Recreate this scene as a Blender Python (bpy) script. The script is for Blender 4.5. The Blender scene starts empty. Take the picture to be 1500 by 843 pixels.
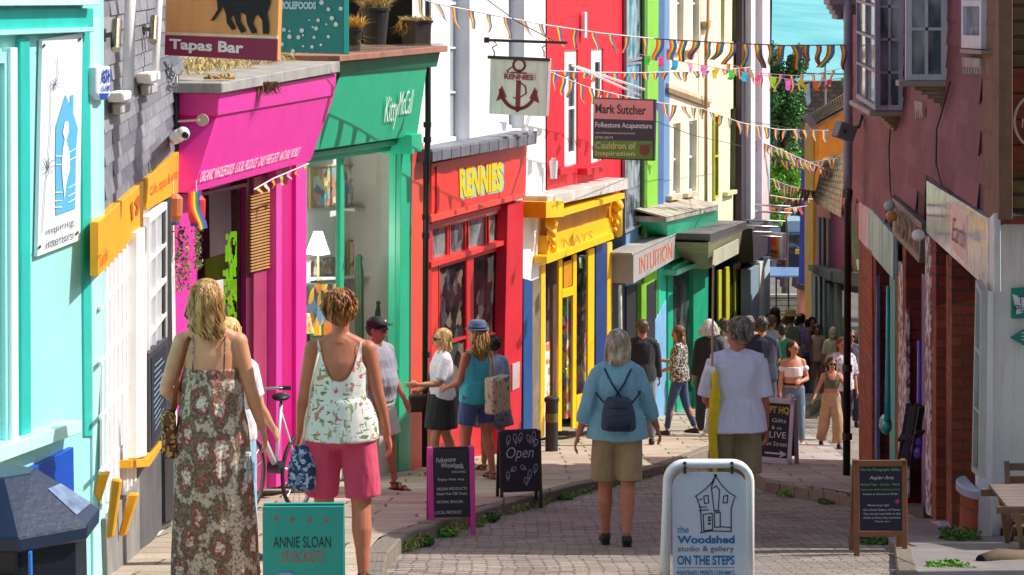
import bpy, bmesh, math, random
from mathutils import Vector, Matrix, noise
from mathutils.geometry import tessellate_polygon
random.seed(7)
PI = math.pi
SC = bpy.context.scene
COL = SC.collection
# ---------------------------------------------------------------- camera model (photo pixels 1500 x 843)
F = 3600.0; CXP = 750.0; CYP = 421.5
PITCH = math.atan((CYP + 40) / F)
CP, SP = math.cos(PITCH), math.sin(PITCH)
def ray(px, py):
    u = (px - CXP) / F; v = (CYP - py) / F
    return Vector((u, CP + v * SP, -SP + v * CP))
def at(px, py, Y):
    r = ray(px, py); return r * (Y / r.y)
GP = [(-40, 3.6), (-10, .3), (0, 1.65), (8, 2.66), (12, 3.2), (13.7, 3.45), (19.5, 4.42), (24.3, 5.2), (28.5, 5.8), (33, 6.45), (36.4, 6.92),
      (41, 7.42), (50, 8.6), (58, 9.6), (70, 11.2), (80, 12.3), (94, 13.6), (104, 14.0), (400, 14.2)]
GP[0] = (-40, -3.0)
def gz(y):
    if y <= GP[0][0]: return -GP[0][1]
    for (a, za), (b, zb) in zip(GP, GP[1:]):
        if y <= b: return -(za + (zb - za) * (y - a) / (b - a))
    return -GP[-1][1]
KERB = .11
def road_z(y): return gz(y) - KERB
def gnd(px, py, lift=0.0):
    r = ray(px, py); lo, hi = 2.0, 150.0
    for _ in range(50):
        m = (lo + hi) / 2
        if (r * (m / r.y)).z > gz(m) + lift: lo = m
        else: hi = m
    return r * (lo / r.y)
class PL:
    """upright plane through two plan points; n points to the street"""
    def __init__(s, a, b, side=1, lean=0.0):
        s.a = Vector((a[0], a[1], 0)); s.b = Vector((b[0], b[1], 0))
        s.u = (s.b - s.a).normalized(); s.v = Vector((0, 0, 1))
        s.n = Vector((s.u.y, -s.u.x, 0)) * side
    def pt(s, px, py, off=0.0):
        r = ray(px, py); o = s.a + s.n * off
        return r * (o.dot(s.n) / r.dot(s.n))
    def uv(s, p): return ((p - s.a).dot(s.u), p.z)
    def w(s, su, z, off=0.0): return s.a + s.u * su + s.v * z + s.n * off
class TP(PL):
    """tilted plane given by a point, across vector and up vector"""
    def __init__(s, o, u, v):
        s.a = Vector(o); s.u = Vector(u).normalized(); s.v = Vector(v).normalized()
        s.n = s.u.cross(s.v).normalized()
        if s.n.dot(s.a) > 0: s.n = -s.n
    def uv(s, p): return ((p - s.a).dot(s.u), (p - s.a).dot(s.v))
    def w(s, su, z, off=0.0): return s.a + s.u * su + s.v * z + s.n * off
# ---------------------------------------------------------------- materials
def lin(h):
    h = h.lstrip('#'); o = []
    for i in (0, 2, 4):
        c = int(h[i:i+2], 16) / 255
        o.append(c / 12.92 if c <= .04045 else ((c + .055) / 1.055) ** 2.4)
    return (o[0], o[1], o[2], 1)
MATS = {}
def newmat(name):
    m = bpy.data.materials.new(name); m.use_nodes = True
    nt = m.node_tree; nt.nodes.clear()
    out = nt.nodes.new('ShaderNodeOutputMaterial')
    b = nt.nodes.new('ShaderNodeBsdfPrincipled')
    nt.links.new(b.outputs[0], out.inputs[0])
    MATS[name] = m
    return m, nt, b, out
def N(nt, t, **kw):
    n = nt.nodes.new(t)
    for k, v in kw.items():
        if k.startswith('i_'):
            key = k[2:]
            key = int(key) if key.isdigit() else key.replace('_', ' ')
            n.inputs[key].default_value = v
        else: setattr(n, k, v)
    return n
def ramp(nt, stops, interp='LINEAR'):
    r = nt.nodes.new('ShaderNodeValToRGB'); cr = r.color_ramp; cr.interpolation = interp
    while len(cr.elements) < len(stops): cr.elements.new(.5)
    for e, (p, c) in zip(cr.elements, stops):
        e.position = p; e.color = lin(c) if isinstance(c, str) else c
    return r
def coords(nt, kind='Object', scale=(1, 1, 1)):
    tc = nt.nodes.new('ShaderNodeTexCoord'); mp = nt.nodes.new('ShaderNodeMapping')
    mp.inputs['Scale'].default_value = scale
    nt.links.new(tc.outputs[kind], mp.inputs[0]); return mp.outputs[0]
def mixc(nt, fac, a, b, mode='MIX'):
    m = nt.nodes.new('ShaderNodeMix'); m.data_type = 'RGBA'; m.blend_type = mode
    for s, v in ((m.inputs[0], fac), (m.inputs[6], a), (m.inputs[7], b)):
        if hasattr(v, 'node'): nt.links.new(v, s)
        else: s.default_value = v
    return m.outputs[2]
def bump(nt, b, h, strength=.3, dist=.01):
    n = nt.nodes.new('ShaderNodeBump'); n.inputs['Strength'].default_value = strength
    n.inputs['Distance'].default_value = dist
    nt.links.new(h, n.inputs['Height']); nt.links.new(n.outputs[0], b.inputs['Normal'])
def paint(name, hexc, rough=.45, var=.12, grime=.25, bmp=.15, metal=0.0, sc=3.0):
    """painted or plain surface with weathering"""
    m, nt, b, out = newmat(name)
    c = lin(hexc); v = coords(nt)
    n1 = N(nt, 'ShaderNodeTexNoise', i_Scale=sc, i_Detail=6.0, i_Roughness=.6)
    mp = N(nt, 'ShaderNodeMapping'); mp.inputs['Scale'].default_value = (9, 9, .9)
    n2 = N(nt, 'ShaderNodeTexNoise', i_Scale=1.6, i_Detail=5.0, i_Roughness=.65)
    nt.links.new(v, n1.inputs['Vector']); nt.links.new(v, mp.inputs[0]); nt.links.new(mp.outputs[0], n2.inputs['Vector'])
    dark = tuple(x * (1 - var * 1.6) for x in c[:3]) + (1,)
    lite = tuple(min(1, x * (1 + var)) for x in c[:3]) + (1,)
    r = ramp(nt, [(.3, dark), (.7, lite)]); nt.links.new(n1.outputs[0], r.inputs[0])
    r2 = ramp(nt, [(.5, (0, 0, 0, 1)), (.76, (grime * 1.3, grime * 1.3, grime * 1.3, 1))]); nt.links.new(n2.outputs[0], r2.inputs[0])
    g = (c[0] * .35 + .02, c[1] * .33 + .018, c[2] * .3 + .014, 1)
    o = mixc(nt, r2.outputs[0], r.outputs[0], g)
    nt.links.new(o, b.inputs['Base Color'])
    b.inputs['Roughness'].default_value = rough; b.inputs['Metallic'].default_value = metal
    n3 = N(nt, 'ShaderNodeTexNoise', i_Scale=sc * 14, i_Detail=4.0); nt.links.new(v, n3.inputs['Vector'])
    bump(nt, b, n3.outputs[0], bmp, .01)
    return m
def P(hexc, rough=.45, var=.12, grime=.25, bmp=.15, metal=0.0, sc=3.0):
    k = 'paint_%s_%g_%g_%g_%g' % (hexc.strip('#'), rough, var, grime, metal)
    return MATS.get(k) or paint(k, hexc, rough, var, grime, bmp, metal, sc)
def brickmat(name, c1, c2, mortar, w=.225, h=.075, mor=.012, kind='UV', rough=.85, var=.5):
    m, nt, b, out = newmat(name)
    v = coords(nt, kind)
    n0 = N(nt, 'ShaderNodeTexNoise', i_Scale=2.2, i_Detail=4.0); nt.links.new(v, n0.inputs['Vector'])
    ad = N(nt, 'ShaderNodeMixRGB' if False else 'ShaderNodeVectorMath', operation='MULTIPLY_ADD')
    ad.inputs[1].default_value = (.02, .02, 0); nt.links.new(n0.outputs['Color'], ad.inputs[0]); nt.links.new(v, ad.inputs[2])
    t = N(nt, 'ShaderNodeTexBrick', i_Scale=1.0)
    t.inputs['Brick Width'].default_value = w; t.inputs['Row Height'].default_value = h
    t.inputs['Mortar Size'].default_value = mor; t.inputs['Mortar Smooth'].default_value = .3; t.inputs['Bias'].default_value = 0
    t.inputs['Color1'].default_value = lin(c1); t.inputs['Color2'].default_value = lin(c2); t.inputs['Mortar'].default_value = lin(mortar)
    nt.links.new(ad.outputs[0], t.inputs['Vector'])
    n1 = N(nt, 'ShaderNodeTexNoise', i_Scale=5.0, i_Detail=8.0, i_Roughness=.7); nt.links.new(v, n1.inputs['Vector'])
    r = ramp(nt, [(.3, (.45, .45, .45, 1)), (.7, (1.25, 1.2, 1.15, 1))]); nt.links.new(n1.outputs[0], r.inputs[0])
    o = mixc(nt, var, t.outputs[0], r.outputs[0], 'MULTIPLY'); nt.links.new(o, b.inputs['Base Color'])
    b.inputs['Roughness'].default_value = rough
    ma = N(nt, 'ShaderNodeMath', operation='MULTIPLY_ADD'); ma.inputs[1].default_value = -1.0
    nt.links.new(t.outputs['Fac'], ma.inputs[0]); nt.links.new(n1.outputs[0], ma.inputs[2])
    bump(nt, b, ma.outputs[0], .6, .012)
    return m
def glassmat(name, tint='#ffffff', refl=.12, rough=.03):
    m, nt, b, out = newmat(name); nt.nodes.remove(b)
    t = N(nt, 'ShaderNodeBsdfTransparent'); t.inputs[0].default_value = lin(tint)
    g = N(nt, 'ShaderNodeBsdfGlossy'); g.inputs['Roughness'].default_value = rough
    mx = N(nt, 'ShaderNodeMixShader'); mx.inputs[0].default_value = refl
    nt.links.new(t.outputs[0], mx.inputs[1]); nt.links.new(g.outputs[0], mx.inputs[2]); nt.links.new(mx.outputs[0], out.inputs[0])
    return m
GLASS = glassmat('window_glass', '#ffffff', .1)
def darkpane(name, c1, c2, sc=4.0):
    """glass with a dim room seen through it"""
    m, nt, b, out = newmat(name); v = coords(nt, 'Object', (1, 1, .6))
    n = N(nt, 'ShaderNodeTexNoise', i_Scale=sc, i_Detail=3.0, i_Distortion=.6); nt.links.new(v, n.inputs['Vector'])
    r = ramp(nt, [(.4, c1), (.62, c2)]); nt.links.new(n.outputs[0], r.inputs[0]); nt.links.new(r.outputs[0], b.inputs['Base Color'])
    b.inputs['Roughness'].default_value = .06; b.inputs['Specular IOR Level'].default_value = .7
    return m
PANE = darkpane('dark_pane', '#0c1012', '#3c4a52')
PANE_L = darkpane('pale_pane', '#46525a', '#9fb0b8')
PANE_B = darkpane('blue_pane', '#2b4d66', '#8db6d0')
# ---------------------------------------------------------------- objects
ORG = {}
def tag(o, label=None, cat=None, group=None, kind=None):
    if label: o['label'] = label
    if cat: o['category'] = cat
    if group: o['group'] = group
    if kind: o['kind'] = kind
    return o
def thing(name, label, cat, loc, group=None, rz=0.0):
    o = bpy.data.objects.new(name, None); COL.objects.link(o)
    o.location = loc; o.rotation_euler = (0, 0, rz); o.empty_display_size = .2
    ORG[o.name] = (Vector(loc), rz)
    return tag(o, label, cat, group)
class MB:
    def __init__(s): s.v = []; s.f = []; s.uv = []; s.m = []; s.mi = 0
    def add(s, vs, fs, uvs=None):
        k = len(s.v); s.v += [Vector(p) for p in vs]
        s.f += [tuple(i + k for i in f) for f in fs]; s.m += [s.mi] * len(fs)
        s.uv += list(uvs) if uvs else [(p[0], p[2]) if abs(p[2]) else (p[0], p[1]) for p in vs]
        return s
    def poly(s, pl, pts, off=0.0, thick=.05, offs=None):
        """px polygon on a plane, extruded back"""
        fr = [pl.pt(x, y, offs[i] if offs else off) for i, (x, y) in enumerate(pts)]
        return s.prism(fr, -pl.n * thick, pl)
    def prism(s, fr, d, pl=None):
        n = len(fr); bk = [p + d for p in fr]
        # separate side vertices so uv stays sensible
        uvs = [pl.uv(p) for p in fr] if pl else None
        s.add(fr, [tuple(range(n))], uvs)
        s.add(bk, [tuple(reversed(range(n)))], uvs)
        for i in range(n):
            j = (i + 1) % n
            q = [fr[i], bk[i], bk[j], fr[j]]
            L = d.length; e = (fr[j] - fr[i]).length
            if pl:
                u0, v0 = pl.uv(fr[i]); u1, v1 = pl.uv(fr[j])
                if abs(v1 - v0) > abs(u1 - u0): uu = [(0, v0), (L, v0), (L, v1), (0, v1)]
                else: uu = [(u0, 0), (u0, L), (u1, L), (u1, 0)]
            else: uu = [(0, 0), (L, 0), (L, e), (0, e)]
            s.add(q, [(0, 1, 2, 3)], uu)
        return s
    def box(s, c, sx, sy, sz, rz=0.0, tilt=None):
        M = Matrix.Rotation(rz, 3, 'Z')
        if tilt is not None: M = M @ tilt
        c = Vector(c); P8 = [c + M @ Vector((x * sx / 2, y * sy / 2, z * sz / 2)) for x in (-1, 1) for y in (-1, 1) for z in (-1, 1)]
        for q in ((0, 1, 3, 2), (4, 6, 7, 5), (0, 4, 5, 1), (2, 3, 7, 6), (0, 2, 6, 4), (1, 5, 7, 3)):
            p = [P8[i] for i in q]; e1 = (p[1] - p[0]).length; e2 = (p[3] - p[0]).length
            s.add(p, [(0, 1, 2, 3)], [(0, 0), (e1, 0), (e1, e2), (0, e2)])
        return s
    def beam(s, a, b, w, h=None):
        h = h or w; a = Vector(a); b = Vector(b); d = (b - a)
        if d.length < 1e-6: return s
        z = d.normalized(); x = z.cross(Vector((0, 0, 1)))
        if x.length < .05: x = Vector((1, 0, 0))
        x.normalize(); y = z.cross(x)
        fr = [a + x * (i * w / 2) + y * (j * h / 2) for i, j in ((-1, -1), (1, -1), (1, 1), (-1, 1))]
        return s.prism(fr, d)
    def tube(s, pts, rad, n=8, cap=True, flat=None):
        pts = [Vector(p) for p in pts]; R = rad if isinstance(rad, (list, tuple)) else [rad] * len(pts)
        vs = []; prev = None
        for i, p in enumerate(pts):
            t = (pts[min(i + 1, len(pts) - 1)] - pts[max(i - 1, 0)])
            t = t.normalized() if t.length > 1e-9 else Vector((0, 0, 1))
            if prev is None:
                x = t.cross(Vector((0, 0, 1)))
                if x.length < .1: x = t.cross(Vector((0, 1, 0)))
                x.normalize()
            else:
                x = prev - t * prev.dot(t)
                x = x.normalized() if x.length > 1e-6 else t.orthogonal().normalized()
            prev = x; y = t.cross(x)
            r = R[i]; rx, ry = r if isinstance(r, tuple) else (r, r)
            for k in range(n):
                a = 2 * PI * k / n; vs.append(p + x * (rx * math.cos(a)) + y * (ry * math.sin(a)))
        fs = []
        m = len(pts)
        for i in range(m - 1):
            for k in range(n):
                a = i * n + k; b = i * n + (k + 1) % n; fs.append((a, b, b + n, a + n))
        if cap: fs.append(tuple(reversed(range(n)))); fs.append(tuple((m - 1) * n + k for k in range(n)))
        uv = [(k % n / n, k // n / max(1, m - 1)) for k in range(len(vs))]
        return s.add(vs, fs, uv)
    def rings(s, rs, n=20, cap=True, M=None):
        """rs: (z, rx, ry, cx, cy[, pw]) rings stacked up z"""
        vs = []
        for r in rs:
            z, rx, ry = r[0], r[1], r[2]; cx = r[3] if len(r) > 3 else 0; cy = r[4] if len(r) > 4 else 0
            for k in range(n):
                a = 2 * PI * k / n; p = Vector((cx + rx * math.cos(a), cy + ry * math.sin(a), z))
                vs.append(M @ p if M else p)
        fs = []; m = len(rs)
        for i in range(m - 1):
            for k in range(n):
                a = i * n + k; b = i * n + (k + 1) % n; fs.append((a, b, b + n, a + n))
        if cap: fs.append(tuple(reversed(range(n)))); fs.append(tuple((m - 1) * n + k for k in range(n)))
        uv = [(k % n / n, k // n / max(1, m - 1)) for k in range(len(vs))]
        return s.add(vs, fs, uv)
    def ell(s, c, r, M=None, nu=14, nv=9):
        c = Vector(c); rs = []
        vs = []; fs = []
        for j in range(nv + 1):
            ph = PI * j / nv - PI / 2
            for k in range(nu):
                a = 2 * PI * k / nu
                p = Vector((r[0] * math.cos(ph) * math.cos(a), r[1] * math.cos(ph) * math.sin(a), r[2] * math.sin(ph)))
                vs.append(c + (M @ p if M else p))
        for j in range(nv):
            for k in range(nu):
                a = j * nu + k; b = j * nu + (k + 1) % nu; fs.append((a, b, b + nu, a + nu))
        return s.add(vs, fs, [(k % nu / nu, k // nu / nv) for k in range(len(vs))])
    def build(s, name, mat, parent=None, smooth=False, bevel=0.0, merge=True, local=False, doub=1e-5):
        me = bpy.data.meshes.new(name)
        if parent is not None and not local:
            k = parent
            while k.name not in ORG and k.parent: k = k.parent
            o, rz = ORG[k.name]; R = Matrix.Rotation(-rz, 3, 'Z')
            vs = [R @ (p - o) for p in s.v]
        else: vs = s.v
        me.from_pydata([tuple(p) for p in vs], [], s.f)
        ul = me.uv_layers.new(name='UVMap')
        for l in me.loops: ul.data[l.index].uv = s.uv[l.vertex_index]
        for m in (mat if isinstance(mat, (list, tuple)) else [mat]): me.materials.append(m)
        for p, mi in zip(me.polygons, s.m): p.material_index = mi
        bm = bmesh.new(); bm.from_mesh(me)
        if merge: bmesh.ops.remove_doubles(bm, verts=bm.verts, dist=doub)
        bad = [f for f in bm.faces if f.calc_area() < 1e-12]
        if bad: bmesh.ops.delete(bm, geom=bad, context='FACES_ONLY')
        if merge: bmesh.ops.recalc_face_normals(bm, faces=bm.faces)
        if bevel:
            bmesh.ops.bevel(bm, geom=[e for e in bm.edges if len(e.link_faces) == 2 and e.calc_face_angle(0) > .6], offset=bevel, segments=1, affect='EDGES', clamp_overlap=True)
        bm.to_mesh(me); bm.free()
        if smooth:
            for p in me.polygons: p.use_smooth = True
        ob = bpy.data.objects.new(name, me); COL.objects.link(ob)
        if parent is not None: ob.parent = parent
        return ob
def slab(name, pl, pts, mat, parent, off=0.0, thick=.05, offs=None, bevel=.004, label=None):
    o = MB().poly(pl, pts, off, thick, offs).build(name, mat, parent, bevel=bevel)
    if label: o['label'] = label
    return o
def rect(x0, y0a, y0b, x1, y1a, y1b):
    """left edge x0 from y0a(top) to y0b, right edge x1 from y1a to y1b"""
    return [(x0, y0a), (x1, y1a), (x1, y1b), (x0, y0b)]
def bil(q, a, b):
    (x0, y0), (x1, y1), (x2, y2), (x3, y3) = q      # tl tr br bl ; a across, b down
    return ((x0 * (1-a) + x1 * a) * (1-b) + (x3 * (1-a) + x2 * a) * b, (y0 * (1-a) + y1 * a) * (1-b) + (y3 * (1-a) + y2 * a) * b)
def qmap(pl, q, off=0.006):
    return lambda a, b: pl.pt(*bil(q, a, b), off)
FCACHE = {}
def glyphs(txt, bold, shear, space):
    k = (txt, bold, shear, space)
    if k in FCACHE: return FCACHE[k]
    cu = bpy.data.curves.new('t', 'FONT'); cu.body = txt; cu.offset = bold; cu.shear = shear; cu.space_character = space
    cu.resolution_u = 3
    ob = bpy.data.objects.new('t', cu); COL.objects.link(ob); dg = bpy.context.evaluated_depsgraph_get()
    me = bpy.data.meshes.new_from_object(ob.evaluated_get(dg))
    vs = [v.co.copy() for v in me.vertices]; fs = [tuple(p.vertices) for p in me.polygons]
    bpy.data.objects.remove(ob); bpy.data.curves.remove(cu); bpy.data.meshes.remove(me)
    x0 = min(v.x for v in vs); x1 = max(v.x for v in vs); y0 = min(v.y for v in vs); y1 = max(v.y for v in vs)
    FCACHE[k] = ([((v.x - x0) / (x1 - x0), 1 - (v.y - y0) / (y1 - y0)) for v in vs], fs); return FCACHE[k]
def letters(mb, txt, fm, box=(0, 0, 1, 1), bold=0.0, shear=0.0, space=1.0):
    vs, fs = glyphs(txt, bold, shear, space); x0, y0, x1, y1 = box
    ab = [(x0 + a * (x1 - x0), y0 + b * (y1 - y0)) for a, b in vs]
    mb.add([fm(a, b) for a, b in ab], fs, ab); return mb
def strokes(mb, lines, fm, w=.01, asp=1.0):
    """polylines in unit coords drawn as flat ribbons"""
    for ln in lines:
        for (a0, b0), (a1, b1) in zip(ln, ln[1:]):
            dx, dy = (a1 - a0), (b1 - b0) * asp; L = math.hypot(dx, dy) or 1e-6
            nx, ny = -dy / L * w / 2, dx / L * w / 2 / asp
            ex, ey = dx / L * w * .3, dy / L * w * .3 / asp
            q = [(a0 + nx - ex, b0 + ny - ey), (a1 + nx + ex, b1 + ny + ey), (a1 - nx + ex, b1 - ny + ey), (a0 - nx - ex, b0 - ny - ey)]
            mb.add([fm(*p) for p in q], [(0, 1, 2, 3)], q)
    return mb
def fillpoly(mb, pts, fm):
    t = tessellate_polygon([[Vector((a, b, 0)) for a, b in pts]])
    mb.add([fm(a, b) for a, b in pts], [tuple(x) for x in t], pts); return mb
def circ(cx, cy, rx, ry, n=24, a0=0, a1=2 * PI): return [(cx + rx * math.cos(a0 + (a1 - a0) * i / n), cy + ry * math.sin(a0 + (a1 - a0) * i / n)) for i in range(n + 1)]
def pierced(name, pl, outer, holes, mat, parent, off=0.0, reveal=.14, label=None):
    """wall face with real openings and their reveals"""
    mb = MB(); loops = []; allp = []; pts3 = []
    for lp in [outer] + holes:
        p3 = [pl.pt(x, y, off) for x, y in lp]
        loops.append([Vector((*pl.uv(p), 0)) for p in p3]); pts3 += p3
    tr = tessellate_polygon(loops)
    mb.add(pts3, [tuple(t) for t in tr], [pl.uv(p) for p in pts3])
    k = len(outer)
    for h in holes:
        n = len(h); p3 = pts3[k:k + n]; k += n
        for i in range(n):
            a, b = p3[i], p3[(i + 1) % n]
            mb.add([a, b, b - pl.n * reveal, a - pl.n * reveal], [(0, 1, 2, 3)], [(0, a.z), (0, b.z), (reveal, b.z), (reveal, a.z)])
    o = mb.build(name, mat, parent)
    if label: o['label'] = label
    return o
def window(pl, q, parent, fmat, nx=2, ny=2, off=-.1, fw=.05, pane=None, bar=.022, name='window', label=None):
    """frame with glazing bars and its pane on pixel quad q (tl tr br bl)"""
    P4 = [pl.pt(x, y, off) for x, y in q]
    W = (P4[1] - P4[0]).length; H = (P4[3] - P4[0]).length
    fa, fb = fw / W, fw / H
    def fm(a, b): return (P4[0] * (1-a) + P4[1] * a) * (1-b) + (P4[3] * (1-a) + P4[2] * a) * b
    mb = MB()
    def bx(a0, b0, a1, b1, t): mb.prism([fm(a0, b0), fm(a1, b0), fm(a1, b1), fm(a0, b1)], -pl.n * t, pl)
    bx(0, 0, fa, 1, .05); bx(1 - fa, 0, 1, 1, .05); bx(fa, 0, 1 - fa, fb, .049); bx(fa, 1 - fb, 1 - fa, 1, .049)
    for i in range(1, nx):
        a = fa + (1 - 2 * fa) * i / nx; bx(a - bar / W / 2, fb, a + bar / W / 2, 1 - fb, .04)
    for j in range(1, ny):
        b = fb + (1 - 2 * fb) * j / ny; k = 1.6 if ny % 2 == 0 and j == ny // 2 else 1
        bx(fa, b - bar * k / H / 2, 1 - fa, b + bar * k / H / 2, .043)
    w = mb.build(name, fmat, parent, bevel=0)
    if label: w['label'] = label
    pm = MB(); dd = -pl.n * .03
    pm.add([fm(.001, .001) + dd, fm(.999, .001) + dd, fm(.999, .999) + dd, fm(.001, .999) + dd], [(0, 1, 2, 3)])
    pm.build('pane', pane or PANE, w)
    return w
def shell(name, pl, px0, px1, depth, ztop, parent, mat, off=-.34, side=None):
    """building body behind the facade: side walls, back and top, open to the front"""
    a = pl.pt(px0, 300, off); b = pl.pt(px1, 300, off); zb = gz(max(a.y, b.y)) - .3
    mb = MB(); A = Vector((a.x, a.y, zb)); B = Vector((b.x, b.y, zb)); d = -pl.n * depth
    def up(p, z): return Vector((p.x, p.y, z))
    q = [A, B, B + d, A + d]
    t = [up(p, ztop) for p in q]
    for i, j in ((1, 2), (2, 3), (3, 0)):
        L = (q[j] - q[i]).length; mb.add([q[i], q[j], t[j], t[i]], [(0, 1, 2, 3)], [(0, zb), (L, zb), (L, ztop), (0, ztop)])
    mb.add(t, [(0, 1, 2, 3)], [(0, 0), (3, 0), (3, 5), (0, 5)])
    return mb.build(name, mat, parent)
# ================================================================ SETTING: ground, road, pavement, sea
def groundmat(name, c1, c2, mortar, w, h, mor, warm='#6f675c', wear=.6, bs=.7):
    m, nt, b, out = newmat(name); v = coords(nt, 'UV')
    n0 = N(nt, 'ShaderNodeTexNoise', i_Scale=.9, i_Detail=3.0); nt.links.new(v, n0.inputs['Vector'])
    ad = N(nt, 'ShaderNodeVectorMath', operation='MULTIPLY_ADD'); ad.inputs[1].default_value = (.16, .16, 0)
    nt.links.new(n0.outputs['Color'], ad.inputs[0]); nt.links.new(v, ad.inputs[2])
    t = N(nt, 'ShaderNodeTexBrick', i_Scale=1.0); t.inputs['Brick Width'].default_value = w; t.inputs['Row Height'].default_value = h
    t.inputs['Mortar Size'].default_value = mor; t.inputs['Mortar Smooth'].default_value = .4; t.inputs['Bias'].default_value = -.1
    t.inputs['Color1'].default_value = lin(c1); t.inputs['Color2'].default_value = lin(c2); t.inputs['Mortar'].default_value = lin(mortar)
    nt.links.new(ad.outputs[0], t.inputs['Vector'])
    n1 = N(nt, 'ShaderNodeTexNoise', i_Scale=1.3, i_Detail=9.0, i_Roughness=.72); nt.links.new(v, n1.inputs['Vector'])
    r = ramp(nt, [(.3, (.5, .48, .47, 1)), (.7, (1.35, 1.3, 1.22, 1))]); nt.links.new(n1.outputs[0], r.inputs[0])
    o = mixc(nt, wear, t.outputs[0], r.outputs[0], 'MULTIPLY')
    n2 = N(nt, 'ShaderNodeTexNoise', i_Scale=.35, i_Detail=5.0); nt.links.new(v, n2.inputs['Vector'])
    r2 = ramp(nt, [(.45, (0, 0, 0, 1)), (.68, (.55, .55, .55, 1))]); nt.links.new(n2.outputs[0], r2.inputs[0])
    o = mixc(nt, r2.outputs[0], o, lin(warm)); nt.links.new(o, b.inputs['Base Color']); b.inputs['Roughness'].default_value = .82
    n4 = N(nt, 'ShaderNodeTexNoise', i_Scale=40.0, i_Detail=4.0); nt.links.new(v, n4.inputs['Vector'])
    ma = N(nt, 'ShaderNodeMath', operation='MULTIPLY_ADD'); ma.inputs[1].default_value = -1.2
    nt.links.new(t.outputs['Fac'], ma.inputs[0]); nt.links.new(n4.outputs[0], ma.inputs[2]); bump(nt, b, ma.outputs[0], bs, .02)
    return m
SETTS = groundmat('road_setts', '#aca29a', '#7d746f', '#5a524e', .2, .1, .01, '#978d86', .8, 1.0)
FLAGS = groundmat('pavement_flags', '#c2b5a2', '#a89b8b', '#61574a', .72, .52, .014, '#a89c8a', .5)
KERBM = groundmat('kerb_stone', '#8a8176', '#70685f', '#3d3832', .9, 5, .012, '#645d55', .6)
FLAG2 = groundmat('side_flags', '#bab0a8', '#a0968f', '#5a534f', .8, .55, .014, '#837a80', .5)
def sheet(name, rows, mat, kind='structure', smooth=True):
    """rows of world points -> grid"""
    mb = MB(); n = len(rows[0]); vs = [p for r in rows for p in r]
    fs = [(i * n + k, i * n + k + 1, (i + 1) * n + k + 1, (i + 1) * n + k) for i in range(len(rows) - 1) for k in range(n - 1)]
    mb.add(vs, fs, [(p[0], p[1]) for p in vs])
    o = mb.build(name, mat, None, smooth=smooth); o['kind'] = kind; return o
ys = [-40 + i for i in range(0, 40)] + [i * .5 for i in range(0, 240)] + [120 + 20 * i for i in range(0, 9)]
xs = [-220, -60, -20, -8, -5, -3, -2, -1, 0, 1, 2, 3, 4, 5, 6, 8, 12, 30, 80, 260]
def setts_y(y): return y
sheet('road', [[Vector((x, y, road_z(y) + .03 * noise.noise(Vector((x * .7, y * .5, 0))))) for x in xs] for y in ys], SETTS)
# sea
m, nt, b, out = newmat('sea_water'); v = coords(nt, 'Object', (1, .12, 1))
n = N(nt, 'ShaderNodeTexNoise', i_Scale=.05, i_Detail=9.0, i_Roughness=.6); nt.links.new(v, n.inputs['Vector'])
r = ramp(nt, [(.35, '#5fb4b9'), (.65, '#86cbcc')]); nt.links.new(n.outputs[0], r.inputs[0]); nt.links.new(r.outputs[0], b.inputs['Base Color'])
b.inputs['Roughness'].default_value = .55; b.inputs['Specular IOR Level'].default_value = .15
v2 = coords(nt, 'Object', (1, .5, 1)); nn = N(nt, 'ShaderNodeTexNoise', i_Scale=.5, i_Detail=6.0); nt.links.new(v2, nn.inputs['Vector']); bump(nt, b, nn.outputs[0], .5, .4)
mb = MB(); mb.add([(-9000, 270, -14.9), (9000, 270, -14.9), (9000, 16000, -14.9), (-9000, 16000, -14.9)], [(0, 1, 2, 3)], [(0, 0), (1, 0), (1, 1), (0, 1)])
tag(mb.build('sea', m), kind='structure')
# kerb line on the left, from the photograph
kp = [(548, 900), (556, 870), (563, 843), (566, 815), (588, 787), (630, 770), (728, 741), (802, 722), (858, 708), (943, 689), (975, 681), (1036, 659), (1096, 640), (1150, 622), (1188, 600)]
KL = [gnd(x, y) for x, y in kp]
KL = [Vector((KL[0].x + .02, 4, 0)), Vector((KL[0].x, 9, 0))] + KL + [Vector((KL[-1].x + 1.6, KL[-1].y + 8, 0)), Vector((KL[-1].x + 3, KL[-1].y + 22, 0))]
def kx(y):
    if y <= KL[0].y: return KL[0].x
    for a, b_ in zip(KL, KL[1:]):
        if y <= b_.y: return a.x + (b_.x - a.x) * (y - a.y) / max(1e-6, b_.y - a.y)
    return KL[-1].x
KL.sort(key=lambda p: p.y)
yy = [4 + i * .35 for i in range(int((KL[-1].y - 4) / .35))]
rows = []
for y in yy:
    k = kx(y) - .16; x0 = -7.0
    rows.append([Vector((x0 + (k - x0) * t, y, gz(y) + .012 * noise.noise(Vector((x0 + (k - x0) * t, y, 3))))) for t in (0, .2, .35, .5, .6, .7, .8, .9, 1)])
sheet('pavement', rows, FLAGS)
mb = MB()
for i in range(0, len(yy) - 2, 2):
    a, c = yy[i] + .008, yy[i + 2] - .008; j = random.uniform(-.008, .008)
    pts = [(kx(a) - .16, a), (kx(a), a), (kx(c), c), (kx(c) - .16, c)]
    top = [Vector((x, y, gz(y) + .006 + j)) for x, y in pts]
    mb.prism(top, Vector((0, 0, -.3)))
tag(mb.build('kerb', KERBM, None, bevel=.012), kind='structure')
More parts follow.
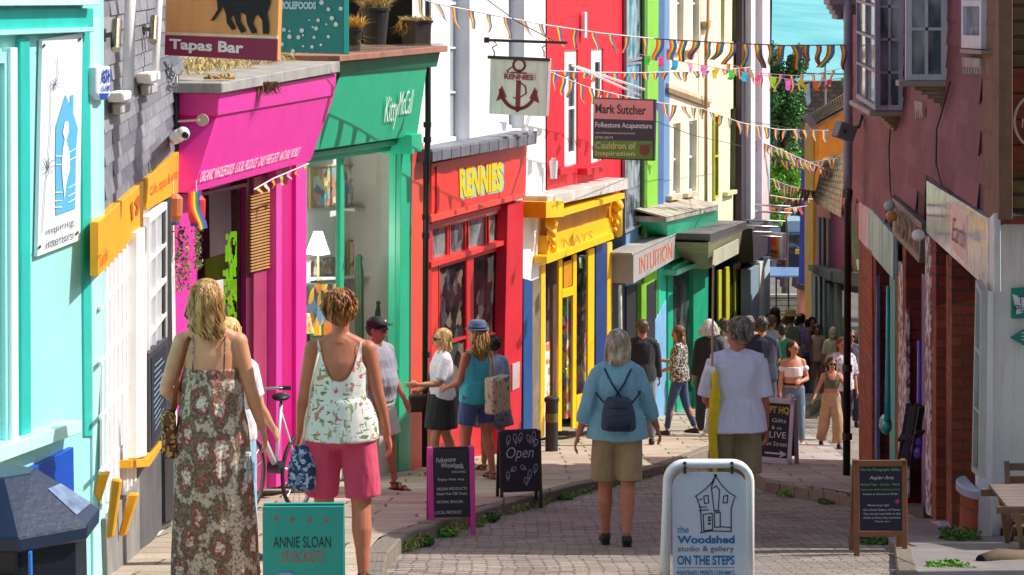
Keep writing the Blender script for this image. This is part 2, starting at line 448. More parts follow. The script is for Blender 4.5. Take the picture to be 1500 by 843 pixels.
# raised flagged apron and gutter on the right
ap = [gnd(x, y, -KERB) for x, y in [(1098, 706), (1120, 719), (1162, 727), (1205, 735), (1250, 744), (1290, 752)]]
rows = []
for t in range(14):
    f = t / 13; rows.append([Vector((p.x + f * 1.2 + .02 * i, p.y + f * 14, road_z(p.y + f * 14) + .13 * (1 - .75 * f))) for i, p in enumerate(ap)])
sheet('apron', rows, FLAG2)
mb = MB()
for p, q in zip(ap, ap[1:]):
    for k in range(2):
        a = p.lerp(q, k / 2 + .012); c = p.lerp(q, (k + 1) / 2 - .012)
        top = [Vector((w.x, w.y + dy, road_z(w.y) + .137)) for w, dy in ((a, -.12), (c, -.12), (c, .05), (a, .05))]
        mb.prism(top, Vector((0, 0, -.3)))
tag(mb.build('apron_kerb', KERBM, None, bevel=.012), kind='structure')
gp = [gnd(x, y, -KERB) for x, y in [(1347, 900), (1340, 860), (1334, 835), (1330, 812), (1318, 795), (1290, 780), (1268, 768)]]
rows = [[Vector((p.x + (3.98 - p.x) * t, p.y, road_z(p.y) + .05)) for t in (0, .3, .6, 1)] for p in gp]
sheet('side_path', rows, P('#8a8382', .85, .15, .3, .3))
mb = MB()
for p, q in zip(gp, gp[1:]):
    a = p.lerp(q, .02); c = p.lerp(q, .98)
    mb.prism([Vector((w.x + dx, w.y, road_z(w.y) + .058)) for w, dx in ((a, -.1), (c, -.1), (c, .03), (a, .03))], Vector((0, 0, -.25)))
tag(mb.build('gutter', KERBM, None, bevel=.01), kind='structure')
# ================================================================ LEFT SIDE OF THE STREET
def pxp(px, Y): return ((px - CXP) * Y / F, Y)
nT0, nT1 = (-2.69, 12.9), (-2.36, 14.3)
T_ = PL(nT0, nT1); S_ = PL((-2.42, 14.42), (-2.80, 20.5)); K_ = PL((-2.80, 20.5), (-2.12, 25)); G_ = PL((-2.12, 25), (-1.168, 28.6))
R_ = PL((-1.168, 28.6), (.47, 34)); Y_ = PL((.47, 34), (1.79, 38.3)); B_ = PL((1.79, 38.3), (2.61, 41.2)); C_ = PL((2.61, 41.2), (3.87, 46))
O_ = PL((3.87, 46), (5.12, 51.5)); E_ = PL((5.12, 51.5), (5.73, 55))
def bld(name, label, cat, pl):
    a = pl.a; return thing(name, label, cat, (a.x, a.y, gz(a.y)))
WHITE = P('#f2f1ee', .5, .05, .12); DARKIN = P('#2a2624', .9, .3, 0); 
# ---- turquoise shop
AQ = P('#a3e6e4', .4, .04, .08); TQ = P('#2fbfb4', .4, .06, .12)
sh = bld('turquoise_shop', 'pale turquoise painted shopfront at the left edge with a blue panel under its sill', 'shop', T_)
slab('wall', T_, [(-330, -560), (150, -560), (156, 940), (-330, 1100)], AQ, sh, 0, .3)
shell('building_body', T_, -330, 150, 5, 2.2, sh, DARKIN)
slab('cornice', T_, [(-330, -30), (146, -8), (146, 8), (-330, 12)], P('#c9f2f4', .4, .04, .1), sh, .1, .14)
slab('cornice_band', T_, [(-330, 21), (137, 12), (137, 42), (-330, 52)], TQ, sh, .03, .05)  # deeper teal paints the shade of the recess below the cornice
slab('lintel', T_, [(-330, 54), (139, 40), (139, 47), (-330, 66)], AQ, sh, .07, .08)
slab('pilaster', T_, [(119, 48), (131, 48), (136, 640), (124, 640)], TQ, sh, .012, .04)
slab('pilaster', T_, [(132, 30), (147, 26), (156, 940), (138, 940)], P('#b9eeee', .4, .04, .08), sh, .016, .05)
slab('pilaster', T_, [(30, 56), (44, 56), (46, 655), (32, 662)], TQ, sh, .03, .04)
w = window(T_, [(-120, 78), (14, 76), (16, 664), (-120, 720)], sh, AQ, 1, 1, .028, .06, darkpane('shop_pane', '#123036', '#4d8f92', 2))
slab('window_frame', T_, [(16, 70), (26, 70), (28, 662), (18, 668)], P('#d8f5f3', .4, .04, .06), sh, .05, .05)
slab('sill', T_, [(-330, 765), (120, 616), (120, 634), (-330, 800)], P('#c2f3f0', .4, .04, .1), sh, .1, .12)
slab('base_panel', T_, [(38, 690), (108, 655), (110, 790), (38, 830)], P('#0d4fb8', .45, .1, .15), sh, .03, .04)
slab('base_panel', T_, [(-300, 810), (34, 700), (34, 860), (-300, 1000)], P('#16202e', .5, .1, .1), sh, .02, .03)  # near-black panel paints the dark shadow beside the blue one
# interior design poster board
pb = thing('poster_board', 'white poster board with a blue house and grey plant drawing reading inspiring interiors', 'sign', T_.pt(85, 375, .05))
q = [(62, 58), (121, 48), (117, 352), (55, 376)]
MB().poly(T_, q, .03, .022).build('board', P('#e9eff6', .35, .03, .05), pb)
fm = qmap(T_, q, .034)
mb = MB(); fillpoly(mb, [(.38, .55), (.38, .42), (.6, .28), (.72, .34), (.72, .29), (.8, .29), (.8, .38), (.92, .46), (.88, .55), (.88, .84), (.42, .84)], fm); mb.build('blue_house', P('#5fb4dd', .5, .03, .0), pb)
fm2 = qmap(T_, q, .038)
mb = MB(); fillpoly(mb, [(.55, .46), (.6, .41), (.68, .41), (.7, .46), (.64, .5), (.72, .56), (.74, .64), (.66, .7), (.62, .78), (.58, .7), (.54, .62), (.56, .54), (.6, .49)], fm2)
for yb in (.56, .6, .73, .77, .8): strokes(mb, [[(.4, yb), (.56, yb + .01)], [(.72, yb), (.9, yb - .01)]], fm2, .02, 5)
mb.build('white_bird', P('#f4f6f8', .5, .02, 0), pb)
mb = MB(); st = [[(.1, .9), (.15, .7), (.2, .6), (.26, .4), (.22, .2)], [(.2, .6), (.1, .55)], [(.3, .25), (.42, .18), (.38, .1)]]
for i in range(8):
    a = i * PI / 4; st.append([(.22, .6), (.22 + .09 * math.cos(a), .6 + .022 * math.sin(a) * 1.6), (.22 + .17 * math.cos(a + .2), .6 + .04 * math.sin(a + .2))])
    st.append([(.34, .22), (.34 + .12 * math.cos(a), .22 + .03 * math.sin(a))])
strokes(mb, st, fm2, .012, 5)
letters(mb, 'inspiring', fm2, (.2, .885, .86, .925)); letters(mb, 'interiors', fm2, (.2, .94, .86, .98)); mb.build('lettering', P('#5c6672', .6, .05, 0), pb)
for a, b_ in ((.05, .03), (.94, .03), (.05, .96), (.94, .96)): fillpoly(MB(), circ(a, b_, .035, .008, 10), fm2).build('screw', P('#74777c', .3, .05, 0, metal=.8), pb)
al = thing('alarm_box', 'small white and blue burglar alarm box on the turquoise corner pilaster', 'alarm', T_.pt(150, 145, .1))
slab('case', T_, [(142, 98), (162, 97), (162, 140), (156, 147), (148, 147), (142, 138)], P('#e4ebf4', .4, .03, .05), al, .06, .06, bevel=.008)
slab('base_stripe', T_, [(146, 137), (160, 137), (156, 146), (149, 146)], P('#2a4fa8', .4, .03, .05), al, .064, .02, bevel=0)
mb = MB(); letters(mb, 'ASH', qmap(T_, [(149, 102), (162, 101), (162, 121), (149, 122)], .068), bold=.04); letters(mb, 'ALARMS', qmap(T_, [(149, 125), (162, 124), (162, 133), (149, 134)], .068), bold=.02)
mb.build('lettering', P('#2346a0', .5, .03, 0), al)
# ---- slate hung tapas bar
sl = bld('slate_hung_bar', 'white panelled bar with grey hung slates above its yellow fascias', 'bar', S_)
slab('wall', S_, [(149, -480), (258, -420), (262, 780), (206, 830), (152, 930)], WHITE, sl, 0, .3)
shell('building_body', S_, 150, 258, 5, 2.0, sl, DARKIN)
m, nt, b, out = newmat('slate'); v = coords(nt, 'UV'); nn = N(nt, 'ShaderNodeTexWhiteNoise', noise_dimensions='2D'); nt.links.new(v, nn.inputs['Vector'])
r = ramp(nt, [(0, '#626471'), (.5, '#83858f'), (1, '#9d9ca2')]); nt.links.new(nn.outputs[0], r.inputs[0])
n1 = N(nt, 'ShaderNodeTexNoise', i_Scale=9.0, i_Detail=7.0); nt.links.new(coords(nt), n1.inputs['Vector'])
r2 = ramp(nt, [(.3, (.6, .6, .6, 1)), (.7, (1.2, 1.2, 1.2, 1))]); nt.links.new(n1.outputs[0], r2.inputs[0])
nt.links.new(mixc(nt, .7, r.outputs[0], r2.outputs[0], 'MULTIPLY'), b.inputs['Base Color']); b.inputs['Roughness'].default_value = .55; bump(nt, b, n1.outputs[0], .4, .01)
SLATE = m
def tiles(mb, pl, s0, s1, z0, z1, rh, tw, inside, th=.012, jit=.004, lapout=.022, flare=None, clip=None):
    """individually hung tiles in courses; clip(s) is the lower edge of the cladding"""
    k = 0; z = z0
    while z < z1:
        s = s0 - (tw / 2 if k % 2 else 0)
        while s < s1:
            a = s + tw * .5; g = .004; sa, sb = s + g, s + tw - g; h = rh * 1.12
            la = max(z, clip(sa)) if clip else z; lb = max(z, clip(sb)) if clip else z
            if inside(a, z + rh * .5) and min(la, lb) < z + h * .8:
                o = flare(a, z) if flare else 0; o2 = flare(a, z + h) if flare else 0; lo = lapout + random.uniform(-jit, jit)
                q = [pl.w(sa, min(la, z + h), lo + o), pl.w(sb, min(lb, z + h), lo + o), pl.w(sb, z + h, .006 + o2), pl.w(sa, z + h, .006 + o2)]
                bk = [p - pl.n * th for p in q]; t = (round(s * 13.7, 2), round(z * 7.3, 2))
                mb.add(q + bk, [(0, 1, 2, 3), (1, 0, 4, 5), (2, 1, 5, 6), (0, 3, 7, 4)], [t] * 8)
            s += tw
        z += rh; k += 1
    return mb
def above_line(pl, pts):
    """function z(s) for a px polyline on the plane"""
    L = sorted((pl.uv(pl.pt(*p)) for p in pts))
    def f(s):
        if s <= L[0][0]: return L[0][1] + (s - L[0][0]) * (L[1][1] - L[0][1]) / (L[1][0] - L[0][0])
        for a, b_ in zip(L, L[1:]):
            if s <= b_[0]: return a[1] + (b_[1] - a[1]) * (s - a[0]) / (b_[0] - a[0])
        return L[-1][1]
    return f
fb = above_line(S_, [(145, 322), (210, 264), (262, 222)])
slab('slate_backing', S_, [(149, -480), (257, -420), (262, 226), (210, 268), (149, 326)], SLATE, sl, .008, .02)
mb = MB(); tiles(mb, S_, -.4, 6.15, fb(0) - .2, 2.0, .098, 1.05, lambda s, z: s - .5 > S_.uv(S_.pt(150, 200))[0] - .1, th=.01, lapout=.02, jit=.001, clip=fb)
mb.build('slate_cladding', SLATE, sl, merge=False)
YEL = P('#f6ae1c', .4, .05, .1)
for q, t, bx_ in (([(145, 325), (210, 266), (210, 333), (145, 405)], 'Tapas Bar', (.02, .62, .22, .95)), ([(215, 262), (264, 221), (264, 281), (215, 308)], 'Cafe, tapas & vino', (.12, .35, .93, .72))):
    f = slab('fascia_board', S_, q, YEL, sl, .05, .05)
    mb = MB(); letters(mb, t, qmap(S_, q, .056), bx_)
    if t == 'Tapas Bar':
        fm = qmap(S_, q, .056); fillpoly(mb, [(.72, .25), (.76, .2), (.78, .6), (.74, .62)], fm); fillpoly(mb, [(.8, .28), (.9, .2), (.94, .4), (.88, .62), (.82, .55), (.86, .42)], fm)
    mb.build('lettering', P('#c95a1c', .5, .05, 0), f)
# lattice panels of white bars
LB = P('#dfe0e4', .5, .05, .1); mb = MB()
for x in range(150, 200, 6): mb.poly(S_, [(x, 405 - (x - 145) * 1.1), (x + 2.4, 403 - (x - 145) * 1.1), (x + 2.2, 740 - (x - 145) * .4), (x, 740 - (x - 145) * .4)], .02, .015)
for i in range(4):
    y = 420 + i * 80; mb.poly(S_, [(148, y + 30), (198, y - 30), (198, y - 26), (148, y + 35)], .024, .015)
mb.build('lattice_panel', WHITE, sl)
mb = MB()
mb.poly(S_, [(150, 402), (199, 350), (199, 690), (150, 745)], .012, .012); mb.build('panel_back', P('#dcdce4', .6, .06, .1), sl)
window(S_, [(219, 318), (245, 296), (245, 520), (219, 560)], sl, WHITE, 3, 4, .06, .05, P('#c4c6d0', .3, .05, .1))
slab('post', S_, [(197, 520), (200, 518), (200, 668), (197, 672)], P('#23252c', .5), sl, .06, .06)
slab('pilaster', S_, [(201, 340), (215, 332), (215, 668), (201, 672)], WHITE, sl, .08, .08)
slab('sill', S_, [(194, 674), (217, 672), (238, 646), (238, 655), (219, 684), (194, 686)], YEL, sl, .1, .12)
slab('plinth', S_, [(200, 686), (219, 684), (252, 640), (256, 770), (236, 776), (200, 830)], P('#5c5b5f', .8, .2, .3), sl, .02, .03)
slab('corner_post', S_, [(239, 300), (250, 290), (256, 760), (243, 766)], P('#2b2d33', .6, .15, .2), sl, .05, .06)
slab('plinth', S_, [(156, 760), (205, 700), (205, 830), (160, 925)], P('#8b8987', .8, .2, .3), sl, .03, .03)
stp = MB().box(gnd(222, 772) + Vector((-.1, .35, .1)), .52, .8, .3, .05); stp.build('step', P('#a39a90', .8, .15, .3), sl, bevel=.02)
mbd = thing('menu_frame', 'tall black framed menu blackboard hung low on the white bar wall', 'menu board', S_.pt(232, 672, .05))
q = [(219, 517), (246, 494), (246, 622), (220, 672)]
MB().poly(S_, q, .08, .05).build('frame', P('#3a3c44', .5), mbd, bevel=.006)
MB().poly(S_, [(222, 525), (244, 506), (244, 615), (223, 656)], .086, .01).build('blackboard', P('#1f2a38', .5, .2), mbd)
mb = MB(); fm = qmap(S_, [(223, 530), (243, 512), (243, 610), (224, 648)], .089)
for j in range(12): strokes(mb, [[(.1 + random.random() * .1, .08 + j * .075), (.6 + random.random() * .3, .08 + j * .075)]], fm, .05, 3)
mb.build('chalk_writing', P('#8fb0d0', .7), mbd)
for i, (q, lb) in enumerate((([(143, 694), (160, 692), (146, 738), (136, 722)], 'nearest of the three yellow slanted boards, half hidden by the dark bin'), ([(163, 702), (178, 704), (166, 788), (154, 790)], 'middle slanted yellow board below the white lattice'), ([(187, 724), (203, 724), (184, 786), (173, 786)], 'far slanted yellow board nearest the stone step'))):
    Yq = S_.pt((151, 163, 186)[i], 700).y - .95; q_ = PL((-9, Yq), (9, Yq)); q_.n = -q_.n if q_.n.y > 0 else q_.n; o = MB().poly(q_, q, 0, .05).build('slanted_board', YEL, None, bevel=.01); tag(o, lb, 'board', 'yellow boards along the foot of the white bar')
def at_plane_tube(pl, pts, off, r, n=8): return MB().tube([pl.pt(x, y, off) for x, y in pts], r, n)
for (x0, x1, yb, lb) in ((191, 187, 150, 'thicker white downpipe ending at a square shoe on the slates'), (233, 227, 122, 'thinner white downpipe further along the slates')):
    t = thing('white_downpipe', lb, 'pipe', S_.pt(x1, yb, .1), 'white pipes on the slate wall')
    at_plane_tube(S_, [(x0 + 2, -160), (x0, 0), (x1, yb - 10)], .1, .035 if x0 < 200 else .026).build('pipe', WHITE, t, smooth=True)
    slab('shoe', S_, [(x1 - 7, yb - 14), (x1 + 8, yb - 18), (x1 + 8, yb - 4), (x1 - 5, yb)], WHITE, t, .13, .1, bevel=.01)
    slab('bracket', S_, [(x1 - 9, yb + 2), (x1 + 4, yb + 0), (x1 + 4, yb + 14), (x1 - 8, yb + 18)], P('#bdbcbb', .6), t, .09, .06, bevel=.01)
for x, y0, y1, lb in ((171, 31, 73, 'nearer steel cylinder wall light on the slates'), (226, 26, 61, 'further steel cylinder wall light on the slates')):
    t = thing('wall_light', lb, 'lamp', S_.pt(x, (y0 + y1) / 2, 0), 'cylinder lights on the slate wall'); k = .7 if x > 200 else 1
    a = S_.pt(x, y0, .09); c = S_.pt(x - 2, y1, .09)
    MB().tube([a, c], .03, 14).build('lamp_body', P('#8f8672', .3, .1, .1, metal=.9), t, smooth=False)
    m_ = (a + c) / 2; MB().tube([m_, m_ - S_.n * .08], .014, 8).tube([m_ - S_.n * .06, m_ - S_.n * .07], .04, 12).build('wall_mount', P('#6c6658', .35, metal=.8), t)
t = thing('security_camera', 'white dome security camera at the corner beside the pink shop', 'camera', S_.pt(258, 200, .1))
MB().tube([S_.pt(256, 203, .05), S_.pt(262, 199, .22)], .05, 14).ell(S_.pt(268, 196, .26), (.05, .06, .05)).build('housing', P('#e8e8ea', .3), t, smooth=True)
MB().ell(S_.pt(272, 198, .3) - Vector((0, .03, 0)), (.025, .025, .025)).build('lens', P('#141618', .15), t, smooth=True)
t = tag(MB().tube([K_.pt(256, 110, .12), K_.pt(257, 200, .1), K_.pt(252, 280, .1)], .035, 8).build('black_downpipe', P('#1d1c1f', .4), None, smooth=True), 'black pipe squeezed between the slates and the pink shop', 'pipe')
mb = MB()
for i in range(7):
    pts = [K_.pt(240 + random.uniform(-3, 12) + j * 3, 95 + j * 9 + random.uniform(-5, 5), .2 + random.uniform(0, .15)) for j in range(5)]; mb.tube(pts, .006, 5)
tag(mb.build('cable_tangle', P('#8a8d92', .5), None), 'loose tangle of grey cables at the end of the slates', 'cable')
# ---- pink shop
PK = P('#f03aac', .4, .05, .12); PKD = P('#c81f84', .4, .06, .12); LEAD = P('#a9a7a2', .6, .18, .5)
pk = bld('pink_shop', 'bright pink wholefood shop with a canted fascia and flat roof', 'shop', K_)
shell('building_body', K_, 256, 446, 4.5, K_.pt(330, 113, 0).z, pk, P('#262223', .9, .2, 0), off=-.02)
def band(name, pl, x0, yt0, yb0, x1, yt1, yb1, ot, ob, mat, parent, side=True, thick=None, **k):
    """canted or straight projecting band with its solid returns down to the wall"""
    p = [pl.pt(x0[0], yt0, ot), pl.pt(x1[0], yt1, ot), pl.pt(x1[1], yb1, ob), pl.pt(x0[1], yb0, ob)]
    d = [q_ - pl.n * (o_ + .01) for q_, o_ in zip(p, (ot, ot, ob, ob))]
    mb = MB(); mb.add(p, [(0, 1, 2, 3)], [pl.uv(x) for x in p])
    for i in range(4):
        j = (i + 1) % 4; e = (p[j] - p[i]).length; L = (p[i] - d[i]).length
        mb.add([p[i], d[i], d[j], p[j]], [(0, 1, 2, 3)], [(0, 0), (L, 0), (L, e), (0, e)])
    return mb.build(name, mat, parent, bevel=.006)
band('lead_cornice', K_, (325, 325), 122, 137, (498, 498), 90, 106, .52, .52, LEAD, pk)
band('frieze', K_, (321, 319), 137, 170, (493, 490), 108, 140, .47, .45, PK, pk)
band('canted_fascia', K_, (319, 283), 168, 283, (490, 455), 139, 236, .43, .3, PK, pk)
fm = qmap(K_, [(297, 250), (433, 215), (430, 232), (292, 272)], .17)
# lettering follows the canted board
p4 = [K_.pt(294, 251, .345), K_.pt(440, 215, .345), K_.pt(434, 229, .325), K_.pt(290, 268, .325)]
mb = MB(); letters(mb, 'ORGANIC WHOLEFOODS · LOCAL PRODUCE · DAILY FREE GIFTS · NATURAL WORLD', lambda a, b_: (p4[0]*(1-a)+p4[1]*a)*(1-b_)+(p4[3]*(1-a)+p4[2]*a)*b_ + K_.n * .01, bold=.015)
mb.build('lettering', P('#f3dceb', .6, .03, 0), pk)
slab('pilaster', K_, [(258, 285), (288, 283), (288, 752), (258, 766)], PK, pk, .1, .12)
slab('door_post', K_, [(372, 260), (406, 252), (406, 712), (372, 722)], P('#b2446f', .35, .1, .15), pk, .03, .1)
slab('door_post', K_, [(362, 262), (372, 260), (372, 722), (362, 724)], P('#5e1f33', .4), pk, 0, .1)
slab('pilaster', K_, [(405, 250), (413, 248), (413, 712), (405, 714)], P('#f04bb4', .4, .04, .1), pk, .12, .14)  # lighter pink strip paints the highlight down the pillar's left edge
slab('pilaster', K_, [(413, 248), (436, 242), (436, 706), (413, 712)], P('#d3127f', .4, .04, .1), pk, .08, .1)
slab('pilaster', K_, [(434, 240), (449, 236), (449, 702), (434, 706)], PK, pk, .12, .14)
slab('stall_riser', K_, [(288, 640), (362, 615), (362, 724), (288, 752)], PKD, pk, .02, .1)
w = window(K_, [(288, 284), (362, 268), (362, 616), (288, 640)], pk, P('#9c1d66', .4), 1, 1, .0, .03, GLASS, name='shop_window')
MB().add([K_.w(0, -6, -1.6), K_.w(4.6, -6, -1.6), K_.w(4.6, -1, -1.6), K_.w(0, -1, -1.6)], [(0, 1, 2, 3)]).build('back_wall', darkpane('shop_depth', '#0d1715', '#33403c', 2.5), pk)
sv = MB()
for y in (440, 470, 497, 530, 560): sv.poly(K_, [(352, y), (372, y - 3), (372, y + 2), (352, y + 5)], -.5, .3)
sv.poly(K_, [(352, 420), (354, 420), (354, 600), (352, 600)], -.5, .04).build('shelf', P('#b0732f', .6), pk)
o = MB()
for i in range(26):
    y0 = 285 + i * 4.4; o.poly(K_, [(368, y0 + 2), (400, y0 - 6), (400, y0 - 4), (368, y0 + 4)], -.0 + .06, .02)
tag(o.build('slatted_blind', P('#c99a5c', .6), None), 'rolled down bamboo slat blind inside the pink door', 'blind')
o = MB(); random.seed(3)
for i in range(150):
    x = 345 + random.gauss(0, 9); y = random.uniform(345, 470)
    if abs(x - 345) > 17: continue
    p = K_.pt(x, y, -.25 + random.uniform(-.05, .05)); o.beam(p, p + Vector((.0, 0, .055)), .02)
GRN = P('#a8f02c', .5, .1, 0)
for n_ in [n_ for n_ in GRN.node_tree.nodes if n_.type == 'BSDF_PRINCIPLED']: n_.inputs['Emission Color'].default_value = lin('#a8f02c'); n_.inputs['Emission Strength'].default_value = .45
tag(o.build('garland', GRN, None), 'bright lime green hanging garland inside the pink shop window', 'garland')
slab('poster', K_, [(302, 380), (335, 370), (335, 408), (302, 414)], P('#a8752e', .6), pk, -.4, .02)
slab('notice', K_, [(336, 412), (352, 408), (352, 420), (336, 426)], GRN, pk, -.2, .02)
t = tag(MB().tube([K_.pt(262, 178, .25), K_.pt(292, 176, .5)], .01, 6).tube([K_.pt(297, 176, .5), K_.pt(297, 176, .5) - Vector((.0, .03, 0))], .048, 18).build('round_bracket_lamp', P('#c8b8a8', .5), None), 'round beige disc on a thin arm at the pink fascia end', 'lamp')
# upper storey set back behind the flat roofs
up = bld('set_back_storey', 'cream rendered storey standing back behind the shop flat roofs', 'building', K_)
UP = PL((-4.6, 20.2), (-2.85, 29.5))
CREAMW = P('#e6d8b8', .7, .08, .2)
pierced('wall', UP, [(100, -500), (690, -400), (690, 120), (100, 160)], [[(527, -60), (556, -64), (556, 10), (527, 14)], [(588, -70), (612, -72), (612, 30), (588, 32)]], CREAMW, up)
window(UP, [(527, -60), (556, -64), (556, 10), (527, 14)], up, WHITE, 2, 2, -.1, .05, PANE_B)
window(UP, [(588, -70), (612, -72), (612, 30), (588, 32)], up, WHITE, 1, 2, -.1, .05, PANE)
grav = MB(); rz_ = K_.pt(330, 120, .5).z
for pl, s1, zz in ((K_, 4.6, rz_ - .01),):
    grav.add([pl.w(-.1, zz, .5), pl.w(s1, zz + .02, .5), pl.w(s1, zz + .1, -2.5), pl.w(-.1, zz + .1, -2.5)], [(0, 1, 2, 3)])
grav.build('flat_roof', P('#a79f92', .95, .3, .5, .6), pk)
# dried grass on the flat roof
def tuft(name, centre, rx, ry, h, n, mat, spread=.5, w=.006, parent=None, seed=1):
    rr = random.Random(seed); mb = MB()
    for i in range(n):
        b0 = Vector(centre) + Vector((rr.uniform(-rx, rx), rr.uniform(-ry, ry), 0)); d = Vector((rr.gauss(0, spread), rr.gauss(0, spread), 1)).normalized() * h * rr.uniform(.5, 1.1)
        m1 = b0 + d * .6; e = b0 + d + Vector((d.x, d.y, -.25 * h)) * .5; sx = Vector((rr.uniform(-1, 1), rr.uniform(-1, 1), 0)).normalized() * w
        mb.add([b0 - sx, b0 + sx, m1 + sx * .8, m1 - sx * .8, e], [(0, 1, 2, 3), (3, 2, 4)], [(0, 0), (1, 0), (1, .6), (0, .6), (.5, 1)])
    return mb.build(name, mat, parent, merge=False)
DRY = P('#c9b071', .9, .3, .2); GREEN1 = P('#4c7a2a', .7, .35, .1); GREEN2 = P('#6b9c34', .7, .35, .1); HAY = P('#e0b95c', .9, .25, .1)
for i in range(5): 
    g_ = tuft('dry_grass', K_.w(.6 + i * .85, rz_ + .03, -.4), .5, .5, .12, 200, DRY, .8, seed=i)
    tag(g_, kind='stuff')
tag(tuft('wall_weed', K_.pt(393, 120, .55), .07, .07, -.16, 160, P('#8a6a4c', .9, .3), .35, .005, seed=9), 'dry brown weed hanging from the pink shop cornice', 'weed')
tag(tuft('yellow_weed', K_.pt(322, 116, .4), .12, .1, .06, 90, P('#d8a820', .8, .3), .9, .01, seed=10), 'yellow flowering weed at the near end of the pink roof', 'weed')
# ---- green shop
GR = P('#22b488', .4, .05, .12); GRL = P('#35c79c', .4, .05, .12); GR_SHADE = P('#128a68', .45, .08, .15)
gs = bld('green_shop', 'sea green interiors shop with a wide display window', 'shop', G_)
ztopG = G_.pt(500, 84, .3).z
shell('building_body', G_, 446, 603, 4.0, ztopG, gs, P('#d9d6cf', .9, .05, 0), off=-.03)
MB().add([G_.w(-.1, ztopG + .02, .45), G_.w(3.75, ztopG, .45), G_.w(3.75, ztopG + .1, -2.5), G_.w(-.1, ztopG + .1, -2.5)], [(0, 1, 2, 3)]).build('flat_roof', P('#8b7c66', .95, .3, .5, .6), gs)
band('brick_coping', G_, (498, 498), 82, 91, (656, 656), 67, 76, .56, .56, brickmat('coping_brick', '#b47a68', '#9a6656', '#8c8070', .2, .1), gs)
band('cornice', G_, (498, 498), 91, 110, (645, 640), 76, 98, .5, .42, GR_SHADE, gs)  # dark green puts the shadow below the coping into the colour
band('canted_fascia', G_, (500, 459), 108, 221, (626, 611), 97, 199, .4, .26, GR, gs)
p4g = [G_.pt(562, 140, .36), G_.pt(602, 134, .36), G_.pt(598, 186, .29), G_.pt(560, 192, .29)]
fmg = lambda a, b_: (p4g[0]*(1-a)+p4g[1]*a)*(1-b_)+(p4g[3]*(1-a)+p4g[2]*a)*b_ + G_.n * .02
mb = MB(); letters(mb, 'Kitty', fmg, (0, .05, .5, 1.0), shear=.35, bold=-.004); letters(mb, 'McCall', fmg, (.5, -.05, 1.05, .62), shear=.35, bold=-.004)
mb.build('handwritten_name', P('#f1f7f2', .5, .03, 0), gs)
slab('fascia_moulding', G_, [(455, 224), (612, 200), (612, 208), (453, 232)], GRL, gs, .16, .18)
slab('end_bracket', G_, [(603, 198), (618, 196), (618, 222), (603, 226)], GR, gs, .34, .36)
slab('window_head', G_, [(447, 232), (590, 210), (590, 219), (447, 240)], GRL, gs, .08, .1)
slab('pilaster', G_, [(580, 215), (586, 214), (583, 692), (577, 694)], GRL, gs, .06, .08)
slab('pilaster', G_, [(588, 212), (604, 210), (601, 688), (584, 692)], GR, gs, .12, .14)
slab('mullion', G_, [(499, 232), (505, 231), (503, 600), (497, 602)], GR, gs, .04, .05)
slab('sill', G_, [(446, 600), (580, 578), (580, 590), (446, 612)], GRL, gs, .12, .16)
slab('stall_riser', G_, [(446, 612), (579, 590), (577, 694), (446, 706)], P('#d6cfc4', .6, .06, .2), gs, .0, .1)
pm = MB(); pm.add([G_.pt(447, 238, 0), G_.pt(580, 216, 0), G_.pt(578, 590, 0), G_.pt(447, 612, 0)], [(0, 1, 2, 3)]); pm.build('window_pane', GLASS, gs)
DW = .8
MB().add([G_.w(-.6, -6.3, -DW), G_.w(4.2, -6.3, -DW), G_.w(4.2, -1, -DW), G_.w(-.6, -1, -DW)], [(0, 1, 2, 3)]).build('display_wall', P('#e6ebea', .8, .04, .03), gs)
def art(name, seedv, cols, sc=5.0):
    m, nt, b, out = newmat(name); v = coords(nt, 'Object'); 
    n = N(nt, 'ShaderNodeTexNoise', i_Scale=3.0, i_Detail=2.0); nt.links.new(v, n.inputs['Vector'])
    ad = N(nt, 'ShaderNodeVectorMath', operation='MULTIPLY_ADD'); ad.inputs[1].default_value = (.2, .2, .2); nt.links.new(n.outputs['Color'], ad.inputs[0]); nt.links.new(v, ad.inputs[2])
    vo = N(nt, 'ShaderNodeTexVoronoi', i_Scale=sc); nt.links.new(ad.outputs[0], vo.inputs['Vector'])
    sp = N(nt, 'ShaderNodeSeparateColor'); nt.links.new(vo.outputs['Color'], sp.inputs[0])
    r = ramp(nt, [(i / len(cols), c) for i, c in enumerate(cols)], 'CONSTANT'); nt.links.new(sp.outputs[0], r.inputs[0]); nt.links.new(r.outputs[0], b.inputs['Base Color']); b.inputs['Roughness'].default_value = .5
    return m
A1 = art('art_garden', 1, ['#5d8a4a', '#8fb9c9', '#c9d6a0', '#d98a6a', '#4a6f9c', '#e9e2c8'], 9)
A2 = art('art_flowers', 2, ['#3c5a46', '#e0a52e', '#2b3b3a', '#d9782e', '#5f84a8', '#f0c74a'], 7)
A3 = art('art_vase', 3, ['#efe6d4', '#efe6d4', '#d9a07a', '#e9d9c2', '#8aa05e', '#d97b5c'], 10)
def picture(pl, q, off, frame, artm, label, fw=.05, cat='picture'):
    t = thing('framed_picture', label, cat, pl.pt(*q[3], off)); cx = sum(p[0] for p in q) / 4; cy = sum(p[1] for p in q) / 4
    MB().poly(pl, q, off, .03).build('frame', frame, t, bevel=.004)
    k = 1 - fw * 2; qi = [(cx + (x - cx) * k, cy + (y - cy) * k) for x, y in q]
    MB().poly(pl, qi, off + .004, .004).build('print', artm, t); return t
GOLD = P('#9c8656', .5)
picture(G_, [(455, 246), (550, 238), (550, 298), (455, 306)], -DW + .05, GOLD, A1, 'wide framed garden print high on the wall in the green shop window')
picture(G_, [(511, 352), (552, 350), (552, 408), (511, 410)], -DW + .05, GOLD, A3, 'upright framed print of flowers in a vase in the green shop window')
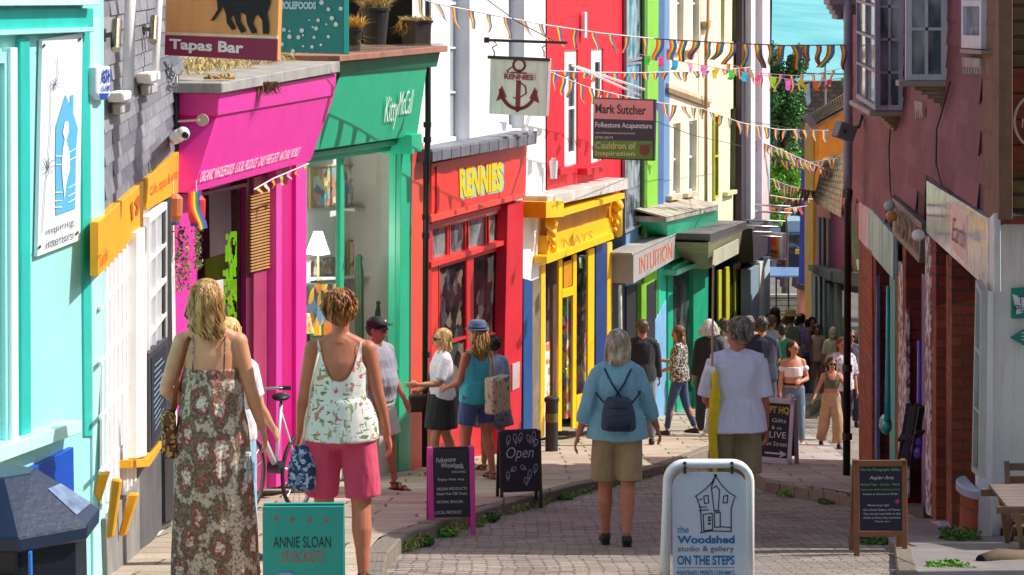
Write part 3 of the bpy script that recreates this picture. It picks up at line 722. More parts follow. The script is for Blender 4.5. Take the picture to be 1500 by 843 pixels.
picture(G_, [(452, 380), (494, 377), (494, 402), (452, 406)], -DW + .05, P('#8c8478', .6), art('art_row', 5, ['#8c7a6c', '#c4b8ae', '#6d5a52', '#b08a78'], 12), 'small low row of grey brown pictures above the white shelf')
picture(G_, [(445, 416), (506, 414), (506, 492), (445, 494)], -DW + .3, P('#3c5a46', .6), A2, 'large print of yellow flowers on dark green behind the short haired woman', .02)
slab('shelf', G_, [(452, 408), (553, 404), (553, 408), (452, 412)], P('#e9e8e4', .6), gs, -DW + .25, .24)
slab('shelf', G_, [(520, 306), (553, 303), (553, 307), (520, 310)], P('#e9e8e4', .6), gs, -DW + .2, .19)
t = thing('lamp', 'white cone lampshade standing in the green shop window', 'lamp', G_.pt(467, 420, -.5))
a, c = G_.pt(466, 339, -.5), G_.pt(466, 372, -.5)
MB().tube([a, c], [.05, .14], 20).build('lamp_shade', P('#ece6ee', .7, .05, 0), t, smooth=False); MB().tube([c, c - Vector((0, 0, .3))], .012, 8).build('stem', GOLD, t)
t = thing('lamp', 'small lamp with a yellow and pink patterned shade low in the green window', 'lamp', G_.pt(449, 520, -.3))
a, c = G_.pt(449, 460, -.3), G_.pt(449, 488, -.3); MB().tube([a, c], [.04, .09], 18).build('lamp_shade', art('shade_art', 6, ['#f2e8c8', '#e8d04a', '#e88aa0', '#9cc46a'], 20), t); MB().tube([c, c - Vector((0, 0, .12))], .04, 10).build('base', P('#23282a', .4), t)
CACT = P('#3f6f4f', .7, .25, .1)
for x, y0, y1, r_, lb in ((526, 376, 600, .045, 'tall ribbed green cactus standing in the green shop window'), (554, 442, 600, .03, 'shorter cactus branch near the right window frame')):
    a, c = G_.pt(x, y0, -.35), G_.pt(x + (1 if x < 540 else -6), y1, -.35); mb = MB()
    for k in range(6):
        an = k * PI / 3; o_ = Vector((math.cos(an), math.sin(an), 0)) * r_ * .65; mb.tube([a - Vector((0, 0, .05)) + o_ * .5, a.lerp(c, .1) + o_, c + o_], [r_ * .3, r_ * .5, r_ * .5], 6)
    mb.ell(a - Vector((0, 0, .02)), (r_ * .9, r_ * .9, r_)); mb.tube([a, c], r_ * .7, 8)
    tag(mb.build('cactus', CACT, None, smooth=True, merge=False), lb, 'cactus')
t = tag(MB().poly(G_, [(444, 386), (455, 384), (455, 414), (444, 416)], .02, .01).build('window_card', P('#f1f3f8', .5), None), 'small white card taped inside the left edge of the green window', 'card')
# planters on the green roof
BLK = P('#2c2a28', .5, .15, .2)
pot_g = 'black planters on the green shop roof'
def pot(x0, x1, yt, yb, off, label, taper=.8, sq=False):
    a = G_.pt((x0 + x1) / 2, yt, off); c = G_.pt((x0 + x1) / 2, yb, off); w_ = (x1 - x0) * a.y / F / 2
    t = thing('planter', label, 'planter', c, pot_g); n = 4 if sq else 20; mb = MB()
    mb.tube([c, a - Vector((0, 0, .03)), a - Vector((0, 0, .028)), a], [w_ * taper, w_ * .95, w_ * 1.04, w_ * 1.04], n); mb.build('pot', BLK, t, bevel=.004 if sq else 0)
    MB().ell(a + Vector((0, 0, .0)), (w_ * .9, w_ * .9, .015)).build('soil', P('#6b5636', .95), t)
    return t, a, w_
for (x0, x1, yt, yb, off, lb, sq, sd) in ((505, 531, 42, 76, .22, 'short planter at the left with a bright straw coloured tuft', False, 21), (527, 571, 12, 66, .18, 'tallest round black pot, tapering, in the middle of the row', False, 22), (584, 634, 30, 70, .2, 'wide square black trough at the right end of the row', True, 23)):
    t, a, w_ = pot(x0, x1, yt, yb, off, lb, .72 if not sq else .75, sq)
    tuft('dry_plant', a, w_ * .9, w_ * .6, .2 if sd != 23 else .08, 260, HAY if sd == 21 else DRY, .7, .005, t, sd)
    if sd != 22: tuft('hanging_stems', a + Vector((-w_ * .6, 0, 0)), w_ * .4, w_ * .4, -.22, 120, HAY, .5, .005, t, sd + 9)
mb = MB()
for i in range(60): 
    p = G_.pt(502 + i * 2.5, 78 - i * .1, .5); 
    for k in (-.03, 0, .03): mb.beam(p, p + Vector((k, k, .07)), .0025)
tag(mb.build('bird_spikes', P('#7c7c7c', .4, metal=.6), None, merge=False), 'row of thin bird spikes along the green shop coping', 'bird spikes')
# big hanging signs above the pink shop
def blade(name, label, cat, pxl, pxr, Y, q, mats, thick=.04, yr=None):
    """a flat hanging sign square to the street"""
    yr = yr or Y; pl = PL(pxp(pxl, Y), pxp(pxr, yr)); 
    if pl.n.y > 0: pl.n = -pl.n
    t = thing(name, label, cat, pl.pt(*q[3], 0) if q else at(pxl, 380, Y)); return t, pl
t, pl = blade('hanging_sign', 'orange and maroon hanging sign with a black bull reading Tapas Bar', 'sign', 242, 406, 15.6, [(242, -60), (408, -60), (406, 90), (241, 80)], None, yr=15.2)
q = [(243, -75), (410, -75), (406, 47), (242, 47)]
MB().poly(pl, [(243, -75), (410, -75), (405, 90), (241, 81)], .0, .05).build('panel', P('#eaa763', .5, .05, .15), t, bevel=.005)
MB().poly(pl, [(242, 52), (406, 58), (405, 90), (241, 81)], .004, .01).build('lower_band', P('#93294f', .5, .05, .1), t)
MB().poly(pl, [(242, 47), (406, 53), (406, 57), (242, 51)], .006, .01).build('cream_line', P('#f0d8b8', .5), t)
bull = [(318, -30), (345, -42), (372, -40), (392, -30), (396, -8), (396, 6), (391, 20), (394, 36), (394, 50), (385, 50), (384, 30), (378, 22), (374, 24), (370, 34), (377, 48), (369, 50), (362, 36), (360, 22), (352, 18), (352, 32), (361, 46), (353, 49), (346, 36), (342, 22), (338, 28), (346, 42), (340, 45), (332, 34), (331, 22), (327, 10), (322, 18), (314, 30), (308, 31), (313, 24), (319, 14), (317, -4)]
mb = MB(); fillpoly(mb, bull, lambda a, b_: pl.pt(a, b_, .012)); mb.build('bull_silhouette', P('#17171b', .6, .02, 0), t)
mb = MB(); letters(mb, 'Tapas Bar', qmap(pl, [(248, 57), (357, 62), (356, 84), (248, 76)], .008), bold=.035); mb.build('lettering', P('#f6f2ee', .5, .02, 0), t)
t, pl = blade('hanging_sign', 'teal hanging sign with white dots reading wholefoods', 'sign', 405, 503, 17.2, [(405, -60), (503, -60), (503, 79), (405, 76)], None, yr=16.6)
MB().poly(pl, [(404, -75), (503, -75), (503, 80), (404, 77)], .0, .05).build('panel', P('#0f8a86', .5, .05, .1), t, bevel=.005)
mb = MB(); letters(mb, 'HARMONY', qmap(pl, [(402, -18), (456, -16), (456, -4), (402, -5)], .006), bold=.03); letters(mb, 'WHOLEFOODS', qmap(pl, [(399, 2), (463, 3), (463, 14), (399, 14)], .006), bold=.05); mb.build('lettering', P('#bfe8f2', .5, .02, 0), t)
random.seed(5); mb = MB()
dots = [(471, 4, 3.4), (481, 14, 2.8), (499, 13, 3), (486, 27, 3.2), (478, 36, 1.5), (466, 30, 2.6), (463, 42, 3), (492, 36, 3.4), (481, 54, 2.5), (458, 40, 1.5), (453, 30, 1.2), (442, 45, 3.3), (437, 55, 3), (460, 55, 2.3), (416, 44, 2.8), (424, 54, 3.2), (410, 52, 2), (413, 65, 3), (407, 72, 1.5), (429, 75, 3), (424, 46, 1.6), (444, 68, 1.7), (457, 69, 2.6), (470, 66, 2), (496, -6, 2), (485, -15, 3), (444, 52, 1.5)]
for x, y, r_ in dots: fillpoly(mb, circ(x, y, r_, r_ * 1.05, 14), lambda a, b_: pl.pt(a, b_, .006))
mb.build('dots', P('#d8f2f4', .5, .02, 0), t)
# ---- Rennies
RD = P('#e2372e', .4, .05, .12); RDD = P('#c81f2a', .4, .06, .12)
rn = bld('red_fronted_shop', 'white rendered house over a red shopfront with yellow fascia letters', 'shop', R_)
hw = [[(657, -200), (688, -200), (688, 206), (657, 208)], [(743, -200), (768, -200), (768, 188), (743, 190)]]
pierced('wall', R_, [(604, -560), (799, -420), (799, 640), (766, 655), (766, 305), (632, 335), (604, 340)], hw, P('#eef0f3', .6, .04, .12), rn, reveal=.22)
for q in hw: window(R_, q, rn, WHITE, 1, 6, -.16, .06, P('#a9aeb8', .25, .1, .1))  # grey-blue panes paint the shadow seen in the window recesses
shell('building_body', R_, 604, 799, 5, 1.8, rn, DARKIN)
band('tiled_cornice', R_, (633, 632), 219, 238, (787, 786), 192, 211, .3, .3, P('#7e808a', .7, .25, .4, .5), rn)
mb = MB()
for i in range(11):
    x0 = 634 + i * 13.9; y0 = 222 - (x0 - 634) * .175; mb.poly(R_, [(x0, y0), (x0 + 13, y0 - 2.3), (x0 + 13, y0 + 13), (x0, y0 + 16)], .32 + .01 * (i % 2), .05)
mb.build('ridge_tiles', P('#6f717c', .7, .25, .4, .5), rn, bevel=.006)
slab('fascia', R_, [(632, 240), (772, 212), (770, 289), (632, 324)], RD, rn, .14, .16)
slab('fascia_rib', R_, [(640, 245), (644, 244), (644, 318), (640, 319)], RD, rn, .16, .03)
slab('fascia_moulding', R_, [(632, 316), (770, 283), (770, 290), (632, 326)], P('#ee4a3c', .4, .05, .1), rn, .19, .2)
mb = MB(); letters(mb, 'RENNIES', qmap(R_, [(676, 248), (739, 239), (738, 281), (677, 293)], .143), bold=.07); mb.build('lettering_shadow', P('#7fd0c4', .5, .03, 0), rn)
mb = MB(); letters(mb, 'RENNIES', qmap(R_, [(673, 246), (736, 237), (735, 279), (674, 291)], .15), bold=.05); mb.build('lettering', P('#f2c60f', .5, .03, 0), rn)
slab('pilaster', R_, [(604, 212), (620, 209), (618, 690), (600, 694)], P('#e0513c', .4, .06, .12), rn, .12, .14)
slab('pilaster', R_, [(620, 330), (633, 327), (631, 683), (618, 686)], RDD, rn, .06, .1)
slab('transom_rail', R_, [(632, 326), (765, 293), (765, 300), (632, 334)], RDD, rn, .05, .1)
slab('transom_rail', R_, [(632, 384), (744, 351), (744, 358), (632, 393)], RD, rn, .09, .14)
ww = P('#39373a', .3)
for x0, x1 in ((633, 657), (659, 683), (686, 713), (716, 742)):
    f = lambda x: 334 - (x - 632) * .245; g_ = lambda x: 384 - (x - 632) * .295
    window(R_, [(x0, f(x0)), (x1, f(x1)), (x1, g_(x1)), (x0, g_(x0))], rn, RD, 1, 1, .0, .03, darkpane('transom_pane', '#3f4a4c', '#8b9496', 3), name='transom_window')
REDGOODS = art('red_shop_goods', 11, ['#151214', '#2e282a', '#4f4440', '#1d1a1e', '#75685a', '#281f24', '#3c4a50'], 5)
REDGOODS.node_tree.nodes['Principled BSDF'].inputs['Roughness'].default_value = .08
for x0, x1 in ((643, 684), (692, 735)):
    window(R_, [(x0, 392 - (x0 - 632) * .3), (x1, 392 - (x1 - 632) * .3), (x1, 610), (x0, 625)], rn, RDD, 1, 2, .004, .04, REDGOODS, name='shop_window')
for x in (632, 684, 734): slab('window_post', R_, [(x, 390 - (x - 632) * .3), (x + 10, 387 - (x - 632) * .3), (x + 10, 672 - (x - 632) * .25), (x, 674 - (x - 632) * .25)], RD if x != 684 else RDD, rn, .012, .03)
slab('stall_riser', R_, [(640, 626), (736, 610), (736, 664), (640, 690)], RDD, rn, -.02, .1)
slab('pilaster', R_, [(744, 300), (767, 294), (763, 660), (736, 668)], P('#cc1f33', .4, .06, .12), rn, .13, .15)
slab('notice', R_, [(751, 534), (762, 530), (761, 568), (751, 573)], P('#b9a3a4', .6), rn, .15, .02)
slab('side_board', R_, [(767, 408), (780, 412), (780, 640), (767, 650)], P('#0f4a86', .5, .1, .2), rn, .04, .05)
slab('stone_pier', R_, [(780, 412), (796, 405), (796, 638), (780, 645)], P('#7d6e5c', .9, .3, .4, .6), rn, .02, .04)
t = thing('black_downpipe', 'long black cast iron downpipe between the green and red shopfronts', 'pipe', R_.pt(626, 690, .3))
at_plane_tube(R_, [(627, -200), (627, 180), (624, 300), (622, 684)], .3, .034, 10).build('pipe', P('#221f22', .35, .1, .2), t, smooth=True)
for y in (-20, 183, 205, 318, 345, 520): MB().tube([R_.pt(626 - (y > 300) * 2, y - 4, .3), R_.pt(626 - (y > 300) * 2, y + 4, .3)], .046, 10).build('collar', P('#221f22', .35, .1, .2), t)
# hanging anchor sign
t, pl = blade('hanging_sign', 'square white hanging sign with a dark red anchor reading RENNIES', 'sign', 716, 803, 27.4, [(717, 84), (803, 84), (800, 171), (716, 167)], None, yr=26.6)
MB().poly(pl, [(718, 82), (803, 86), (799, 171), (716, 167)], 0, .05).build('panel', P('#e8e6e2', .5, .05, .35), t, bevel=.006)
q = [(718, 82), (803, 86), (799, 171), (716, 167)]; fm = qmap(pl, q, .006)
mb = MB(); strokes(mb, [circ(.5, .14, .1, .1)], fm, .035); strokes(mb, [[(.5, .24), (.5, .9)]], fm, .075)
strokes(mb, [[(.38, .29), (.62, .29)]], fm, .06)
strokes(mb, [circ(.5, .52, .31, .37, 16, .15, PI - .15)], fm, .06)
fillpoly(mb, [(.79, .5), (.88, .78), (.7, .7)], fm); fillpoly(mb, [(.21, .5), (.12, .78), (.3, .7)], fm); fillpoly(mb, [(.4, .86), (.6, .86), (.5, .96)], fm)
strokes(mb, [[(.4, .16), (.3, .24), (.34, .34), (.5, .42), (.62, .5), (.64, .62), (.5, .72), (.42, .7)]], fm, .022)
mb.build('anchor', P('#8e2230', .5, .03, 0), t)
fm_ = qmap(pl, q, .01); mb = MB(); fillpoly(mb, [(.23, .285), (.78, .285), (.78, .4), (.23, .4)], fm_); mb.build('name_strip', P('#e8e0dc', .5), t)
fm_ = qmap(pl, q, .014); mb = MB(); letters(mb, 'RENNIES', fm_, (.25, .295, .76, .39), bold=.04); mb.build('lettering', P('#9a3a40', .5), t)
mb = MB(); mb.beam(pl.pt(712, 59, 0), pl.pt(830, 63, 0), .03).beam(pl.pt(716, 84, 0), pl.pt(804, 88, 0), .035)
for x in (724, 797):
    mb.tube([pl.pt(x, 61, 0), pl.pt(x + 4, 66, 0), pl.pt(x - 3, 70, 0), pl.pt(x, 76, 0), pl.pt(x, 84, 0)], .008, 6)
mb.box(pl.pt(713, 59, 0), .06, .05, .06).build('bracket', P('#3b2a2c', .6), t)
# ---- red house over yellow shop
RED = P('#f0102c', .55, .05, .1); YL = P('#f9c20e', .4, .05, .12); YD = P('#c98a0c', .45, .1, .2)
yh = bld('red_house', 'scarlet rendered house above an ornate yellow shopfront', 'house', Y_)
hw = [[(827, 74), (847, 73), (847, 240), (827, 246)], [(866, 72), (884, 71), (884, 235), (866, 240)]]
hl = [(822, 406), (845, 402), (845, 600), (822, 606)]
pierced('wall', Y_, [(801, -430), (917, -400), (915, 290), (801, 310)], hw, RED, yh, reveal=.2)
for q in hw: window(Y_, q, yh, WHITE, 1, 2, -.03, .2, PANE)
shell('building_body', Y_, 801, 917, 5, 1.8, yh, P('#3a3030', .9, .2, 0))
for x in (820, 860): slab('sill', Y_, [(x, 247), (x + 22, 244), (x + 25, 252), (x + 1, 257)], P('#d40f26', .5, .06, .1), yh, .14, .16)
band('stone_cornice', Y_, (801, 801), 288, 304, (920, 920), 261, 277, .34, .34, P('#c9c3bb', .7, .15, .45, .4), yh)
slab('cornice_end_block', Y_, [(800, 296), (826, 294), (826, 318), (800, 320)], YL, yh, .4, .4)
slab('cornice_moulding', Y_, [(826, 308), (915, 283), (915, 291), (826, 317)], YL, yh, .36, .38)
slab('frieze', Y_, [(802, 318), (908, 290), (900, 322), (802, 350)], YD, yh, .1, .14)  # darker ochre paints shadow over the whole frieze
slab('fascia', Y_, [(802, 346), (898, 318), (898, 340), (802, 378)], P('#f4bb12', .4, .06, .15), yh, .13, .16)
slab('fascia_moulding', Y_, [(801, 376), (898, 341), (900, 350), (801, 387)], YL, yh, .2, .24)
for x, y in ((808, 322), (905, 296)):
    mb = MB()
    for j, (dy, r_) in enumerate(((0, .09), (14, .07), (25, .055), (35, .04))): mb.ell(Y_.pt(x - j * 1.5 if x > 850 else x + j * .5, y + dy + 6, .24 - j * .03), (r_, r_, r_), None, 12, 7)
    mb.tube([Y_.pt(x, y, .18), Y_.pt(x, y + 48, .1)], .07, 8); mb.build('scroll_bracket', YL, yh, smooth=True)
mb = MB(); letters(mb, "'N'AYS", qmap(Y_, [(822, 350), (868, 337), (868, 352), (822, 365)], .133)); mb.build('faded_letters', P('#c98e1c', .5), yh)
for x0, x1, yb, o_ in ((793, 799, 640, .03), (819, 824, 632, .02), (840, 845, 628, .02), (862, 871, 620, .03), (890, 897, 612, .04)):
    slab('post', Y_, [(x0, 388 - (x0 - 800) * .35), (x1, 388 - (x1 - 800) * .35), (x1 - 1, yb), (x0 - 1, yb)], YL, yh, o_, .035)
slab('door_rail', Y_, [(824, 424), (842, 419), (842, 432), (824, 437)], YL, yh, .03, .03)
slab('door_panel', Y_, [(826, 385), (838, 381), (838, 418), (826, 423)], YD, yh, .02, .04)
slab('side_panel', Y_, [(873, 360), (889, 354), (888, 615), (873, 620)], P('#183a78', .5, .1, .15), yh, .03, .04)
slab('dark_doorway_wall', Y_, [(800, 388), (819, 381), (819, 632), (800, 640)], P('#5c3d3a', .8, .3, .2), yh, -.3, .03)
pm = MB(); pm.add([Y_.pt(845, 375, .01), Y_.pt(861, 369, .01), Y_.pt(861, 620, .01), Y_.pt(845, 628, .01)], [(0, 1, 2, 3)]); pm.build('window_pane', GLASS, yh)
slab('stall_riser', Y_, [(845, 580), (861, 575), (861, 622), (845, 628)], YL, yh, .03, .05)
mb_cols = ['#3f9c6a', '#c9406a', '#e8e2d6', '#4aa0c0', '#f0b429', '#8a5aa8', '#b8d84a']
DISP = art('shop_goods', 8, mb_cols, 9)
slab('goods_display', Y_, [(826, 436), (860, 425), (860, 605), (826, 615)], DISP, yh, -.35, .1)
slab('goods_display', Y_, [(845, 380), (861, 374), (861, 425), (845, 430)], art('shop_goods_two', 9, ['#2e4a3a', '#7ab04a', '#d8d4c8', '#3f6f4f'], 9), yh, -.35, .1)
slab('poster', Y_, [(798, 505), (806, 500), (806, 590), (798, 596)], A3, yh, -.1, .02)
t = tag(MB().tube([Y_.pt(811, 232, .14), Y_.pt(811, 240, .14)], .03, 8).tube([Y_.pt(811, 236, .14), Y_.pt(811, 262, .14)], [.06, .045], 12).build('wall_lantern', P('#e6dfdc', .4), None), 'small white wall lantern low on the scarlet wall', 'lamp')
slab('vent_pipe', Y_, [(857, 18), (860, 18), (860, 56), (857, 56)], WHITE, yh, .08, .05)
# ---- blue, lime and grey front
bh = bld('lime_striped_house', 'narrow house with lime green and blue wall strips over a grey boxed fascia', 'house', B_)
slab('wall', B_, [(917, -400), (981, -380), (981, 640), (917, 650)], P('#6d93bd', .5, .06, .12), bh, 0, .3)
shell('building_body', B_, 917, 980, 5, 1.8, bh, DARKIN)
slab('lime_strip', B_, [(945, -380), (967, -380), (962, 600), (944, 604)], P('#86c83a', .5, .06, .1), bh, .06, .07)
slab('lime_edge', B_, [(945, -380), (950, -380), (948, 345), (944, 345)], P('#55822c', .5, .06, .1), bh, .1, .05)
slab('blue_strip', B_, [(967, -380), (976, -380), (970, 640), (962, 640)], P('#44689c', .5, .06, .1), bh, .05, .07)
for q, pn in (([(918, -120), (946, -118), (946, 86), (918, 92)], PANE_L), ([(918, 92), (940, 90), (940, 225), (918, 228)], PANE_B), ([(916, 226), (942, 222), (942, 330), (916, 342)], PANE_L)):  # blue pane colour paints a reflection in the middle window
    window(B_, q, bh, P('#8b9198', .5), 1, 1, .06, .04, pn)
GB = P('#a3a09c', .55, .08, .3)
band('boxed_fascia', B_, (928, 928), 370, 416, (989, 989), 342, 380, .34, .34, GB, bh)
mb = MB(); p = [B_.pt(926, 371, .36), B_.pt(990, 341, .36)]; mb.prism([p[0], p[1], p[1] - B_.n * .37, p[0] - B_.n * .37], Vector((0, 0, -.03))); mb.build('fascia_lid', P('#aaa69f', .7, .2, .5), bh)
mb = MB(); letters(mb, 'INTUITION', qmap(B_, [(937, 377), (985, 354), (985, 378), (937, 402)], .346), bold=-.005); mb.build('lettering', P('#e0714a', .5), bh)
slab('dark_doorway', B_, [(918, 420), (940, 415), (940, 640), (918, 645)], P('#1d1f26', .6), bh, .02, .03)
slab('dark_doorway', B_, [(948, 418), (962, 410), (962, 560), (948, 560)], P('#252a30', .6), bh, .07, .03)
slab('lime_door_frame', B_, [(940, 416), (947, 414), (947, 615), (940, 617)], P('#78b52e', .5), bh, .1, .08)
slab('pale_blue_panel', B_, [(960, 470), (976, 440), (976, 636), (960, 640)], P('#7fb4dc', .5), bh, .08, .08)
tag(at_plane_tube(B_, [(908, 418), (909, 500), (910, 640)], .14, .03, 8).build('grey_downpipe', P('#b9bbc0', .4), None, smooth=True), 'pale grey downpipe under the boxed fascia', 'pipe')
# blade sign with three panels
t, pl = blade('hanging_sign', 'three panel hanging sign for an acupuncturist with pink, purple and green boards', 'sign', 870, 958, 31.6, [(870, 145), (958, 148), (957, 234), (870, 230)], None, yr=31)
MB().poly(pl, [(869, 143), (959, 146), (957, 236), (868, 233)], 0, .05).build('panel', P('#3a2f40', .5, .08, .1), t, bevel=.005)
MB().poly(pl, [(870, 145), (957, 148), (957, 177), (870, 174)], .005, .006).build('pink_board', P('#e88a8c', .5, .06, .1), t)
MB().poly(pl, [(870, 206), (956, 207), (956, 234), (870, 231)], .005, .006).build('green_board', P('#5d8a3c', .5, .1, .1), t)
mb = MB(); letters(mb, 'Mark Sutcher', qmap(pl, [(872, 152), (946, 155), (946, 169), (872, 166)], .008), bold=.02); mb.build('lettering', P('#3a2430', .5), t)
mb = MB(); letters(mb, 'Folkestone Acupuncture', qmap(pl, [(872, 179), (955, 181), (955, 191), (872, 189)], .004), bold=.012); letters(mb, 'www.folkestoneacupuncture.com', qmap(pl, [(872, 193), (930, 194), (930, 198), (872, 197)], .004)); letters(mb, '07790 200175', qmap(pl, [(872, 200), (898, 200), (898, 204), (872, 204)], .004)); mb.build('lettering', P('#e6dfe2', .5), t)
mb = MB(); letters(mb, 'Cauldron of', qmap(pl, [(872, 208), (931, 209), (931, 219), (872, 218)], .008), bold=.02); letters(mb, 'Inspiration', qmap(pl, [(872, 221), (930, 222), (930, 231), (872, 230)], .008), bold=.02); mb.build('lettering', P('#c8c48a', .5), t)
mb = MB(); fillpoly(mb, circ(944, 220, 8, 8, 16), lambda a, b_: pl.pt(a, b_, .008)); fillpoly(mb, [(933, 212), (955, 212), (955, 214), (933, 214)], lambda a, b_: pl.pt(a, b_, .009)); mb.build('cauldron', P('#7a3a34', .5), t)
# ---- cream house over second green shop
ch = bld('cream_house', 'cream rendered house with sash windows above a second green shopfront', 'house', C_)
CRM = P('#efe3c6', .65, .06, .25)
hw = [[(991, -60), (1002, -60), (1001, 68), (991, 70)], [(1014, -60), (1025, -60), (1024, 72), (1014, 70)], [(986, 182), (997, 180), (996, 283), (985, 286)], [(1009, 178), (1021, 176), (1020, 280), (1008, 283)]]
pierced('wall', C_, [(980, -360), (1054, -350), (1054, 330), (980, 345)], hw, CRM, ch, reveal=.16)
for q in hw: window(C_, q, ch, WHITE, 1, 2, -.08, .06, PANE_L)
shell('building_body', C_, 980, 1053, 5, 1.6, ch, DARKIN)
slab('string_course', C_, [(980, 122), (1044, 146), (1044, 152), (980, 129)], P('#d8c8a8', .7, .15, .3), ch, .05, .06)
slab('string_course', C_, [(980, 129), (1040, 151), (1040, 158), (980, 136)], P('#8c7458', .7, .15, .3), ch, .06, .08)
for x, y in ((988, 288), (1012, 284), (990, 72), (1014, 74)): slab('sill', C_, [(x - 4, y), (x + 12, y - 3), (x + 12, y + 3), (x - 4, y + 6)], P('#cbb89a', .7), ch, .1, .1)
t = tag(at_plane_tube(C_, [(1038, -120), (1037, 40), (1034, 60), (1034, 300)], .12, .03, 8).build('rusty_downpipe', P('#a8835e', .6, .2, .3), None, smooth=True), 'tan coloured downpipe down the cream house', 'pipe')
slab('hopper', C_, [(1034, 32), (1043, 30), (1041, 42), (1036, 44)], P('#c8ae84', .6, .2, .3), ch, .1, .09)
band('shop_roof', C_, (976, 976), 318, 326, (1052, 1052), 300, 308, .5, .5, P('#a49a8c', .8, .25, .5), ch)
mb = MB(); p = [C_.pt(976, 318, .5), C_.pt(1052, 300, .5)]; mb.prism([p[0], p[1], p[1] - C_.n * .5 + Vector((0, 0, .12)), p[0] - C_.n * .5 + Vector((0, 0, .12))], Vector((0, 0, -.03))); mb.build('shop_roof_slope', P('#b3a898', .8, .25, .5), ch)
band('cornice', C_, (976, 979), 326, 352, (1052, 1052), 308, 326, .46, .3, P('#2fc095', .45), ch)
band('fascia', C_, (984, 988), 350, 382, (1050, 1044), 330, 358, .22, .14, P('#23a27c', .45), ch)
slab('fascia_painted_lit', C_, [(985, 392), (1035, 366), (1035, 376), (985, 402)], GRL, ch, .2, .2)  # lighter green puts sunlight into this board's colour
slab('awning_box', C_, [(992, 396), (1030, 382), (1028, 388), (992, 404)], P('#7fd8b8', .45), ch, .3, .24)
slab('pilaster', C_, [(965, 395), (975, 392), (975, 634), (965, 638)], GRL, ch, .06, .05)
slab('pilaster', C_, [(979, 405), (986, 403), (986, 630), (979, 632)], GR, ch, .04, .04)
slab('pilaster', C_, [(1016, 378), (1038, 366), (1036, 606), (1016, 612)], P('#22a47c', .45), ch, .08, .1)
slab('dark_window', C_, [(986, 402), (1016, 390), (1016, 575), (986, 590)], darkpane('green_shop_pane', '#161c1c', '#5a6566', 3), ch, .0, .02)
slab('stall_riser', C_, [(986, 585), (1016, 572), (1016, 618), (986, 626)], GR, ch, .05, .08)
tag(MB().poly(C_, [(1027, 346), (1036, 341), (1035, 354), (1027, 358)], .5, .1).build('alarm_box', P('#d84a52', .4), None, bevel=.01), 'red and white alarm box on the second green shop', 'alarm')
# ---- pale yellow house, olive shop
oh = bld('pale_yellow_house', 'pale yellow house with olive sash windows and an olive green shopfront', 'house', O_)
PYL = P('#ecebc0', .65, .06, .15); OLV = P('#c8c534', .5, .08, .12)
hw = [[(1056, -60), (1062, -60), (1061, 62), (1055, 64)], [(1073, -60), (1080, -60), (1079, 60), (1072, 62)], [(1050, 168), (1060, 166), (1058, 290), (1049, 292)], [(1070, 160), (1078, 158), (1077, 278), (1069, 280)]]
hw = [[(max(1055.5, x), y) for x, y in h] for h in hw]
pierced('wall', O_, [(1054, -340), (1110, -330), (1110, 320), (1054, 335)], [hw[0], hw[1], hw[3]], PYL, oh, reveal=.14)
for q in (hw[0], hw[1], hw[3]): window(O_, q, oh, OLV, 1, 2, -.07, .07, PANE)
window(C_, [(1047, 168), (1053, 166), (1053, 290), (1047, 292)], ch, OLV, 1, 2, .05, .05, PANE)
shell('building_body', O_, 1054, 1109, 5, 1.6, oh, DARKIN)
slab('dark_pipe_strip', O_, [(1088, -330), (1100, -330), (1098, 330), (1086, 332)], P('#3b2c38', .5, .1, .2), oh, .16, .12)
slab('sill', O_, [(1066, 282), (1080, 278), (1080, 284), (1066, 288)], P('#cfcf9c', .6), oh, .1, .1)
band('shop_roof', O_, (1040, 1040), 343, 358, (1094, 1094), 324, 336, .7, .6, P('#6e6a6c', .7, .2, .3), oh)
band('canted_fascia', O_, (1038, 1036), 356, 395, (1088, 1082), 336, 372, .62, .3, P('#a8a684', .6, .15, .2), oh)
slab('fascia_board', O_, [(1046, 368), (1082, 350), (1082, 372), (1044, 392)], P('#b3b09a', .6, .1, .1), oh, .6, .02)
mb = MB()
OP = PL(pxp(1080, 48.6), pxp(1110, 48.6))
OP.n = -OP.n if OP.n.y > 0 else OP.n
mb.poly(OP, [(1086, 346), (1092, 343), (1098, 346), (1099, 354), (1096, 362), (1091, 368), (1091, 376), (1094, 382), (1090, 386), (1085, 380)], 0, .12)
mb.build('scroll_bracket', OLV, oh, bevel=.01)
mb = MB()
mb.poly(OP, [(1090, 374), (1096, 371), (1100, 376), (1098, 384), (1101, 392), (1097, 400), (1090, 400), (1088, 392), (1092, 386)], -.6, .12)
mb.build('scroll_bracket', P('#2a2a30', .5), oh, bevel=.01)
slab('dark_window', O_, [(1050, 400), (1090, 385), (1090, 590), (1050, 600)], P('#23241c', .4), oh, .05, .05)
for x0, x1 in ((1053, 1057), (1064, 1069), (1077, 1085)): slab('post', O_, [(x0, 398 - (x0 - 1050) * .4), (x1, 398 - (x1 - 1050) * .4), (x1, 592), (x0, 596)], OLV, oh, .1, .04)
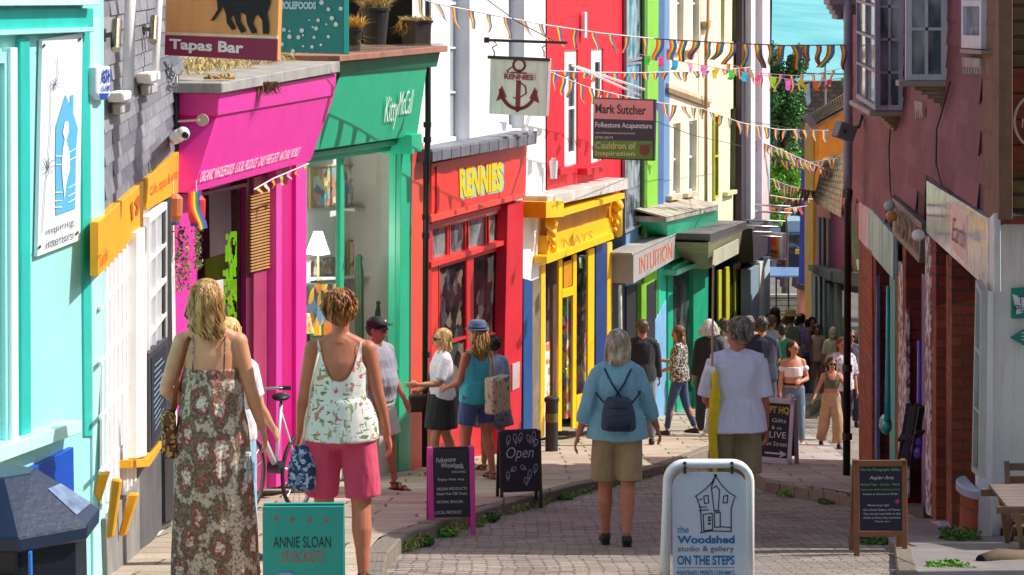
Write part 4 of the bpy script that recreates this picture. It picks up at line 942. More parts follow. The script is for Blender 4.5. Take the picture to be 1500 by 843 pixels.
# ---- pale blue and pink end house
eh = bld('pale_blue_house', 'pale blue and pinkish white end house beside the dark pipe', 'house', E_)
slab('wall', E_, [(1098, -330), (1128, -320), (1128, 590), (1098, 600)], P('#b4cdd4', .6, .06, .15), eh, 0, .4)
shell('building_body', E_, 1109, 1127, 5, 1.4, eh, DARKIN)
slab('white_strip', E_, [(1101, -330), (1107, -330), (1106, 320), (1100, 322)], WHITE, eh, .12, .12)
slab('pink_strip', E_, [(1118, -320), (1128, -320), (1126, 330), (1116, 332)], P('#e8d0d4', .6, .06, .15), eh, .16, .16)
slab('shop_fascia', E_, [(1102, 335), (1126, 322), (1124, 372), (1104, 385)], P('#3c3a42', .5), eh, .3, .3)
slab('shop_panel', E_, [(1100, 395), (1112, 388), (1112, 590), (1100, 596)], P('#8fa6b8', .5), eh, .2, .2)
slab('shop_panel', E_, [(1113, 385), (1120, 382), (1120, 586), (1113, 590)], P('#e9e6dc', .5), eh, .22, .2)
for y, x0, x1 in ((300, 1105, 1158), (310, 1110, 1160), (322, 1075, 1150), (330, 1062, 1140), (338, 1052, 1130), (345, 1095, 1145)):
    a = at(x0, y, 47 + (x0 - 1050) * .05); c = at(x1, y + 3, 47 + (x0 - 1050) * .05); mb = MB().tube([a, c], .022, 6).tube([a + Vector((0, 0, -.02)), a + Vector((0, .4, -.02))], .022, 6)
    lb = {300: 'topmost horizontal steel sign pole over the street end', 310: 'second horizontal steel sign pole from the top', 322: 'long steel sign pole third from the top', 330: 'fourth steel sign pole from the top', 338: 'lowest left steel sign pole near the green shop', 345: 'bottom right steel sign pole above the orange sign'}[y]
    tag(mb.build('sign_pole', P('#b7b2ae', .35, metal=.6), None, smooth=True), lb, 'pole', 'horizontal steel poles over the street end')

lt_ = bpy.data.lights.new('window_lamp', 'POINT'); lt_.energy = 60; lt_.color = (1, .96, .9); lt_.shadow_soft_size = .12
lo_ = bpy.data.objects.new('window_lamp', lt_); COL.objects.link(lo_); lo_.location = G_.pt(467, 366, -.42)

for pl, x, y, th_, nm in ((K_, 366, 600, pk, 'pink'), (Y_, 829, 540, yh, 'yellow'), (R_, 689, 560, rn, 'red')):
    a = pl.pt(x, y, .05); MB().tube([a - pl.n * .05, a, a + Vector((0, 0, -.12)), a + Vector((0, 0, -.12)) - pl.n * .05], .012, 7).build('door_handle', P('#b09a5c', .3, metal=.8), th_, smooth=True)

rr = random.Random(91); mb = MB()
KW = [(566, 812), (590, 788), (632, 772), (690, 752), (730, 742), (800, 724), (858, 710), (943, 691)]
for (xa, ya), (xb, yb2) in zip(KW, KW[1:]):
    A_, B2 = gnd(xa, ya, -KERB), gnd(xb, yb2, -KERB)
    for i in range(int((B2 - A_).length * 330)):
        f_ = rr.random()
        if noise.noise(Vector((A_.lerp(B2, f_).y * 1.7, 2, 0))) < -.05: continue
        c = A_.lerp(B2, f_); c.x = kx(c.y) + .012 + abs(rr.gauss(0, .03)); c.z = road_z(c.y) + rr.random() ** 2 * .07; s_ = rr.uniform(.008, .022); u = Vector((rr.gauss(0, .6), rr.gauss(0, .6), rr.gauss(0, 1))).normalized() * s_; w_ = u.orthogonal().normalized() * s_ * .45
        mb.mi = rr.randrange(3); mb.add([c - u, c + w_, c + u, c - w_], [(0, 1, 2, 3)])
tag(mb.build('kerb_grass', [GREEN1, GREEN2, DRY], None, merge=False), kind='stuff')
mb = MB()
for i in range(60):
    p = gnd(rr.uniform(580, 1240), rr.uniform(700, 843), -KERB); r_ = rr.uniform(.008, .02); p.z += .004; mb.add([p + Vector((r_ * math.cos(a) * rr.uniform(.6, 1.2), r_ * math.sin(a) * rr.uniform(.6, 1.2), rr.uniform(0, .006))) for a in (0, 1.2, 2.5, 3.8, 5.1)], [(0, 1, 2, 3, 4)])
tag(mb.build('litter_and_leaves', P('#8c7c5c', .9, .4), None, merge=False), kind='stuff')
# ================================================================ RIGHT SIDE
RW = PL((3.60, 18.8), (4.07, 29.5), -1)
FW = PL((3.60, 18.8), (9.0, 18.5), 1)          # rendered front that faces the camera
if FW.n.y > 0: FW.n = -FW.n
rb = thing('tile_hung_building', 'burgundy tile hung corner building with white bay windows and brick shopfronts', 'building', (3.6, 18.8, gz(18.8)))
BRK = brickmat('red_brick', '#964033', '#7c3028', '#5c4038', .3, .1, .012, var=.6)
BRKO = brickmat('orange_brick', '#b0573c', '#97452f', '#7a5242', .22, .085, .012, var=.5)
GBRK = brickmat('gold_brick', '#857045', '#655a40', '#4b4335', .36, .12, .018, var=.8)
zt = .35
# body: closed block so that it throws the street's shade
fp = [(4.07, 29.5), (3.86, 24.7), (3.62, 19.2), (3.62, 18.84), (9, 18.54), (9, 29.5)]
mb = MB(); q = [Vector((x + .35, y if y > 18.9 else y + .3, -7.6)) for x, y in ((4.07, 29.4), (3.62, 18.9), (9, 18.6), (9, 29.4))]
mb.prism(q, Vector((0, 0, 7.6 + zt))); mb.build('building_body', P('#3b2d2a', .9, .2), rb)
wa, wb = above_line(RW, [(1258, 297), (1308, 343), (1309, 290), (1350, 330), (1356, 265), (1447, 321)]), 0
up_ = [(1244, -60), (1462, -118), (1462, 330), (1447, 322), (1357, 266), (1352, 330), (1307, 290), (1303, 345), (1258, 297), (1244, 300)]
slab('upper_wall', RW, up_, P('#5c3038', .8, .15, .2), rb, 0, .03, bevel=0)
m, nt, b, out = newmat('burgundy_tile'); v = coords(nt, 'UV'); nn = N(nt, 'ShaderNodeTexWhiteNoise', noise_dimensions='2D'); nt.links.new(v, nn.inputs['Vector'])
r = ramp(nt, [(0, '#77444c'), (.5, '#85505a'), (1, '#8f5b64')]); nt.links.new(nn.outputs[0], r.inputs[0])
n1 = N(nt, 'ShaderNodeTexNoise', i_Scale=1.4, i_Detail=7.0, i_Roughness=.65); nt.links.new(coords(nt), n1.inputs['Vector'])
r2 = ramp(nt, [(.38, (.8, .75, .72, 1)), (.7, (1.25, 1.2, 1.2, 1))]); nt.links.new(n1.outputs[0], r2.inputs[0])
nt.links.new(mixc(nt, .9, r.outputs[0], r2.outputs[0], 'MULTIPLY'), b.inputs['Base Color']); b.inputs['Roughness'].default_value = .8; bump(nt, b, n1.outputs[0], .3, .01)
polyuv = [RW.uv(RW.pt(*p)) for p in up_]
def inpoly(x, y, P_):
    c = False
    for (x0, y0), (x1, y1) in zip(P_, P_[1:] + P_[:1]):
        if (y0 > y) != (y1 > y) and x < (x1 - x0) * (y - y0) / (y1 - y0) + x0: c = not c
    return c
smax = RW.uv(RW.pt(1440, 100))[0]
mb = MB(); tiles(mb, RW, smax, 10.7, -3.4, .34, .2, 1.3, lambda s, z: inpoly(s, z, polyuv), th=.008, jit=.001, lapout=.024)
mb.build('tile_cladding', m, rb, merge=False)
slab('render_strip', RW, [(1438, -110), (1463, -110), (1463, 322), (1447, 322), (1440, 317)], P('#86604c', .85, .2, .3), rb, .02, .1)
# lower storey: piers and recesses
slab('back_wall', RW, [(1258, 345), (1447, 400), (1442, 830), (1258, 720)], BRK, rb, -.3, .04)
def pier(x0, x1, yt, yb0, yb1, mat_, off=0.0, th=.3, name='pier'): return slab(name, RW, [(x0, yt - (x1 - x0) * .8), (x1, yt), (x1, yb1), (x0, yb0)], mat_, rb, off, th)
def pside(x0, x1, y0, y1, yb):
    L = RW.pt(x0, 600, 0); sp = PL((L.x, L.y), (L.x + 1, L.y)); sp.n = -sp.n if sp.n.y > 0 else sp.n
    return slab('pier', sp, [(x0, y0), (x1, y1), (x1, yb), (x0, yb)], BRK, rb, 0, .2)
pier(1262, 1277, 368, 700, 706, BRKO, .05); pside(1283, 1303, 372, 398, 712); pier(1311, 1316, 405, 720, 724, BRKO, .02)
pside(1327, 1350, 362, 388, 738); pier(1363, 1371, 352, 756, 762, BRKO, .02); pside(1371, 1387, 356, 372, 772)  # pier fronts get a brighter orange brick, painted as lit
pier(1386, 1394, 380, 778, 784, BRKO, .02); pside(1394, 1430, 376, 412, 803)
pier(1276, 1284, 388, 708, 712, P('#5d6f9c', .5, .2, .3), .02, .04, 'painted_post'); pier(1303, 1311, 412, 716, 720, P('#1f9c98', .4, .1, .1), .03, .04, 'painted_post')
pier(1350, 1355, 405, 748, 752, P('#5c3a8c', .4, .1, .1), .03, .04, 'painted_post')
m, nt, b, out = newmat('mottled_paint'); n1 = N(nt, 'ShaderNodeTexNoise', i_Scale=16.0, i_Detail=3.0); nt.links.new(coords(nt, 'Object', (1, 1, .7)), n1.inputs['Vector'])
r = ramp(nt, [(.45, '#d8d2d6'), (.52, '#7a5c58')]); nt.links.new(n1.outputs[0], r.inputs[0]); nt.links.new(r.outputs[0], b.inputs['Base Color']); b.inputs['Roughness'].default_value = .6
MOT = m
pier(1316, 1327, 392, 724, 730, MOT, .02, .04, 'painted_post'); pier(1355, 1363, 350, 752, 757, MOT, .03, .04, 'painted_post')
slab('doorstep', RW, [(1362, 764), (1376, 764), (1380, 790), (1362, 778)], P('#b9bcc8', .6), rb, .1, .3)
slab('plinth', RW, [(1330, 742), (1352, 742), (1352, 772), (1330, 762)], P('#5c5652', .8), rb, .05, .2)
# canted fascia signs
PW = P('#e3dedd', .45, .08, .35)
m, nt, b, out = newmat('streaked_teal'); mp = coords(nt, 'Object', (6, 6, .5)); n1 = N(nt, 'ShaderNodeTexNoise', i_Scale=1.8, i_Detail=4.0); nt.links.new(mp, n1.inputs['Vector'])
r = ramp(nt, [(.38, '#bcd2d4'), (.5, '#7fbcbc'), (.62, '#2f9c9a')]); nt.links.new(n1.outputs[0], r.inputs[0]); nt.links.new(r.outputs[0], b.inputs['Base Color']); b.inputs['Roughness'].default_value = .35
TEALS = m
slab('fascia_board', RW, [(1258, 296), (1272, 306), (1272, 368), (1258, 350)], P('#e3b6bd', .5), rb, .05, .05)
slab('fascia_board', RW, [(1272, 304), (1308, 344), (1308, 410), (1272, 367)], TEALS, rb, .05, .05)
f = slab('fascia_board', RW, [(1307, 290), (1350, 328), (1346, 386), (1307, 343)], P('#77706c', .5, .15, .3), rb, .07, .07)
mb = MB(); letters(mb, 'DEMONS', qmap(RW, [(1311, 301), (1347, 334), (1344, 374), (1311, 340)], .076), bold=.03); mb.build('lettering', P('#3a2a2c', .5), f)
m, nt, b, out = newmat('glossy_white_sign'); n1 = N(nt, 'ShaderNodeTexNoise', i_Scale=3.5, i_Detail=4.0, i_Distortion=1.5); nt.links.new(coords(nt), n1.inputs['Vector'])
r = ramp(nt, [(.35, '#9db3b3'), (.48, '#d9d0d2'), (.62, '#e8e6e6')]); nt.links.new(n1.outputs[0], r.inputs[0]); nt.links.new(r.outputs[0], b.inputs['Base Color']); b.inputs['Roughness'].default_value = .12
f = slab('fascia_board', RW, [(1357, 265), (1447, 321), (1447, 425), (1357, 342)], m, rb, .06, .06)
f2 = slab('fascia_panel', RW, [(1392, 297), (1416, 314), (1416, 388), (1392, 364)], P('#e3c2ca', .3), rb, .065, .01)
mb = MB(); letters(mb, 'Earth', qmap(RW, [(1394, 318), (1414, 330), (1414, 366), (1394, 352)], .07), shear=.3, bold=-.01); mb.build('lettering', P('#6a4a5c', .5), f2)
slab('fascia_end', RW, [(1446, 322), (1456, 312), (1456, 428), (1446, 426)], PW, rb, .05, .05)
# windows
GW = P('#d4d2dc', .5, .06, .3); GWG = P('#8f8c9c', .5, .06, .3)
def bay(x0, x1, yt, yb, xf, lbl, nx, ny, fmf, gl):
    """projecting bay: near side face looks at the camera (x0..x1), street face runs back to xf"""
    W_ = RW.pt(x1, yb, 0); sp_ = PL((W_.x - 1, W_.y), (W_.x, W_.y)); sp_.n = -sp_.n if sp_.n.y > 0 else sp_.n
    L_ = sp_.pt(x0, yb, 0); off = (RW.a - L_).dot(-RW.n) if False else abs((L_ - W_).dot(RW.n))
    zb = W_.z; zt2 = .5; Lb = RW.pt(xf, yb, off) if xf < x0 - 8 else L_ + RW.u * .14; far_w = Lb - RW.n * off
    foot = [Vector((p.x, p.y, zb)) for p in (W_ + Vector((.05, .02, 0)), L_ + Vector((.03, .03, 0)), Lb + Vector((.03, -.03, 0)), far_w + Vector((.05, 0, 0)))]
    mb = MB(); mb.prism(foot, Vector((0, 0, zt2 - zb))); o = mb.build('bay_window', fmf, rb); o['label'] = lbl
    pn = darkpane('bay_pane', '#55666e', '#c4ccce', 2.6)
    window(sp_, [(x0, yt), (x1, yt), (x1, yb), (x0, yb)], o, fmf, nx, ny, .03, .05, pn, .025, name='sash')
    if xf < x0 - 8:
        yf = (RW.pt(x0, yb, off + .03)); window(RW, [(xf, yt), (x0, yt), (x0, yb), (xf, yb - 18)], o, gl, 2, ny, off + .03, .05, pn, .025, name='sash')
    big = [Vector((p.x, p.y, zb - .002)) for p in (W_ + Vector((.05, -.05, 0)), L_ + Vector((-.07, -.07, 0)), Lb + Vector((-.07, .03, 0)), far_w + Vector((.05, .03, 0)))]
    MB().prism(big, Vector((0, 0, -.05))).build('window_sill', P('#a89a94', .7), rb, bevel=.008)
    mb = MB(); z = zb - .052; cen = W_.lerp(Lb, .4)
    for k in range(5):
        f0_ = 1 - k * .17; mb.prism([Vector((W_.x + .05 + (p.x - W_.x) * f0_, cen.y + (p.y - cen.y) * (.85 - k * .1), z - k * .036)) for p in foot], Vector((0, 0, -.036)))
    mb.build('stone_bracket', P('#94826e', .85, .2, .4), rb, bevel=.008)
bay(1282, 1324, -95, 162, 1254, 'far bay window with grey street face and white near side', 2, 5, GW, GWG)
bay(1327, 1388, -100, 118, 1327, 'widest white bay window nearest the middle of the wall', 2, 3, GW, GW)
window(RW, [(1408, -60), (1438, -62), (1437, 72), (1408, 70)], rb, GW, 1, 2, .06, .1, PANE_L, .03)
slab('window_sill', RW, [(1406, 72), (1437, 74), (1437, 80), (1406, 78)], P('#a08c7c', .7), rb, .1, .1)
for i, (x, y) in enumerate(((1422, 84), (1345, 148))):
    mb = MB(); n = 7
    mb.poly(RW, [(x - 13, y), (x + 13, y + 2), (x + 13, y + 16), (x - 13, y + 14)] if i == 0 else [(x - 6, y), (x + 6, y + 2), (x + 5, y + 18), (x - 5, y + 16)], .05, .04)
    for j in range(n if i == 0 else 4): xx = (x - 12 + j * 4) if i == 0 else (x - 5 + j * 3); mb.poly(RW, [(xx, y + 13), (xx + 2, y + 13), (xx + 1.6, y + 25), (xx + .4, y + 25)], .05, .03)
    tag(mb.build('fringed_plaster', P('#b09c94', .8, .2, .3), None), ('larger' if i == 0 else 'smaller') + ' pale fringed plaster bracket ' + ('under the small window' if i == 0 else 'between the two bays'), 'bracket')
for pts in ([(1392, 120), (1372, 190), (1371, 240), (1380, 275), (1392, 285)], [(1306, 165), (1302, 220), (1304, 280), (1308, 296)]):
    tag(RW and MB().tube([RW.pt(x, y, .05) for x, y in pts], .008, 5).build('wall_cable', P('#2c2024', .6), None), 'thin black cable hanging down the burgundy tiles ' + ('near the wide bay' if pts[0][0] > 1350 else 'below the far bay'), 'cable')
# rendered front facing the camera
frb = thing('white_rendered_front', 'white rendered wall with gold brick above facing down the courtyard', 'building', FW.pt(1470, 820, 0))
slab('rendered_wall', FW, [(1455, 322), (2300, 322), (2300, 1000), (1432, 1000), (1436, 800)], P('#e3e6e4', .8, .05, .3, .5), frb, 0, .28)
slab('brick_wall', FW, [(1462, -110), (2300, -110), (2300, 318), (1458, 318)], GBRK, frb, -.02, .26)
slab('red_trim', FW, [(1456, 316), (2300, 316), (2300, 328), (1456, 329)], P('#8a3c34', .7), frb, .06, .1)
slab('lead_flashing', FW, [(1450, 300), (1470, 312), (1500, 316), (1450, 322)], P('#7c8a98', .6), frb, .08, .06)
slab('corner_board', FW, [(1436, 428), (1455, 424), (1453, 806), (1430, 800)], P('#eceaf0', .5, .04, .15), frb, .05, .12)
slab('plinth', FW, [(1440, 806), (1500, 780), (2300, 780), (2300, 1000), (1440, 1000)], P('#77706a', .85, .3, .5, .6), frb, .04, .06)
slab('damp_patch', FW, [(1466, 776), (1480, 765), (1500, 758), (1530, 770), (1530, 850), (1466, 850)], P('#4b4640', .9, .35, .5, .6), frb, .05, .03)
slab('damp_rim', FW, [(1472, 770), (1482, 760), (1505, 754), (1505, 760), (1483, 766), (1474, 778)], P('#93603c', .9), frb, .06, .03)
# curved sill bow window by the corner
mb = MB(); c0 = RW.pt(1432, 716, 0); zs = c0.z
arc = [Vector((c0.x - .12 * math.sin(a), c0.y + .2 + .3 * math.cos(a), 0)) for a in [PI * i / 14 for i in range(15)]]
mb.prism([Vector((p.x, p.y, zs)) for p in arc], Vector((0, 0, -.07))); bs = mb.build('bow_sill', P('#aab0c4', .5, .06, .2), rb, bevel=.008)
arc2 = [Vector((c0.x - .085 * math.sin(a), c0.y + .2 + .25 * math.cos(a), 0)) for a in [PI * i / 14 for i in range(15)]]
mb = MB(); mb.prism([Vector((p.x, p.y, zs - .07)) for p in arc2], Vector((0, 0, -1.1))); mb.build('bow_base', BRKO, rb)
window(RW, [(1429, 410), (1437, 428), (1434, 700), (1423, 690)], rb, P('#b9bcb8', .5), 1, 3, .14, .04, PANE_L)
# courtyard signs
t = thing('wall_sign', 'square teal and white wall sign cut off at the right edge reading The Place', 'sign', FW.pt(1490, 466, .05))
MB().poly(FW, [(1482, 423), (1530, 421), (1530, 466), (1482, 467)], .05, .04).build('board', P('#0f8a7c', .5, .06, .1), t)
mb = MB(); fillpoly(mb, [(1483, 431), (1530, 446), (1530, 450), (1489, 461)], lambda a, b_: FW.pt(a, b_, .053)); mb.build('white_wedge', P('#dfe3f0', .5), t)
mb = MB(); letters(mb, 'The', qmap(FW, [(1491, 434), (1514, 434), (1514, 446), (1491, 446)], .057)); letters(mb, 'Place', qmap(FW, [(1487, 447), (1519, 447), (1519, 458), (1487, 458)], .057)); mb.build('lettering', P('#2b4c66', .5), t)
t = thing('wall_sign', 'teal arrow shaped wall sign pointing left below the square sign', 'sign', FW.pt(1490, 510, .05))
MB().poly(FW, [(1480, 495), (1502, 482), (1530, 482), (1530, 508), (1502, 508)], .05, .03).build('board', P('#0f8a7c', .5, .06, .1), t)
mb = MB(); strokes(mb, [[(1497, 488 + k), (1512, 488 + k)] for k in (0, 5, 10)], lambda a, b_: FW.pt(a, b_, .054), 1.6); mb.build('lettering', P('#dfe3f0', .5), t)
t = thing('wooden_sign', 'rust brown planked wooden sign with a white ring on the gold brick', 'sign', FW.pt(1490, 250, .05))
m, nt, b, out = newmat('rust_planks'); n1 = N(nt, 'ShaderNodeTexNoise', i_Scale=4.0, i_Detail=6.0); nt.links.new(coords(nt, 'Object', (1, 1, 6)), n1.inputs['Vector'])
r = ramp(nt, [(.3, '#5a2c1c'), (.7, '#8c4a30')]); nt.links.new(n1.outputs[0], r.inputs[0]); nt.links.new(r.outputs[0], b.inputs['Base Color']); b.inputs['Roughness'].default_value = .8
mb = MB()
for j in range(4): mb.poly(FW, [(1481, 101 + j * 37.5), (1580, 101 + j * 37.5), (1580, 137 + j * 37.5), (1479, 137 + j * 37.5)], .06, .03)
mb.build('planks', m, t, bevel=.006); MB().poly(FW, [(1478, 100), (1482, 100), (1480, 251), (1476, 251)], .08, .05).build('frame_edge', P('#b0684c', .7), t)
mb = MB(); strokes(mb, [circ(1533, 178, 48, 46, 40), circ(1532, 178, 45, 44, 40)], lambda a, b_: FW.pt(a, b_, .066), 1.8); letters(mb, 'M', qmap(FW, [(1497, 174), (1508, 174), (1508, 188), (1497, 188)], .066)); mb.build('white_ring', P('#d8cfc8', .6), t)
# giant spoons, folded parasols, pipes
def spoon(label, mat_, x, yt, yb, bx_, by, bw, bh):
    t = thing('giant_spoon', label, 'spoon', RW.pt(bx_, by + bh, .3), 'giant spoons along the brick shopfronts')
    a = RW.pt(x, yt, .24); c = RW.pt(x - 1, by - bh * .4, .3)
    MB().tube([a, a.lerp(c, .5), c], [.018, .02, .03], 8).build('handle', mat_, t, smooth=True)
    d = RW.pt(bx_, by, .3); s_ = d.y / F
    MB().ell(d, (.05, .05, bh * s_), Matrix.Identity(3), 16, 10).ell(d, (bw * s_, .16, bh * s_)).build('bowl', mat_, t, smooth=True)
spoon('teal giant spoon standing bowl down against the brick', P('#22aaa6', .25, .06, 0), 1301, 420, 640, 1297, 622, 9, 15)
spoon('purple giant spoon standing bowl down beside the black folded chairs', P('#6a3fb8', .25, .06, 0), 1347, 500, 670, 1342, 658, 8, 14)
mb = MB()
for i in range(4):
    x = 1324 + i * 6; a = RW.pt(x + 8, 592 + (i % 2) * 4, .3); c = RW.pt(x - 6, 682, .42 - i * .03); mb.beam(a, c, .05, .035)
    mb.beam(a - Vector((0, 0, .2)), c + Vector((0, 0, .2)) + Vector((.02, .05, 0)), .07, .02)
tag(mb.build('folded_chairs', P('#17161a', .6), None, bevel=.004), 'bundle of black folded chairs leaning by the purple spoon', 'chairs')
t = thing('downpipe', 'tall downpipe grey above and black below at the far end of the burgundy wall', 'pipe', RW.pt(1240, 690, .15))
RW_p = lambda x, y: RW.pt(x, y, .2)
MB().tube([RW_p(1243, -200), RW_p(1242, 255), RW_p(1241, 280)], .052, 10).build('upper_pipe', P('#8c8894', .5, .1, .3), t, smooth=True)
MB().tube([RW_p(1244, 280), RW_p(1242, 300), RW_p(1240, 705)], .042, 10).build('lower_pipe', P('#17161a', .4, .1, .1), t, smooth=True)
for y in (285, 395, 540, 640): MB().tube([RW_p(1241, y - 5), RW_p(1241, y + 5)], .056, 10).build('collar', P('#1d1b20', .4), t)
t = thing('bird_box_speaker', 'tilted grey square speaker box on an arm at the end of the burgundy wall', 'speaker', RW.pt(1238, 195, .3))
MB().box(RW.pt(1237, 193, .42), .2, .16, .17, .3, Matrix.Rotation(.35, 3, 'Y')).build('case', P('#77757c', .6, .1, .3), t, bevel=.01)
MB().tube([RW.pt(1240, 192, .3), RW.pt(1258, 186, .1), RW.pt(1262, 170, .02)], .02, 7).build('arm', P('#4c4a50', .5), t)
MB().ell(RW.pt(1236, 192, .53) - Vector((0, .06, 0)), (.025, .02, .025)).build('speaker_cone', P('#222222', .6), t)
t = thing('projecting_cornice', 'grey moulded cornice stub poking out at the top of the far bay', 'cornice', RW.pt(1232, 20, .3))
mb = MB()
for j in range(4): mb.box(RW.pt(1240 - (3 - j) * 2.6, 24 - j * 7, .2), .16 + .1 * j, .5, .07)
mb.build('moulding', P('#8b8790', .7, .1, .4), t, bevel=.01)
for i, (x, y, c_, lb) in enumerate(((1303, 302, '#b9c4c8', 'small glass bulb lamp beside the grey fascia'), (1306, 317, '#c08a4a', 'small amber bulb lamp under the glass one'), (1345, 345, '#e6e2e2', 'white dome camera on the grey fascia'))):
    o = MB().ell(RW.pt(x, y, .32), (.055, .055, .05)).tube([RW.pt(x, y, .32), RW.pt(x, y - 3, .15)], .015, 6).build('bulb_lamp' if i < 2 else 'security_camera', P(c_, .2), None, smooth=True); tag(o, lb, 'lamp' if i < 2 else 'camera')
# weeds
def weed(pos, r_, h, n, label, seed, g='weeds along the walls and kerbs', mat_=None):
    rr = random.Random(seed); mb = MB(); pos = Vector(pos)
    for i in range(n):
        a = rr.uniform(0, 2 * PI); q_ = r_ * math.sqrt(rr.random()); c = pos + Vector((q_ * math.cos(a), q_ * math.sin(a) * 1.2, rr.random() ** 1.5 * h)); s_ = rr.uniform(.012, .03)
        u = Vector((rr.gauss(0, 1), rr.gauss(0, 1), rr.gauss(0, .6))).normalized() * s_; w_ = u.cross(Vector((rr.gauss(0, 1), rr.gauss(0, 1), rr.gauss(0, 1))).normalized()); w_ = (w_.normalized() if w_.length > 1e-6 else Vector((1, 0, 0))) * s_ * .45
        mb.add([c - u, c + w_, c + u, c - w_], [(0, 1, 2, 3)])
    return tag(mb.build('weed', mat_ or (GREEN1 if seed % 2 else GREEN2), None, merge=False), label, 'weed', g)
for i, (x, y, r_, h, n, lb) in enumerate(((1405, 800, .16, .1, 700, 'leafy weed clump at the foot of the red brick pier'), (1392, 842, .16, .04, 600, 'flat green grass patch by the right bottom corner'), (185, 792, .08, .08, 160, 'small weed growing by the yellow slanted boards'), (238, 760, .06, .1, 160, 'weed beside the stone step'),
        (578, 800, .1, .04, 400, 'green weeds at the near bend of the kerb'), (600, 786, .12, .04, 400, 'weeds along the kerb behind the bend'), (660, 765, .1, .05, 300, 'weeds under the pink framed chalkboard'), (780, 733, .1, .05, 300, 'weeds in the kerb behind the Open board'),
        (1275, 797, .16, .04, 400, 'moss and weeds under the brown chalkboard'), (1150, 727, .1, .02, 120, 'small weeds at the apron edge left part'), (1212, 739, .1, .02, 120, 'small weeds at the apron edge right part'), (630, 772, .1, .03, 200, 'low weeds in the kerb left of the pink chalkboard'))):
    p = gnd(x, y, -KERB if x > 560 else 0)
    if 560 < x < 800: p.x = kx(p.y) + .05; p.z = road_z(p.y)
    weed(p + Vector((0, 0, .02)), r_, h, n, lb, i + 31)
# ================================================================ FAR END
far = lambda pxa, Ya, pxb, Yb, side=1: PL(pxp(pxa, Ya), pxp(pxb, Yb), side)
TILE = P('#b89c76', .8, .3, .3, .5)
# magenta building and its neighbours on the right beyond the corner
def tileroof(mb, A, B, C, D, n=14, m=9):
    """rows of pantiles over the quad A B (ridge) D C (eave)"""
    mb.add([A, B, D, C, A - Vector((0, 0, .1)), B - Vector((0, 0, .1)), D - Vector((0, 0, .1)), C - Vector((0, 0, .1))], [(0, 1, 2, 3), (3, 2, 6, 7), (4, 5, 6, 7)])
    for j in range(m):
        for i in range(n):
            f0, f1 = i / n, (i + .86) / n; g0, g1 = j / m, (j + 1.1) / m
            def q(f, g, l): return (A.lerp(B, f)).lerp(C.lerp(D, f), g) + Vector((0, 0, l))
            mb.add([q(f0, g0, .02), q((f0 + f1) / 2, g0, .07), q(f1, g0, .02), q(f1, g1, .06), q((f0 + f1) / 2, g1, .11), q(f0, g1, .06)], [(0, 1, 4, 5), (1, 2, 3, 4)])
    return mb
M_ = far(1186, 76, 1262, 44, -1)
if M_.n.x > 0: M_.n = -M_.n
fb_ = thing('magenta_building', 'magenta walled shop building beyond the downpipe at the right', 'building', at(1230, 520, 52))
slab('wall', M_, [(1216, 306), (1262, 290), (1262, 560), (1216, 520)], P('#8c2350', .7, .1, .15), fb_, 0, 3.0)
slab('barge_board', M_, [(1236, 295), (1240, 292), (1256, 396), (1252, 396)], P('#6d7552', .7), fb_, .1, .2)
slab('cornice', M_, [(1206, 396), (1262, 400), (1262, 422), (1206, 410)], P('#45444a', .6), fb_, .3, .4)
slab('shop_window', M_, [(1212, 422), (1258, 430), (1258, 500), (1212, 492)], darkpane('far_shop_pane', '#2a2c26', '#4f4c40', 5), fb_, .06, .06)
for x in (1211, 1222, 1257): slab('window_post', M_, [(x, 415), (x + 4, 416), (x + 4, 530), (x, 528)], P('#8c9690', .6), fb_, .12, .1)
slab('stall_riser', M_, [(1206, 500), (1258, 506), (1258, 545), (1206, 535)], P('#4a4c50', .6), fb_, .08, .1)
ob_ = thing('orange_building', 'narrow orange and rust building with grey window strips', 'building', at(1200, 520, 62))
slab('wall', M_, [(1194, 290), (1217, 286), (1217, 525), (1194, 515)], P('#cf6e38', .7, .1, .2), ob_, -.05, 3)
for x in (1197, 1203, 1212): slab('window_strip', M_, [(x, 318), (x + 3, 320), (x + 3, 398), (x, 396)], P('#54504c', .6), ob_, .02, .1)
slab('cornice', M_, [(1184, 388), (1216, 398), (1216, 412), (1184, 396)], P('#57534c', .6), ob_, .35, .4)
slab('shopfront', M_, [(1188, 400), (1214, 410), (1214, 525), (1190, 512)], P('#35393c', .5), ob_, .06, .1)
for x in (1192, 1199, 1207): slab('window_post', M_, [(x, 404), (x + 2, 405), (x + 2, 520), (x, 516)], P('#74786f', .6), ob_, .12, .1)
mb = MB(); A, B = at(1198, 258, 58), at(1236, 236, 50); tileroof(mb, at(1206, 235, 62), at(1240, 226, 52), at(1192, 290, 58), at(1232, 312, 50)); mb.build('tiled_roof', TILE, ob_, merge=False)
yb_ = thing('ochre_building', 'ochre gabled building with a brown tiled roof at the street end', 'building', at(1215, 500, 70))
OC = far(1186, 70, 1246, 70.1)
if OC.n.y > 0: OC.n = -OC.n
slab('gable_wall', OC, [(1191, 186), (1243, 156), (1246, 560), (1191, 560)], P('#f2ae3c', .7, .08, .15), yb_, 0, 1.2)
slab('quoin', OC, [(1194, 192), (1201, 189), (1201, 540), (1194, 540)], P('#edb02c', .6), yb_, .08, .1)
mb = MB(); tileroof(mb, at(1184, 171, 73), at(1240, 137, 73), at(1190, 186, 69.8), at(1243, 157, 69.8), 16, 5); mb.build('tiled_roof', TILE, yb_, merge=False)
mb = MB(); mb.beam(at(1180, 170, 68), at(1192, 184, 68), .2); mb.build('grey_gutter', P('#84828a', .6), yb_)
bb_ = thing('blue_building', 'narrow deep blue wall edge with a salmon base at the street end', 'building', at(1182, 500, 74))
BB = far(1176, 76, 1196, 76.1)
